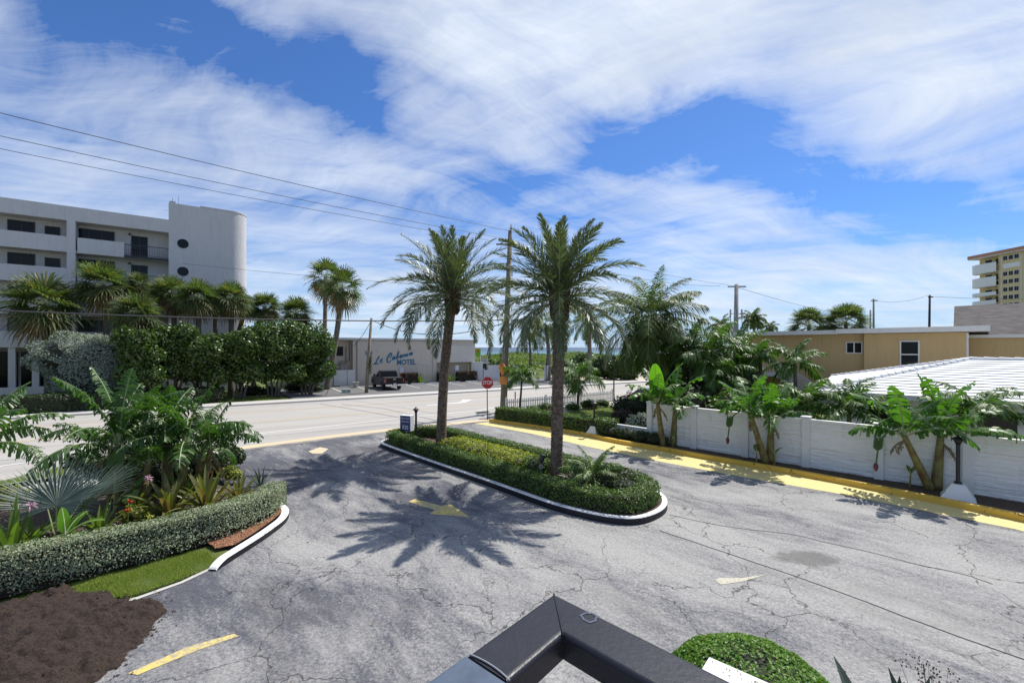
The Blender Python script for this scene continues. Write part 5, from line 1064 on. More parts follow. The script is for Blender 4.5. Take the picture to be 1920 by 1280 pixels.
# breeze block walls, gate and gate frame beside the motel
for i, (x0, x1, Y0, y_t, y_b, lab) in enumerate(((887, 905, 59.5, 681, 709, 'taller white breeze block wall right against the motel corner'), (916, 937, 60.5, 687, 711, 'lower white breeze block wall left of the tall utility pole'))):
    X0, X1 = AT(x0, Y0), AT(x1, Y0); zt = ZY(y_t, Y0); t = thing('block_wall', lab, 'wall', (X0, Y0, .05), R(10)); b = LB(); Wd = X1 - X0; nr = int(zt / .24); nc = int(Wd / .24)
    for r_ in range(nr + 1): b.bx(0, Wd, 0, .12, r_ * zt / nr - .035, r_ * zt / nr + .035)
    for c_i in range(nc + 1): b.bx(c_i * Wd / nc - .03, c_i * Wd / nc + .03, .005, .115, -.03, zt)
    b.bx(0, Wd, .03, .09, 0, zt - .04); b.build('blocks', M['white'], t); part(t, 'cap', M['white'], [(-.08, Wd + .08, -.04, .16, zt + .036, zt + .12)])
gt = thing('garden_gate', 'narrow white gate between the two breeze block walls', 'gate', (AT(907.5, 59.8), 59.8, .05), R(10)); part(gt, 'panel', M['white'], [(.06, .56, 0, .05, .1, 1.5)]); part(gt, 'post', M['white'], [(-.06, .05, -.02, .08, 0, 1.7)]); part(gt, 'post', M['white'], [(.57, .68, -.02, .08, 0, 1.7)])
fr = thing('frame_board', 'grey board in a white square frame above the breeze block walls', 'notice board', (AT(901, 62), 62, .05), R(10)); part(fr, 'frame', M['white'], [(0, .07, 0, .06, 0, 3.5), (.9, .97, 0, .06, 0, 3.5), (.07, .9, 0, .06, 2.3, 2.37), (.07, .9, 0, .06, 3.43, 3.5)]); part(fr, 'board', M['metalgrey'], [(.07, .9, .02, .04, 2.37, 3.0)])
# white vinyl fence with gate beside the motel
vf = thing('vinyl_gate', 'white panelled double gate left of the motel wall', 'gate', (AT(626, 51.0), 51.0, .1), math.atan2(.518, .855)); 
for x0, x1 in ((0, 1.45), (1.5, 2.35)): part(vf, 'panel', M['white'], [(x0 + .08, x1 - .08, .02, .05, .1, 1.8), (x0, x1, 0, .07, 1.72, 1.86), (x0, x1, 0, .07, .02, .16), (x0, x0 + .1, 0, .07, .16, 1.72), (x1 - .1, x1, 0, .07, .16, 1.72)])
vp = thing('vinyl_fence', 'plain white board fence behind the thick trunked palm', 'fence', (AT(604, 50.0), 50.0, .1), math.atan2(.518, .855)); part(vp, 'panel', M['bldg_in'], [(-.9, 1.15, 0, .06, 0, 1.75)])
ub = thing('utility_box', 'low pair of grey green utility boxes on the verge grass', 'utility box', (AT(641, 43.6), 43.6, .1), R(20)); part(ub, 'box', M['greybox'], [(0, .38, 0, .4, 0, .36)], bevel=.02); part(ub, 'box', M['greybox'], [(.41, .80, 0, .4, 0, .36)], bevel=.02)
pl_ = thing('planter', 'grey concrete planter tub beside the white gate', 'planter', (AT(667, 49.6), 49.6, .1), 0); b = MB(); b.lathe([(.22, 0), (.32, .55), (.36, .56), (.36, .62), (.30, .62), (.28, .55)], (0, 0, 0), 12); b.build('tub', M['walk'], pl_)
for i, (px, py, lab) in enumerate(((752, 721, 'white parking stop bar just right of the black pickup'), (783, 719.5, 'white parking stop bar below the motel lettering end'), (817, 717.3, 'white parking stop bar partly behind the farther date palm trunk'), (851, 715, 'white parking stop bar below the pale overhanging storey'), (884, 712.8, 'white parking stop bar nearest the breeze block walls'), (652, 727, 'white parking stop bar in front of the white gate'))):
    n0 = 52.0; s0 = plane_s(px, N2 * n0, T2); p = RD(s0, n0, .10); b = MB(); b.box((0, 0, .07), (1.8, .16, .14), 0, taper=.9); one('parking_stop', b, M['white'], lab, 'parking stop', 'parking stops in front of the motel', loc=p).rotation_euler = (0, 0, math.atan2(.518, .855))
for (px, y0, y1, yb, lab, c2_) in ((753.5, 689, 699, 716, 'pale green and white parking sign over a small red plate on the motel wall side', 'redcar'), (857, 685, 694, 714, 'white parking sign over a small cream plate near the breeze block walls', 'signwhite')):
    Y = 55.0 if px < 800 else 58.2; t = thing('parking_sign', lab, 'sign', (AT(px, Y), Y, 0), R(25), 'parking signs by the motel'); b = MB(); b.tube([(0, .03, 0), (0, .03, ZY(y0, Y))], .03, 6); b.build('post', M['metalgrey'], t); part(t, 'face', M['signwhite'], [(-.23, .23, -.01, .01, ZY(y1, Y), ZY(y0, Y))]); part(t, 'lower_plate', M[c2_], [(-.2, .2, -.01, .01, ZY(y1 + 6, Y), ZY(y1 + 1, Y))])
# beach things
lt = thing('lifeguard_tower', 'small yellow and lime green lifeguard hut on the beach, seen against the sea', 'lifeguard hut', (AT(892, 110), 110, 0), R(10)); z0_, z1_ = ZY(668, 110), ZY(653, 110)
part(lt, 'cabin', M['towerg'], [(-.8, 1.2, 0, 2, z0_, z0_ + 1.3)]); part(lt, 'upper_cabin', M['towery'], [(-.8, 1.2, 0.02, 1.98, z0_ + 1.3, z1_ - .15)]); part(lt, 'roof', M['towery'], [(-1.1, 1.5, -.3, 2.3, z1_ - .14, z1_)]); part(lt, 'shutter', M['orange'], [(-.5, .1, -.06, -.01, z0_ + 1.1, z1_ - .35), (.4, .9, -.06, -.01, z0_ + 1.1, z1_ - .35)])
for q in (-.7, 1.1): part(lt, 'leg', M['towery'], [(q - .08, q + .08, 0, .16, -.2, z0_)])
bf = thing('barrier_frame', 'black metal barrier frame at the edge of the dune plants', 'barrier', (AT(993, 58), 58, 0), 0); b = MB(); b.tube([(0, 0, 0), (0, 0, 4.2)], .06, 6); b.tube([(0, 0, 2.4), (2.2, .2, 2.5)], .06, 6); b.tube([(2.2, .2, 0), (2.2, .2, 3.2)], .05, 6); b.build('bars', M['blackmetal'], bf)
wp = thing('concrete_pillar', 'square white concrete pillar at the beach entrance left of the nearer date palm trunk', 'pillar', (AT(1026, 60), 60, 0), R(20)); part(wp, 'shaft', M['white'], [(-.32, .32, -.32, .32, 0, 2.05)], bevel=.03); part(wp, 'cap', M['white'], [(-.36, .36, -.36, .36, 2.06, 2.15)])
pm_ = thing('marker_post', 'thin dark red marker post beside the picket fence', 'post', (AT(966, 31.5), 31.5, .09), 0); b = MB(); b.tube([(0, 0, 0), (0, 0, 1.35)], .045, 8); b.build('post', M['redcar'], pm_)
nb = thing('notice_sign', 'small dark grey notice board above the picket fence', 'sign', (AT(1077, 35.5), 35.5, .09), R(15)); part(nb, 'board', M['blackmetal'], [(-.24, .24, -.02, .02, 1.0, 1.62)]); part(nb, 'post', M['blackmetal'], [(-.03, .03, .02, .06, 0, 1.5)])
gp = thing('lamp_post', 'slim dark post with a flared foot at the right end of the picket fence', 'lamp post', (AT(1151, 37.5), 37.5, .09), 0); b = MB(); b.lathe([(.16, 0), (.10, .2), (.06, .35), (.05, 3.4)], (0, 0, 0), 10); b.build('post', M['blackmetal'], gp); b = MB(); b.lathe([(.05, 3.4), (.16, 3.5), (.18, 3.75), (.05, 3.9)], (0, 0, 0), 10); b.build('lamp_head', M['blackmetal'], gp)
for px, py, lab in ((1030, 775.5, 'white dome path light nearest the tall trunk, in the garden'), (1086, 784.5, 'white dome path light in the garden left of the low wall'), (981, 769, 'white dome path light beside the picket fence')):
    c = G(px, py, .38); b = MB(); b.lathe([(.02, -.28), (.02, 0), (.14, .0), (.12, .06), (.03, .09)], (0, 0, 0), 12); one('path_light', b, M['white'], lab, 'lamp', 'dome path lights', loc=c)

# ------------------------------------------------------------------ vehicles
def wheel(parent, c, r=.40, w_=.26, side=1):
    b = MB(); pr = [(r * .62, -w_ / 2), (r * .93, -w_ / 2), (r, -w_ * .36), (r, w_ * .36), (r * .93, w_ / 2), (r * .62, w_ / 2)]; b.lathe(pr, (0, 0, 0), 22); V = b.V[0].copy(); b.V[0] = np.stack([V[:, 2] + c[0], V[:, 1] + c[1], V[:, 0] + c[2]], 1); wl = b.build('wheel', M['rubber'], parent)
    b = MB(); b.lathe([(r * .6, -.1), (r * .64, .09), (r * .5, .06), (r * .12, .10), (.01, .10)], (0, 0, 0), 18); V = b.V[0].copy(); b.V[0] = np.stack([V[:, 2] * side + c[0] + side * .05, V[:, 1] + c[1], V[:, 0] + c[2]], 1); b.build('rim', M['rim'], wl)
def profile_x(b, prof, x0, x1, ins=0.0, mi=None):
    """side profile (y, z) extruded across x with the upper points drawn in by ins"""
    n = len(prof); zs = [p[1] for p in prof]; zmin, zmax = min(zs), max(zs); f = [(p[1] - zmin) / (zmax - zmin) * ins for p in prof]
    v = [(x0 + f[i], p[0], p[1]) for i, p in enumerate(prof)] + [(x1 - f[i], p[0], p[1]) for i, p in enumerate(prof)]; b.V.append(np.array(v, float)); q = b.n
    fs = [[q + i for i in range(n)], [q + n + n - 1 - i for i in range(n)]] + [[q + i, q + n + i, q + n + (i + 1) % n, q + (i + 1) % n] for i in range(n)]; b.Fc.append(fs); b.M.append(np.full(len(fs), mi or 0)); b.n += 2 * n
# pickup: x across, +y forward, origin under the rear axle
tk = thing('pickup_truck', 'black crew cab pickup parked nose in at the motel wall', 'pickup truck', (-12.95, 47.45, .10), math.atan2(N2[1], N2[0]) - math.pi / 2)
def arch(yc, r, z0, n=8): return [(yc + r * math.cos(a), z0 + r * math.sin(a)) for a in np.linspace(0, math.pi, n)]
lower = [(-1.22, .62), (-.56, .60)] + [(q[0], q[1]) for q in arch(0, .5, .42)][::-1] + [(.56, .42), (3.14, .42)] + [(q[0], q[1]) for q in arch(3.7, .5, .42)][::-1] + [(4.28, .42), (4.62, .5), (4.68, 1.0), (4.55, 1.18), (3.1, 1.28), (2.95, 1.30), (-1.20, 1.30)]
b = MB(); profile_x(b, lower, -1.0, 1.0, .05); b.build('body', M['truck'], tk, bevel=.03)
part(tk, 'bed_floor', M['rubber'], [(-.85, .85, -1.1, .55, 1.301, 1.31)])
cab = [(.62, 1.28), (3.0, 1.28), (2.15, 1.90), (1.9, 1.96), (.95, 1.96), (.75, 1.92)]
b = MB(); profile_x(b, cab, -.95, .95, .16); b.build('cab', M['truck'], tk, bevel=.04)
b = MB(); b.add([(-.66, .665, 1.42), (.66, .665, 1.42), (.62, .735, 1.84), (-.62, .735, 1.84)], [(0, 1, 2, 3)]); b.build('rear_window', M['glass'], tk)
for s_ in (-1, 1):
    b = MB(); xx = lambda z: s_ * (.955 - .16 * (z - 1.28) / .68 + .004)
    for y0, y1, y2, y3 in ((.85, 1.55, 1.5, .92), (1.65, 2.72, 2.15, 1.62)): b.add([(xx(1.36), y0, 1.36), (xx(1.36), y1, 1.36), (xx(1.84), y2, 1.84), (xx(1.84), y3, 1.84)], [(0, 1, 2, 3)])
    b.build('side_window', M['glass'], tk)
    part(tk, 'tail_light', M['tail'], [(s_ * .99 - .10, s_ * .99 + .02 if s_ > 0 else s_ * .99 + .10, -1.26, -1.05, .86, 1.24)] if s_ > 0 else [(-1.01, -.89, -1.26, -1.05, .86, 1.24)])
    part(tk, 'mirror', M['truck'], [(s_ * 1.12 - .1, s_ * 1.12 + .1, 2.55, 2.68, 1.32, 1.56)], bevel=.02)
    for yy in (0, 3.7): wheel(tk, (s_ * .84, yy, .41), .41, .27, s_)
part(tk, 'tailgate', M['truck'], [(-.86, .86, -1.245, -1.21, .72, 1.27)], bevel=.012); part(tk, 'emblem', M['chrome'], [(-.14, .14, -1.256, -1.246, 1.12, 1.18)], bevel=.01)
part(tk, 'rear_bumper', M['chrome'], [(-.96, -.28, -1.38, -1.22, .46, .66), (.28, .96, -1.38, -1.22, .46, .66), (-.28, .28, -1.36, -1.22, .46, .58)], bevel=.02)
part(tk, 'licence_plate', M['signwhite'], [(-.16, .16, -1.375, -1.365, .60, .74)]); part(tk, 'exhaust', M['metalgrey'], [(-.7, -.6, -1.3, -.9, .36, .43)]); part(tk, 'axle', M['rubber'], [(-.7, .7, -.07, .07, .34, .48)])
# blue car on the road, left
bc = thing('blue_car', 'blue saloon car on the road at the left edge behind banana leaves', 'car', (-30.2, 23.8, .005), math.atan2(-T2[1], -T2[0]) - math.pi / 2 + R(6))
low = [(-1.0, .32), (-.45, .30)] + arch(0, .40, .32)[::-1] + [(.45, .24), (2.2, .24)] + arch(2.7, .40, .32)[::-1] + [(3.15, .3), (3.45, .34), (3.5, .66), (3.2, .82), (2.2, .96), (-.6, 1.02), (-.98, .98), (-1.04, .6)]
b = MB(); profile_x(b, low, -.9, .9, .08); b.build('body', M['bluecar'], bc, bevel=.04)
b = MB(); profile_x(b, [(-.5, .98), (2.2, .95), (1.3, 1.40), (.9, 1.46), (.35, 1.45), (.0, 1.36)], -.80, .80, .16); b.build('cabin', M['glass'], bc, bevel=.03); b = MB(); profile_x(b, [(.0, 1.37), (1.3, 1.41), (.9, 1.475), (.35, 1.465)], -.66, .66, .02); b.build('roof', M['bluecar'], bc)
for s_ in (-1, 1):
    part(bc, 'tail_light', M['tail'], [(s_ * .72 - .16, s_ * .72 + .16, -1.06, -.92, .72, .90)])
    for yy in (0, 2.7): wheel(bc, (s_ * .78, yy, .33), .33, .22, s_)
part(bc, 'rear_bumper', M['bluecar'], [(-.86, .86, -1.1, -.98, .34, .58)], bevel=.04)
rc = thing('red_car', 'red car mostly hidden behind the banana leaves at the road', 'car', (AT(1207, 33.6), 33.6, .09), math.atan2(T2[1], T2[0]) - math.pi / 2)
b = MB(); profile_x(b, [(p[0] * .9, p[1] * .95) for p in low], -.85, .85, .08); b.build('body', M['redcar'], rc, bevel=.04); b = MB(); profile_x(b, [(-.5, .95), (2.0, .9), (1.2, 1.34), (.1, 1.34)], -.78, .78, .16); b.build('cabin', M['glass'], rc)
for s_ in (-1, 1):
    for yy in (0, 2.43): wheel(rc, (s_ * .74, yy, .31), .31, .2, s_)

# ------------------------------------------------------------------ balcony rail in front of the camera, and the white pier below
zr = 4.30; dzr = CH - zr
def RP(x, y, z=zr): D = (CH - z) * F / (y - HY); return np.array((AT(x, D), D))
c0 = RP(1038, 1110); c1 = RP(1056, 1187); la = unit(RP(800, 1280) - c0); ra = unit(RP(1382, 1280) - c0)
rail = thing('balcony_rail', 'black metal balcony handrail meeting at a corner in the foreground', 'railing', (c0[0], c0[1], 3.2))
def rail_run(o0, i0, d_, L0, L1, z1, h, name, m, rnd=.0055, wfac=1.0, miter=True):
    """straight rail of rounded rectangular section; starts on the mitre line o0-i0"""
    nrm = unit(np.array((-d_[1], d_[0]))); nrm = nrm if np.dot(nrm, i0 - o0) > 0 else -nrm; w_ = abs(np.dot(i0 - o0, nrm)); k = np.dot(i0 - o0, d_)
    aa_ = np.linspace(0, math.pi / 2, 6); prof = [(0, -h)] + [(rnd - rnd * math.cos(q), -rnd + rnd * math.sin(q)) for q in aa_] + [(w_ - rnd + rnd * math.sin(q), -rnd + rnd * math.cos(q)) for q in aa_] + [(w_, -h)]; n = len(prof); V = []
    for L_ in (L0, L1):
        for (u, z) in prof:
            st_ = L_ + (k * u / w_ if (miter and L_ == L0) else (k if L_ != L0 else 0) * 0); p = o0 + nrm * u + d_ * st_; V.append((p[0], p[1], z1 + z))
    b = MB(); b.add(V, [(i, (i + 1) % n, n + (i + 1) % n, n + i) for i in range(n)]); b.Fc.append([list(range(n))[::-1], [n + i for i in range(n)]]); b.M.append(np.zeros(2, int)); return b.build(name, m, rail, world=True, smooth=False)
LJ = np.linalg.norm(RP(872, 1224) - c0)
rail_run(c0, c1, la, 0, LJ, zr, .027, 'top_rail', M['railmetal']); rail_run(c0, c1, ra, 0, 3.2, zr, .027, 'top_rail', M['railmetal'])
i2 = c0 + (c1 - c0); o2 = c0 + la * LJ; nl = unit(np.array((-la[1], la[0]))); nl = nl if np.dot(nl, c1 - c0) > 0 else -nl
rail_run(o2 + la * .004 - nl * .001, o2 + la * .004 + nl * .0585, la, 0, 2.4, zr + .0015, .030, 'rail_sleeve', M['railblue'], miter=False)
b = MB(); v0 = np.array((*(c0 * .96 + c1 * .04), zr)); v1 = np.array((*c1, zr)); b.tube([v0, v0 * .7 + v1 * .3, v0 * .4 + v1 * .6, v1], [.0012, .0016, .0016, .002], 6); b.build('weld_seam', M['railmetal'], rail, world=True)
b = MB(); t_ = np.linspace(.06, .94, 9); P = [o2 + nl * .0585 * u for u in t_]; b.tube([(p[0] - la[0] * .004 * (1 - (2 * u - 1) ** 2), p[1] - la[1] * .004 * (1 - (2 * u - 1) ** 2), zr + .0012) for p, u in zip(P, t_)], .0009, 6); b.build('weld_seam', mat('bright_weld', (.30, .30, .31), .45, metal=.4), rail, world=True)
cs_ = RP(1105, 1157); b = MB(); k = 22; ring = []
for q in (1.0, .72):
    for a in np.arange(k) * 2 * math.pi / k: rr = .0095 * q * (1 + .08 * math.sin(3 * a) + .08 * math.sin(7 * a + 1)); ring.append((cs_[0] + rr * math.cos(a), cs_[1] + rr * math.sin(a), zr + .0006))
b.add(ring, [(i, (i + 1) % k, k + (i + 1) % k, k + i) for i in range(k)]); b.build('stain_ring', mat('blue_grey_stain', (.06, .07, .11), .5), rail, world=True)
for d_, nn_ in ((la, 22), (ra, 28)):
    nrm = unit(np.array((-d_[1], d_[0]))); nrm = nrm if np.dot(nrm, c1 - c0) > 0 else -nrm
    mid0 = c0 + nrm * .028; b = MB(); a_ = mid0 + d_ * .06; e_ = mid0 + d_ * (nn_ * .11); ang_ = math.atan2(d_[1], d_[0])
    for z_ in (3.32,): m_ = (a_ + e_) / 2; b.box((m_[0], m_[1], z_), (np.linalg.norm(e_ - a_), .032, .028), ang_)
    b.build('cross_rail', M['blackmetal'], rail, world=True); b = MB()
    for q in range(1, nn_): p = mid0 + d_ * (.06 + q * .11); b.box((p[0], p[1], (zr - .028 + 3.334) / 2), (.016, .016, zr - .028 - 3.334), ang_)
    b.build('balusters', M['blackmetal'], rail, world=True)
b = MB(); q0_ = c0 + (0, .02); b.poly([tuple(q0_), tuple(q0_ + la * 3.0), (q0_[0], q0_[1] - 5.5), tuple(q0_ + ra * 3.0)], 3.0, 3.2); structure('balcony_floor', b, M['walk'])
pz = 2.0; pa, pb = np.array((1.66, 3.73)), None; da_, db_ = np.array((.755, -.656)), np.array((-.656, -.755))
pi_ = thing('white_pier', 'white flat topped pier specked with dead leaf bits below the handrail', 'pier', (pa[0], pa[1], 0), math.atan2(da_[1], da_[0])); part(pi_, 'shaft', M['white'], [(.04, .78, -.66, -.04, 0, pz - .08)]); part(pi_, 'cap', M['white'], [(0, .82, -.70, 0, pz - .08, pz)], bevel=.01)
b = MB(); k = 26; P = np.stack([rng.uniform(.04, .5, k), rng.uniform(-.13, -.03, k), np.full(k, pz + .006)], 1); leaf_cards(b, P, np.tile((0, 0, 1.0), (k, 1)), .022, .010, 0, .15); b.build('leaf_bits', M['dry'], pi_)

# ------------------------------------------------------------------ planting
date_palm('slimmer date palm farther along the island, next to the 525 sign', (AT(827, 19.6), 19.6, .25), (AT(848, 19.6), 19.6, ZY(553, 19.6)), (-.10, 0, 0), .188, 3.35, 50, 21)
date_palm('nearer date palm with the thicker trunk, near the round end of the island', (AT(1043, 14.9), 14.9, .25), (AT(1049, 14.9), 14.9, ZY(555, 14.9)), (.0, 0, 0), .178, 2.85, 54, 33)
coconut_palm('large shaggy coconut palm right of the nearer date palm', (10.6, 30, .05), (AT(1222, 30), 30, ZY(597, 30)), (-.5, 0, .3), 4.3, 42, 5, .17, 82, -60, 1.0, 'coconut palms', lw=.06, fruit=True)
coconut_palm('far coconut palm with yellowing fronds seen between the date palm and the shaggy palm', (AT(1102, 60), 60, 0), (AT(1101, 60), 60, ZY(600, 60)), (.3, 0, 0), 4.2, 20, 8, .26, 70, -60, .9, 'coconut palms')
coconut_palm('far coconut palm hidden behind the left side of the nearer date palm', (AT(1027, 60), 60, 0), (AT(1022, 60), 60, ZY(607, 60)), (.3, 0, 0), 4.0, 18, 9, .26, 70, -60, .9, 'coconut palms')
coconut_palm('thin far coconut palm with one hanging yellow frond left of the white pillar', (AT(994, 62), 62, 0), (AT(990, 62), 62, ZY(618, 62)), (.2, 0, 0), 3.6, 15, 10, .16, 70, -75, .9, 'coconut palms')
fan_palm('left of the pair of tall thin fan palms', (AT(607, 52), 52, .1), (AT(611, 52), 52, ZY(520, 52)), (0, 0, 0), 2.5, 34, 41, 'tall_fan_palm', 'washi', .22, 'pair of tall fan palms', -70, 6, .5, 18, 'palmbark')
fan_palm('right one of the pair of thin fan palms, its trunk thick at the foot', (AT(612, 47.5), 47.5, .1), (AT(641, 47.5), 47.5, ZY(540, 47.5)), (.2, 0, 0), 2.45, 34, 42, 'tall_fan_palm', 'washi', .25, 'pair of tall fan palms', -75, 7, .5, 18, 'palmbark')
sab = [(82, 562, 74, 36, 90, 'wide sabal palm at the far left in front of the balconies'), (192, 528, 58, 39, 205, 'tall sabal palm before the second bay of the white block'), (257, 580, 52, 35.5, 280, 'low sabal palm with tan skirt in front of the silver shrub'), (262, 530, 32, 41, 262, 'small sabal palm crown behind and between the larger ones'),
       (322, 545, 46, 40, 332, 'sabal palm directly below the porthole windows'), (370, 553, 48, 39, 371, 'sabal palm left of centre before the stair tower'), (432, 556, 42, 41, 432, 'upright sabal palm before the rounded tower edge'), (463, 572, 30, 45, 455, 'leaning sabal palm just right of the tower'), (498, 572, 40, 46, 478, 'second leaning sabal palm between tower and the twin fan palms'), (556, 582, 40, 46, 556, 'rightmost sabal palm rising over the sea grapes'), (402, 560, 30, 44, 404, 'partly hidden sabal palm between two others at the tower')]
for i, (px, py, rp, Y, bx_, lab) in enumerate(sab):
    bow = (-.9, 0, 0) if 'leaning' in lab else (.1, 0, 0)
    fan_palm(lab, (AT(bx_, Y), Y, .05), (AT(px, Y), Y, ZY(py + rp * .12, Y)), bow, rp * Y / F * .84, 46 if rp > 35 else 32, 60 + i, 'sabal_palm', 'sabal', .20, 'sabal palms before the white block', -70, 7, .42, 22)
# silver shrub, sea grapes, low hedges along the far side
blob_shrub('silver_shrub', 'big silvery grey shrub in front of the white block', 'shrub', (AT(158, 35.5), 35.5, 0), [(-.6, 0, 3.9, 2.9, 2.2, 1.9), (1.2, .3, 3.6, 2.2, 2, 1.9), (-1.6, .2, 3.3, 1.6, 1.5, 1.2), (.2, 0, 2.2, 2.6, 2.0, 1.8), (2.2, 0, 2.6, 1.3, 1.3, 1.4)], M['silver'], 300, .20, .065, 71, None, [([(0, 0, 0), (.1, 0, 1.2), (-.5, 0, 2.8)], .2, .08), ([(.2, 0, 0), (.5, 0, 1.4), (1.2, 0, 2.9)], .16, .07)])
sg_ = [(262, 625, 726, 36, 34, 'darkest sea grape, left end of the row'), (318, 620, 722, 40, 36, 'sea grape under the porthole windows with several bare stems'), (380, 630, 724, 40, 37, 'sea grape in the middle of the row before the tower'), (446, 634, 722, 40, 38.5, 'sea grape below the leaning palms'), (512, 607, 722, 50, 40.5, 'sea grape with a sunlit top near the right end of the row'), (575, 612, 724, 46, 42.5, 'rightmost sea grape, rounded and bright beside the tall fan palms')]
for i, (px, yt, yb, rp, Y, lab) in enumerate(sg_):
    zt, rr = ZY(yt, Y), rp * Y / F; zb = ZY(yb - 34, Y); zc = (zt + zb) / 2
    bl = [(0, 0, zc, rr, rr * .8, (zt - zb) / 2 + .2)] + [(rr * .7 * math.cos(a + i), rr * .5 * math.sin(a + i), zc + rng.uniform(-.5, 1.1), rr * rng.uniform(.4, .6), rr * .5, rr * rng.uniform(.4, .6)) for a in (0, 1.3, 2.6, 3.9, 5.2)]
    bl += [(rr * q_, rng.uniform(-.6, .2), ZY(yb - 22, Y) + rng.uniform(-.2, .5), rr * .5, rr * .4, .9) for q_ in (-.8, -.3, .3, .8)]
    tr = [([(q * .35, 0, 0), (q * .5, .1, 1.0), (q * .9, 0, 2.2)], .13, .06) for q in (-1.2, -.3, .6, 1.3)]
    blob_shrub('sea_grape', lab, 'tree', (AT(px, Y), Y, .1), bl, M['grape'], 105, .22, .18, 80 + i, 'sea grapes along the far verge', tr, True, .55, .9, coref=.6)
hedge('hedge', 'long low dark hedge in shade along the far verge at the left', [RD(-24, 43.4), RD(-14, 43.4), RD(-7, 43.9), RD(-1.5, 44.4)], 2.4, .1, 1.25, M['dark_shrub'], 110, .16, .12, 91, rough=.07)
blob_shrub('low_shrub', 'small dark shrub on the verge under the sea grapes left of the thick palm trunk', 'shrub', (AT(572, 44.5), 44.5, .1), [(0, 0, .5, .9, .7, .6), (1.0, .2, .4, .7, .6, .5), (-1.2, .2, .5, 1.0, .7, .6)], M['dark_shrub'], 160, .14, .1, 95, 'low shrubs under the sea grapes')
blob_shrub('low_shrub', 'low dark shrub under the middle of the sea grape row', 'shrub', (AT(470, 41), 41, .1), [(0, 0, .5, 1.3, .7, .6), (1.6, .2, .4, 1, .6, .5)], M['dark_shrub'], 160, .14, .1, 96, 'low shrubs under the sea grapes')
# motel hedges
for i, (x0, x1, lab, m_) in enumerate(((757, 782, 'reddish dark hedge under the word MOTEL', 'red_shrub'), (821, 838, 'short dark hedge beside the farther date palm trunk', 'dark_shrub'), (857, 892, 'reddish hedge in front of the breeze block wall', 'red_shrub'))):
    s0, s1 = plane_s(x0, N2 * 53.3, T2), plane_s(x1, N2 * 53.3, T2); hedge('hedge', lab, [RD(s0, 53.3), RD(s1, 53.3)], .9, .1, 1.45, M[m_], 220, .13, .09, 101 + i, group='hedges at the foot of the motel wall', rough=.06)
for i, (px, lab) in enumerate(((788, 'bright spiky plant right of the reddish hedge under MOTEL'), (844, 'bright spiky plant between the two hedges near the breeze blocks'))):
    s0 = plane_s(px, N2 * 53.2, T2); p = RD(s0, 53.2, .1); strap_plant('spiky_plant', lab, p, 34, 1.5, .09, M['strap'], 110 + i, 88, 20, 50, 'spiky plants at the motel')
# beach side vegetation
def scatter_cards(name, label, cat, outline_fn, k, m, L, W, seed, kind='stuff'):
    global rng; rng = np.random.default_rng(seed); P = outline_fn(k); b = MB(); leaf_cards(b, P, np.tile((0, -.4, .8), (k, 1)), L, W, 0, .8); o = b.build(name, m); return tag(o, label, cat, None, kind)
def dune(k):
    s = rng.uniform(30, 130, k); n = rng.uniform(62, 160, k); h = 1.3 + .9 * np.sin(s * .21) * np.sin(n * .13) + .7 * np.clip((n - 90) / 60, 0, 1); z = h * rng.uniform(.2, 1, k) ** .4; return np.c_[np.outer(s, T2) + np.outer(n, N2), z]
scatter_cards('dune_vegetation', 'bright green dune plants and sea oats between the road and the sea', 'dune plants', dune, 26000, M['dune'], .9, .35, 120)
b = MB(); xs = np.linspace(30, 130, 50); ns = np.linspace(60, 162, 50); X_, N_ = np.meshgrid(xs, ns, indexing='ij'); hh = np.maximum(.0, (1.1 + .9 * np.sin(X_ * .21) * np.sin(N_ * .13) + .7 * np.clip((N_ - 90) / 60, 0, 1)) * .75 * np.clip((N_ - 60) / 4, 0, 1) * np.clip((162 - N_) / 4, 0, 1)); V = X_[..., None] * np.array((*T2, 0)) + N_[..., None] * np.array((*N2, 0)) + hh[..., None] * np.array((0, 0, 1.0)); i_, j_ = np.meshgrid(np.arange(49), np.arange(49), indexing='ij'); q = i_ * 50 + j_; b.add(V, np.stack([q, q + 50, q + 51, q + 1], -1).reshape(-1, 4)); structure('dune', b, M['lawn'], smooth=True)
for i, (px, Y, yt, rp, lab) in enumerate(((1062, 66, 676, 24, 'beach side sea grape just right of the nearer date palm trunk'), (1098, 70, 664, 26, 'tallest beach side sea grape behind the far coconut trunk'), (1132, 64, 668, 22, 'beach side sea grape left of the shaggy palm'), (1168, 62, 672, 26, 'beach side sea grape behind the shaggy coconut palm'), (965, 74, 684, 14, 'dark beach side shrub right behind the tall utility pole'), (915, 68, 677, 18, 'dark beach side shrub behind the breeze block walls'), (938, 66, 680, 14, 'beach side shrub between breeze block wall and utility pole'))):
    zt, rr = ZY(yt, Y), rp * Y / F; blob_shrub('sea_grape', lab, 'tree', (AT(px, Y), Y, 0), [(0, 0, zt * .55, rr, rr * .7, zt * .5), (rr * .6, 0, zt * .4, rr * .6, rr * .5, zt * .4), (-rr * .6, .3, zt * .42, rr * .6, rr * .5, zt * .42)], M['grape' if px > 1000 else 'dark_shrub'], 60, .34, .28, 130 + i, 'sea grapes by the beach', [([(0, 0, 0), (.2, 0, 1)], .12, .08)])
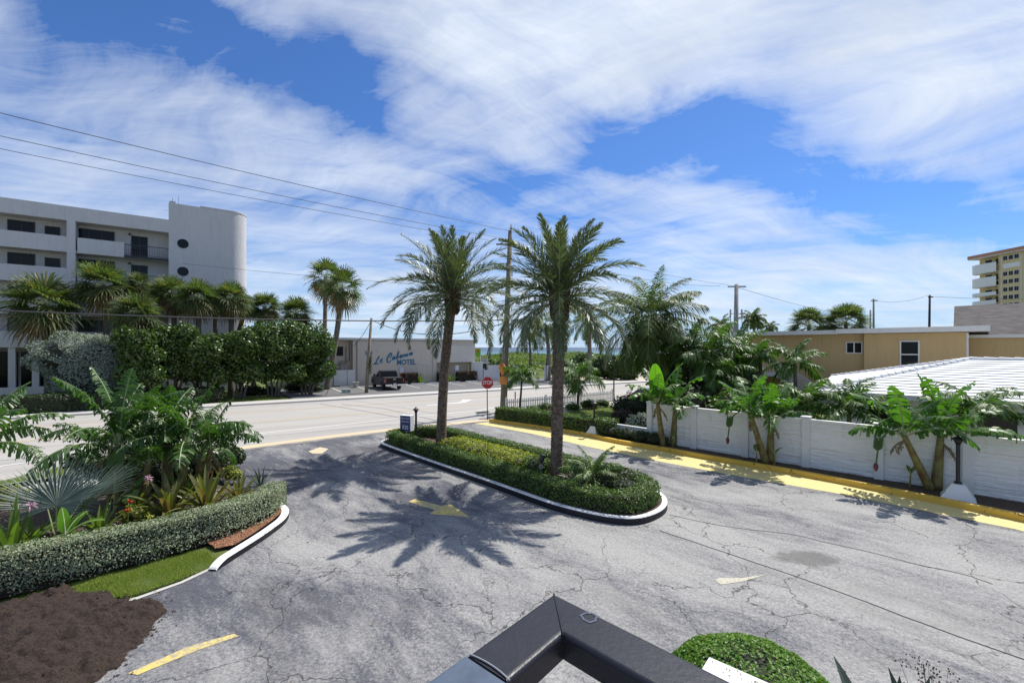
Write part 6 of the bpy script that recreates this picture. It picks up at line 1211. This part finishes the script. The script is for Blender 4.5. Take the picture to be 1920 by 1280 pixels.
# garden behind the picket fence and hedges on the right
hl = [(-.75, 27.55), (.9, 26.15), (2.6, 24.75), (4.3, 23.25), (5.2, 22.45)]
hedge('hedge', 'clipped green hedge along the yellow kerb right of the stop sign', hl, .95, .12, .92, M['hedge'], 420, .085, .06, 140, group='clipped hedges')
for i, (px, Y, r_, m_, lab) in enumerate(((1000, 29.5, .5, 'hedge', 'round garden shrub against the picket fence left of the tall trunk'), (1022, 30.5, .55, 'areca', 'loose green shrub behind the nearer palm trunk at the picket fence'), (1075, 31.6, .45, 'hedge', 'yellow green shrub at the picket fence right of the trunk'), (1105, 32.5, .55, 'hedge', 'wide shrub in front of the right part of the picket fence'), (1130, 33.5, .45, 'areca', 'shrub at the far right of the picket fence'), (1098, 25.2, .6, 'hedge', 'low shrub behind the clipped hedge near the dome light'), (1030, 27.6, .55, 'red_shrub', 'reddish low shrub behind the clipped hedge'), (1170, 26.5, .65, 'red_shrub', 'reddish shrub on the lawn before the dark shrub'), (1205, 24.0, .75, 'silver', 'pale leaved shrub beside the end post of the tall wall'), (1190, 28.5, 1.25, 'dark_shrub', 'very dark shrub on the garden lawn under the red car'))):
    blob_shrub('garden_shrub', lab, 'shrub', (AT(px, Y), Y, .09), [(0, 0, r_ * .6, r_, r_ * .8, r_ * .7), (r_ * .6, .1, r_ * .45, r_ * .6, r_ * .6, r_ * .5), (-r_ * .6, .1, r_ * .5, r_ * .6, r_ * .6, r_ * .5)], M[m_], 260, .11, .08, 150 + i, 'garden shrubs')
for i, (t_, lab) in enumerate(((.35, 'dark leafy shrub at the foot of the low white wall, left end'), (1.15, 'dark leafy shrub in the middle of the low white wall'), (1.95, 'dark leafy shrub where the low wall meets the tall wall'), (2.6, 'small dark shrub just before the first banana plant'))):
    p = W0 - dW * 2.2 + dW * t_ * 1.05 - nW * .5; blob_shrub('border_shrub', lab, 'shrub', (p[0], p[1], .12), [(0, 0, .26, .48, .34, .30), (.22, -.1, .2, .3, .25, .22)], M['dark_shrub'], 520, .09, .06, 170 + i, 'shrubs along the low wall')
# small feather palms
coconut_palm('small bright green palm just right of the tall utility pole', (AT(974, 30), 30, .09), (AT(979, 30), 30, ZY(706, 30)), (0, 0, 0), 1.45, 15, 181, .07, 78, -10, 1.6, 'small garden palms', 'areca', 34, .06, 'garden_palm', 'bark')
coconut_palm('small bright green palm between the tall trunk and the shaggy palm', (AT(1083, 33), 33, .09), (AT(1086, 33), 33, ZY(706, 33)), (0, 0, 0), 2.2, 16, 182, .08, 78, -15, 1.6, 'small garden palms', 'areca', 34, .06, 'garden_palm', 'bark')
ap = [(1335, 27, 652, 2.9, 22, 'largest dense palm of the clump left of the tan building'), (1292, 28.5, 640, 2.6, 18, 'dense palm left in the clump beside the shaggy coconut palm'), (1382, 29, 640, 2.3, 18, 'dense palm right in the clump in front of the concrete pole'), (1424, 26.5, 655, 1.7, 14, 'small palm with slim trunk in front of the outside stair'), (1490, 23.5, 668, 1.75, 15, 'small arching palm before the blank tan wall'), (1352, 25.5, 690, 2.0, 16, 'low dark palm under the large dense palm')]
for i, (px, Y, py, L_, nf_, lab) in enumerate(ap):
    coconut_palm(lab, (AT(px + (6 if i < 4 else 0), Y), Y, .09), (AT(px, Y), Y, ZY(py + 12, Y)), (.05, 0, 0), L_ * .95, nf_, 190 + i, .10, 84, -25, 1.15, 'feather palms behind the wall', 'areca', 40, .065, 'feather_palm', 'bark')
for i, (px, Y, yt, rp, lab) in enumerate(((1270, 33, 640, 40, 'dark shrub mass behind the shaggy coconut palm'), (1330, 31, 650, 46, 'dark shrub mass under the dense palms'), (1392, 33, 660, 34, 'dark shrub left of the outside stair'), (1445, 25, 722, 34, 'green shrub under the outside stair'), (1300, 24.5, 722, 46, 'dark shrub behind the garden wall beside the first banana'), (1375, 23, 730, 44, 'shrub behind the garden wall between the bananas'))):
    zt, rr = ZY(yt, Y), rp * Y / F; blob_shrub('background_shrub', lab, 'shrub', (AT(px, Y), Y, .05), [(0, 0, zt * .5, rr, rr * .7, zt * .48), (rr * .6, .1, zt * .4, rr * .6, rr * .5, zt * .38), (-rr * .6, .1, zt * .42, rr * .6, rr * .5, zt * .4)], M['dark_shrub' if i < 3 or i == 4 else 'hedge'], 90, .22, .14, 210 + i, 'shrubs behind the garden wall')
# low palms/fans behind the wall in front of the white house
coconut_palm('bright feather palm behind the wall under the white roof eave, left', (AT(1512, 18.2), 18.2, .1), (AT(1512, 18.2), 18.2, ZY(755, 18.2)), (0, 0, 0), 1.5, 14, 221, .08, 80, 0, 1.3, 'small palms by the white house', 'areca', 34, .06, 'feather_palm', 'bark')
coconut_palm('bright feather palm in front of the white roof between two banana clumps', (AT(1592, 17), 17, .1), (AT(1592, 17), 17, ZY(770, 17)), (0, 0, 0), 1.6, 16, 222, .09, 84, 0, 1.25, 'small palms by the white house', 'areca', 36, .06, 'feather_palm', 'bark')
coconut_palm('feather palm in front of the white roof right of the large banana clump', (AT(1838, 15.6), 15.6, .1), (AT(1838, 15.6), 15.6, ZY(770, 15.6)), (0, 0, 0), 1.7, 14, 223, .08, 70, 0, 1.25, 'small palms by the white house', 'areca', 34, .06, 'feather_palm', 'bark')
# far trees over the roofs
coconut_palm('wind-blown dark coconut palm just right of the concrete pole', (AT(1418, 62), 62, 0), (AT(1413, 62), 62, ZY(597, 62)), (0, 0, 0), 1.9, 22, 231, .2, 80, -40, 1.6, 'far palms over the roofs', 'coco', 34, .09)
coconut_palm('tiny far palm top just over the tan roof edge', (AT(1443, 80), 80, 0), (AT(1443, 80), 80, ZY(613, 80)), (0, 0, 0), 1.7, 18, 232, .2, 80, -40, 1.6, 'far palms over the roofs', 'coco', 30, .09)
coconut_palm('far palm top behind the dense palms left of the concrete pole', (AT(1352, 55), 55, 0), (AT(1352, 55), 55, ZY(612, 55)), (0, 0, 0), 2.1, 18, 233, .2, 80, -40, 1.6, 'far palms over the roofs', 'coco', 30, .09)
fan_palm('left of the two sabal palm crowns over the tan roof', (AT(1517, 56), 56, 0), (AT(1517, 56), 56, ZY(612, 56)), (0, 0, 0), 2.6, 60, 234, 'sabal_palm', 'sabal', .2, 'far palms over the roofs', -40, 4)
fan_palm('right and higher of the two sabal palm crowns over the tan roof', (AT(1585, 54), 54, 0), (AT(1586, 54), 54, ZY(607, 54)), (0, 0, 0), 2.7, 64, 235, 'sabal_palm', 'sabal', .2, 'far palms over the roofs', -40, 6)

# banana plants along the garden wall
gB = 'banana plants along the garden wall'
p = (AT(1252, 20.2), 20.2, .12)
banana_plant('left banana plant by the wall with one bright upright new leaf', p, [(-.22, .0, 2.0, -.25, 0, 9, 2.05, None), (.28, .1, 1.85, .12, 0, 8, 1.9, None)], 301, gB, [((-.47, .0, 2.0), 1.75, math.radians(160), R(88), R(84), .34, 1.45)])
p = (AT(1433, 17.2), 17.2, .12)
banana_plant('middle banana plant by the wall with a red flower bud hanging on its left', p, [(.05, -.05, 1.9, -.62, 0, 9, 1.95, math.radians(176)), (.25, .05, 1.75, .05, 0, 10, 2.1, None)], 302, gB, [((.3, .0, 1.75), 1.1, math.radians(250), R(84), R(70), .26, 1.3)])
p = (AT(1742, 14.0), 14.0, .12)
banana_plant('largest banana plant near the right edge with a green fruit bunch hanging on its left', p, [(.0, -.05, 1.75, -.85, 0, 9, 1.85, math.radians(178)), (.22, .0, 1.7, .15, 0, 11, 2.15, None)], 303, gB, [((.37, .0, 1.75), 1.55, math.radians(60), R(86), R(70), .32, 1.2)])
# little banana suckers at the wall foot
for i, (px, py, lab) in enumerate(((1262, 838, 'tiny banana sucker right of the left banana plant'), (1418, 868, 'tiny banana sucker left of the middle banana plant'), (1452, 872, 'thin banana sucker right of the middle banana plant'), (1706, 912, 'banana sucker with one long leaf left of the largest banana plant'))):
    c = G(px, py, .12); rng = np.random.default_rng(320 + i); r_ = thing('banana_sucker', lab, 'banana plant', c, 0, 'small banana suckers'); b = MB(); b.tube([(0, 0, 0), (.02, 0, .4)], [.03, .02], 6); b.build('stem', M['bananastem'], r_); b = MB(); banana_leaf(b, np.array((.02, 0, .38)), .55, R(170 + 60 * i), R(70), R(10), .09, .1, 0, 1); banana_leaf(b, np.array((.02, 0, .38)), .4, R(20 + 60 * i), R(80), R(30), .07, .1, 0, 1); b.build('foliage', [M['banana'], M['midrib']], r_)
# left bed: bananas
gL = 'banana plants in the left bed'
banana_plant('banana plant with a huge upright leaf, tallest in the left bed', (AT(224, 12.6), 12.6, .12), [(.0, 0, 1.75, -.05, 0, 12, 2.35, None), (.75, -.2, 1.3, .25, 0, 6, 1.4, None), (-.5, .3, 1.5, -.1, .1, 6, 1.7, None)], 311, gL, None, [((-.0, .0, 1.8), 2.1, math.radians(40), R(87), R(76), .34, 1.3)], fine=True)
banana_plant('banana plant at the right end of the left bed with leaves over the drive', (AT(338, 13.2), 13.2, .12), [(.0, 0, 1.65, .2, 0, 12, 2.15, None), (-.5, .2, 1.85, -.1, 0, 9, 1.8, None), (.4, .3, 1.4, .3, 0, 7, 1.7, None), (.1, .5, 1.2, .1, .1, 6, 1.6, None)], 312, gL, None, fine=True)
banana_plant('banana plant at the left edge whose leaves reach into view', (AT(-60, 12.4), 12.4, .12), [(.0, 0, 1.7, .1, 0, 12, 2.4, None)], 313, gL, [((.1, .0, 1.9), 1.1, math.radians(30), R(60), R(40), .24, 1.0)], fine=True)
# fan palm
rng = np.random.default_rng(331); base = (AT(105, 9.9), 9.9, .12); bp = thing('blue_fan_palm', 'low blue grey fan palm with a wide round leaf in the left bed', 'palm tree', base, 0)
b = MB(); c0_ = np.array((0, 0, .1))
for (dx, dy, z, az_, el_, Rr_, sp2, roll) in ((.12, -.1, .98, 95, 62, 1.28, 225, .0), (-.35, .15, .85, 140, 50, 1.3, 170, .25), (.45, .2, .8, 40, 45, 1.25, 170, -.2), (.1, .5, .9, 90, 35, 1.3, 150, 0), (-.5, .5, .7, 170, 25, 1.1, 150, 0)):
    hub = np.array((dx, dy, z)); fan(b, hub, R(az_), R(el_), Rr_ * .95, 52, R(sp2), droop=.12, cup=.10, roll=roll, mi=0, split=.42, pet=c0_)
b.build('crown', [M['fanblue'], M['midrib']], bp); b = MB()
for k in range(16): a = k * 2.4; b.tube([(0, 0, 0), (math.cos(a) * .05, math.sin(a) * .05, .2), (math.cos(a) * .16, math.sin(a) * .16, .42)], [.05, .04, .015], 5)
b.build('trunk', M['bark'], bp)
# crinum lilies, straps and flowers
cr = [(388, 948, .62, 26, 1.25, .15, 'bronze', 'bronze strap-leaved lily behind the right end of the long hedge', None), (318, 955, .5, 24, 1.2, .15, 'bronze', 'bronze strap-leaved lily with pink flower heads in the left bed', [(-.45, -.15, 1.05)]), (20, 1030, .5, 18, 1.35, .15, 'strap', 'large green strap-leaved lily at the left edge with faded pink flowers', [(.42, .0, 1.12)]), (448, 928, .4, 22, .95, .10, 'bronze', 'narrow leaved bronze lily nearest the kerb corner', None), (188, 985, .3, 16, .75, .12, 'strap', 'yellow green broad strap plant between fan palm and hedge', None), (262, 945, .3, 16, 1.0, .14, 'bronze', 'dark bronze lily behind the yellow croton', None), (60, 1010, .3, 14, .8, .11, 'strap', 'small strap plant with yellowish leaves in front of the fan palm', None), (488, 900, .3, 14, .7, .06, 'agave', 'dark thin leaved plant at the far end of the left bed', None), (345, 925, .3, 16, 1.0, .12, 'strap', 'green strap plant under the right banana leaves', None)]
for i, (px, py, z, n_, L_, w_, m_, lab, fl_) in enumerate(cr):
    c = G(px, py, .3); strap_plant('strap_lily', lab, (c[0], c[1], .12), n_, L_, w_, M[m_], 340 + i, 84, 22, 48, 'strap-leaved lilies in the left bed', 'plant', fl_)
for i, (px, py, m_, r_, L_, lab) in enumerate(((252, 968, 'gold', .34, .09, 'yellow leaved croton behind the middle of the long hedge'), (330, 930, 'gold', .28, .09, 'second yellow leaved croton beside the bronze lily'), (20, 935, 'gold', .40, .12, 'yellow green shrub at the left edge behind the fan palm'), (430, 890, 'gold', .34, .10, 'yellow leaved shrub below the drooping banana leaf'), (225, 900, 'dark_shrub', .7, .14, 'dark leafy shrub under the huge upright banana leaf'), (300, 905, 'dark_shrub', .7, .14, 'dark leafy shrub between the banana stems'), (385, 885, 'dark_shrub', .75, .14, 'dark leafy shrub behind the bronze lilies'), (275, 880, 'dark_shrub', .8, .2, 'broad leaved dark shrub between fan palm and bananas'), (340, 870, 'areca', .7, .2, 'glossy green broad leaved shrub under the right bananas'), (420, 862, 'dark_shrub', .6, .16, 'dark leafy shrub at the back corner of the left bed nearest the road'), (160, 880, 'dark_shrub', .6, .16, 'dark leafy shrub behind the blue fan palm'))):
    c = G(px, py, .3); blob_shrub('bed_shrub', lab, 'shrub', (c[0], c[1], .12), [(0, 0, r_ * .7, r_, r_ * .8, r_ * .65), (r_ * .7, 0, r_ * .5, r_ * .6, r_ * .5, r_ * .5)], M[m_], 420, L_, L_ * .6, 360 + i, 'leafy shrubs in the left bed')
for i, (px, py, z, lab) in enumerate(((243, 940, .75, 'small red flower above the yellow croton'), (240, 957, .62, 'lower of the two small red flowers by the yellow croton'))):
    Y = (CH - z) * F / (py - HY); b = MB(); rng = np.random.default_rng(370 + i)
    for k in range(16): d_ = unit(rng.normal(0, 1, 3) + np.array((0, 0, .5))); s1 = unit(np.cross(d_, rng.normal(0, 1, 3))); c = np.zeros(3); b.add([c, d_ * .04 + s1 * .02, d_ * .08, d_ * .04 - s1 * .02], [(0, 1, 2, 3)])
    r_ = thing('red_flower', lab, 'flower', (AT(px, Y), Y, .12), 0, 'red flowers'); o_ = b.build('bloom', M['redflower'], r_); o_.location = (0, 0, z - .12); b = MB(); b.tube([(0, 0, 0), (0, 0, z - .12)], .01, 5); b.build('flower_stalk', M['strap'], r_)
# elephant ear and young banana pups
def ear(label, base, leaves, seed):
    global rng; rng = np.random.default_rng(seed); r_ = thing('elephant_ear', label, 'plant', base, 0, 'elephant ear plants'); b = MB(); s_ = MB()
    for (dx, dy, z, az_, tilt, R_) in leaves:
        c = np.array((dx, dy, z)); s_.tube([(0, 0, 0), (dx * .3, dy * .3, z * .6), tuple(c)], [.03, .022, .015], 6); T = np.array((math.cos(az_) * math.cos(tilt), math.sin(az_) * math.cos(tilt), math.sin(tilt))); S_ = np.array((-math.sin(az_), math.cos(az_), 0)); U = np.cross(T, S_); V = [c]
        for a in np.linspace(-math.pi, math.pi, 25)[:-1]: rr = R_ * (.62 + .38 * math.cos(a)) * (1 if abs(a) < 2.7 else .55) + R_ * .28; V.append(c + T * math.cos(a) * rr + S_ * math.sin(a) * rr * .85 + U * .06 * math.sin(a * 5) * R_ - np.array((0, 0, 1)) * rr * rr * .25)
        b.add(V, [(0, 1 + k, 1 + (k + 1) % 24) for k in range(24)])
    b.build('leaves', M['ear'], r_, smooth=True); s_.build('leaf_stalks', M['midrib'], r_)
ear('elephant ear plant with one big translucent round leaf below the upright banana', (AT(215, 12.0), 12.0, .12), [(0, 0, 1.35, R(80), R(70), .34), (.5, .1, .75, R(60), R(50), .2), (.35, -.1, .5, R(30), R(45), .16)], 381)
ear('small elephant ear plant with glossy leaves beside the bronze lily', (AT(248, 11.4), 11.4, .12), [(0, 0, .62, R(70), R(55), .17), (.2, .1, .45, R(40), R(40), .14), (-.2, .1, .5, R(120), R(45), .15)], 382)
pup = thing('banana_sucker', 'young banana sucker with broad bright leaves behind the long hedge', 'banana plant', (AT(122, 9.35), 9.35, .12), 0, 'small banana suckers'); rng = np.random.default_rng(390); b = MB(); b.tube([(0, 0, 0), (0, 0, .55)], [.05, .03], 8); b.build('stem', M['midrib'], pup); b = MB()
for az_, e0, e1, L_ in ((20, 45, -15, .75), (150, 80, 60, .6), (75, 65, 10, .6)): banana_leaf(b, np.array((0, 0, .5)), L_, R(az_), R(e0), R(e1), .14, .05, 0, 1, .1, .5 if az_ > 100 else 0, .2)
b.build('foliage', [M['banana_new'], M['midrib']], pup, smooth=True)
# long curved hedge of the left bed
hl = HEDGE_L
hedge('hedge', 'long curved grey green hedge around the left bed', hl, .52, .13, (1.04, .80), M['grey_hedge'], 2600, .036, .024, 401, group='clipped hedges', rough=.02, gap=.16)
# grass strip beside it
def grass(name, label, k, fn, h, seed):
    global rng; rng = np.random.default_rng(seed); P = fn(k); a = rng.uniform(0, 6.283, k); ln = rng.uniform(.4, 1, k) * h * (1 + .7 * np.sin(P[:, 0] * 4.1 + P[:, 1]) * np.sin(P[:, 1] * 5.3)); d_ = np.stack([np.cos(a), np.sin(a), np.zeros(k)], 1); tip = P + d_ * (ln * .55)[:, None] + np.array((0, 0, 1)) * ln[:, None]; s_ = np.stack([-np.sin(a), np.cos(a), np.zeros(k)], 1) * .0055
    b = MB(); b.add(np.stack([P - s_, P + s_, tip], 1).reshape(-1, 3), np.arange(3 * k).reshape(-1, 3)); return tag(b.build(name, M['grassblade']), label, 'grass', None, 'stuff')
def in_poly(poly, k):
    poly = np.array([q[:2] for q in poly]); lo, hi = poly.min(0), poly.max(0); out = []
    while len(out) < k:
        P = rng.uniform(lo, hi, (k * 2, 2)); ins = np.zeros(len(P), bool); m = len(poly)
        for i in range(m):
            a, c = poly[i], poly[(i + 1) % m]; cond = (a[1] > P[:, 1]) != (c[1] > P[:, 1]); ins ^= cond & (P[:, 0] < (c[0] - a[0]) * (P[:, 1] - a[1]) / ((c[1] - a[1]) or 1e-9) + a[0])
        out += list(P[ins])
    return np.array(out[:k])
gp1 = PX([(404, 1060), (340, 1087), (256, 1117), (165, 1130), (60, 1140)]) + [(-9.6, 7.6), (-8.8, 8.3), (-7.9, 9.15), (-7.3, 9.9), (-6.8, 9.8)]
grass('grass', 'strip of bright green grass blades between the long hedge and the drive', 42000, lambda k: np.c_[in_poly(gp1, k) + rng.normal(0, .05, (k, 2)), np.full(k, .045)], .055, 411)
vp_ = [(p[0] + .15, p[1] - .2) for p in vl] + [G(230, 848, .09)[:2], G(194, 857, .09)[:2], G(0, 902, .09)[:2], G(-200, 960, .09)[:2]]
grass('grass', 'grass blades of the verge beside the left pavement', 36000, lambda k: np.c_[in_poly(vp_, k), np.full(k, .09)], .09, 412)
sp3 = [RD(-2, 42.9)[:2], RD(3.4, 42.9)[:2], RD(1.8, 46.3)[:2], RD(-8, 50)[:2], RD(-10, 42.9)[:2]]
grass('grass', 'grass blades of the far verge under the sea grapes', 22000, lambda k: np.c_[in_poly(sp3, k), np.full(k, .11)], .14, 413)
grass('grass', 'grass blades of the garden lawn behind the clipped hedge', 26000, lambda k: np.c_[in_poly([(1, 27.6), (5.2, 23.4), (7, 22), (11, 27), (9.2, 36), (0, 31)], k), np.full(k, .09)], .09, 414)
# island hedges and plants
ih = inset(closed_smooth(isl, 2), .55)
hedge('hedge', 'clipped dark green hedge ringing the island', [tuple(q) for q in ih], .62, .18, .66, M['hedge'], 1000, .055, .04, 421, closed=True, group='clipped hedges', rough=.02)
rng = np.random.default_rng(430)
ctr = [np.array((-2.6, 19.0)) + np.array((.685, -.729)) * q for q in np.arange(0, 4.6, .42)]
blob_shrub('golden_ground_shrub', 'bed of low golden leaved shrub between the two date palms', 'shrub', (-2.6, 19.0, .17), [(c[0] + 2.6 + rng.uniform(-.1, .1), c[1] - 19.0 + rng.uniform(-.1, .1), .26, .55, .55, .30) for c in ctr] + [(c[0] + 2.95, c[1] - 18.6, .26, .5, .5, .28) for c in ctr], M['gold'], 420, .075, .05, 431)
blob_shrub('island_shrub', 'dark green low shrub behind the spotlight on the island', 'shrub', (AT(1008, 15.4), 15.4, .17), [(0, 0, .3, .6, .5, .4), (.7, -.2, .3, .5, .5, .35)], M['hedge'], 700, .06, .045, 432, 'low shrubs on the island')
blob_shrub('island_shrub', 'dark shrub at the round end of the island behind the hedge', 'shrub', (3.4, 13.1, .17), [(0, 0, .25, .6, .6, .35), (-.6, .5, .25, .5, .5, .3), (.2, .8, .28, .5, .5, .32)], M['dark_shrub'], 700, .06, .045, 433, 'low shrubs on the island')
strap_plant('spiky_plant', 'dark spiky leaved plant right of the nearer date palm trunk', (AT(1082, 14.6), 14.6, .17), 46, .72, .05, M['agave'], 434, 86, 15, 25, None)
rr_ = coconut_palm('low bushy date palm seedling spreading over the right end of the island', (AT(1112, 14.0), 14.0, .17), (AT(1112, 14.0), 14.0, .55), (0, 0, 0), 1.25, 17, 435, .07, 82, 5, .85, None, 'areca', 44, .03, 'young_date_palm', 'bark')
for i, (px, py, z, lab) in enumerate(((841, 820, .9, 'thin dark spike leaf standing beside the farther date palm'), (915, 845, .9, 'thin dark spike rising from the golden shrub'))):
    Y = 19.0 - i * 2.2; b = MB(); b.tube([(0, 0, 0), (.0, 0, .5), (-.02, 0, .85)], [.03, .022, .004], 5); one('garden_spike', b, M['blackmetal'], lab, 'path light', 'dark spikes on the island', loc=(AT(px, Y), Y, .17))
# round clipped bush below the rail
rng = np.random.default_rng(441); rb = thing('round_bush', 'bright green round clipped bush below the handrail', 'shrub', (2.72, 4.95, 0)); b = MB(); k = 17000; d_ = unit(rng.normal(0, 1, (k, 3))); d_[:, 2] = np.abs(d_[:, 2]); rr = 1 - rng.uniform(0, 1, k) ** 2 * .07 + .015 * np.sin(d_[:, 0] * 14) * np.sin(d_[:, 1] * 12)
pw = np.sign(d_) * np.abs(d_) ** .8; pw /= np.linalg.norm(pw, axis=1)[:, None] ** .6; P = np.array((0, 0, .42)) + pw * np.array((1.0, 1.0, .72)) * rr[:, None]; leaf_cards(b, P, d_ + np.array((0, 0, .3)), .040, .028, 0, .5)
ks = 5000; a = rng.uniform(0, 6.283, ks); leaf_cards(b, np.stack([np.cos(a) * .97, np.sin(a) * .97, rng.uniform(.1, .5, ks)], 1), np.stack([np.cos(a), np.sin(a), np.full(ks, .3)], 1), .04, .028, 0, .5)
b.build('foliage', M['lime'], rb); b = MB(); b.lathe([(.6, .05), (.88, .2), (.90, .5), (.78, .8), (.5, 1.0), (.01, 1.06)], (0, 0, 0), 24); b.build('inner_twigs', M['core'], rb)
sheet('near_bed', [(1.2, 3.0), (1.5, 5.2), (2.2, 6.05), (3.3, 6.1), (4.1, 5.4), (4.6, 4.7), (6.6, 4.6), (6.6, 2), (1.2, 2)], .015, M['soil'])
# agaves at the bottom right
strap_plant('agave', 'dark blue green agave with saw toothed leaves right of the round bush', (AT(1690, 4.3), 4.3, .02), 16, 1.30, .20, M['agave'], 451, 86, 40, 12, 'agaves below the balcony', 'agave', None, True, .22)
strap_plant('agave', 'second dark agave behind a twiggy flower stem at the bottom edge', (AT(1760, 4.2), 4.2, .02), 14, 1.22, .22, M['agave'], 452, 88, 45, 8, 'agaves below the balcony', 'agave', None, True, .22)
strap_plant('agave', 'agave in the bottom right corner, only one leaf tip in view', (AT(1990, 4.3), 4.3, .02), 10, 1.25, .17, M['agave'], 453, 70, 30, 12, 'agaves below the balcony', 'agave', None, True, .22)
rng = np.random.default_rng(454); tw = thing('twiggy_plant', 'dry twiggy plant with small dark seed heads between the agaves', 'plant', (AT(1755, 4.4), 4.4, .02)); b = MB()
for k in range(26):
    a = rng.uniform(0, 6.28); r_ = rng.uniform(.05, .3); z = rng.uniform(1.0, 1.38); tp = np.array((math.cos(a) * r_, math.sin(a) * r_, z)); b.tube([(0, 0, .3), tp * np.array((.5, .5, .7)), tp], [.006, .004, .002], 4)
    for q in range(5): c = tp + rng.normal(0, .035, 3); b.mi = 1; b.lathe([(.002, -.010), (.008, 0), (.002, .010)], tuple(c), 5); b.mi = 0
b.build('foliage', [M['dry'], M['boots']], tw)

# loose bits: mulch chips, fallen leaves on the drive and in the beds
rng = np.random.default_rng(501); P = in_poly([(-6.3, 10.0), (-6.2, 11.4), (-6.25, 12.1), (-6.75, 12.9), (-6.9, 12.0), (-6.95, 11.0), (-7.2, 10.3), (-6.6, 9.85)], 2600); b = MB(); leaf_cards(b, np.c_[P, np.full(len(P), .142)], np.tile((0, 0, 1.0), (len(P), 1)), .045, .02, 0, .35); tag(b.build('mulch_chips', M['chip']), 'reddish bark chips along the inside of the left kerb', 'mulch', None, 'stuff')
P = np.vstack([in_poly([(p[0] + .1, p[1] - .1) for p in CURB[:9]] + [(p[0] + .45, p[1] + .4) for p in CURB[:9][::-1]], 500), rng.normal((7.5, 16.5), (3.5, 3.5), (160, 2)), rng.normal((-3, 11), (3, 3), (130, 2))]); z = np.where(np.arange(len(P)) < 500, .135, .012); b = MB(); leaf_cards(b, np.c_[P, z], np.tile((0, 0, 1.0), (len(P), 1)), .06, .022, 0, .25); tag(b.build('fallen_leaves', M['dry']), 'scattered dry leaf bits on the soil and asphalt', 'fallen leaves', None, 'stuff')
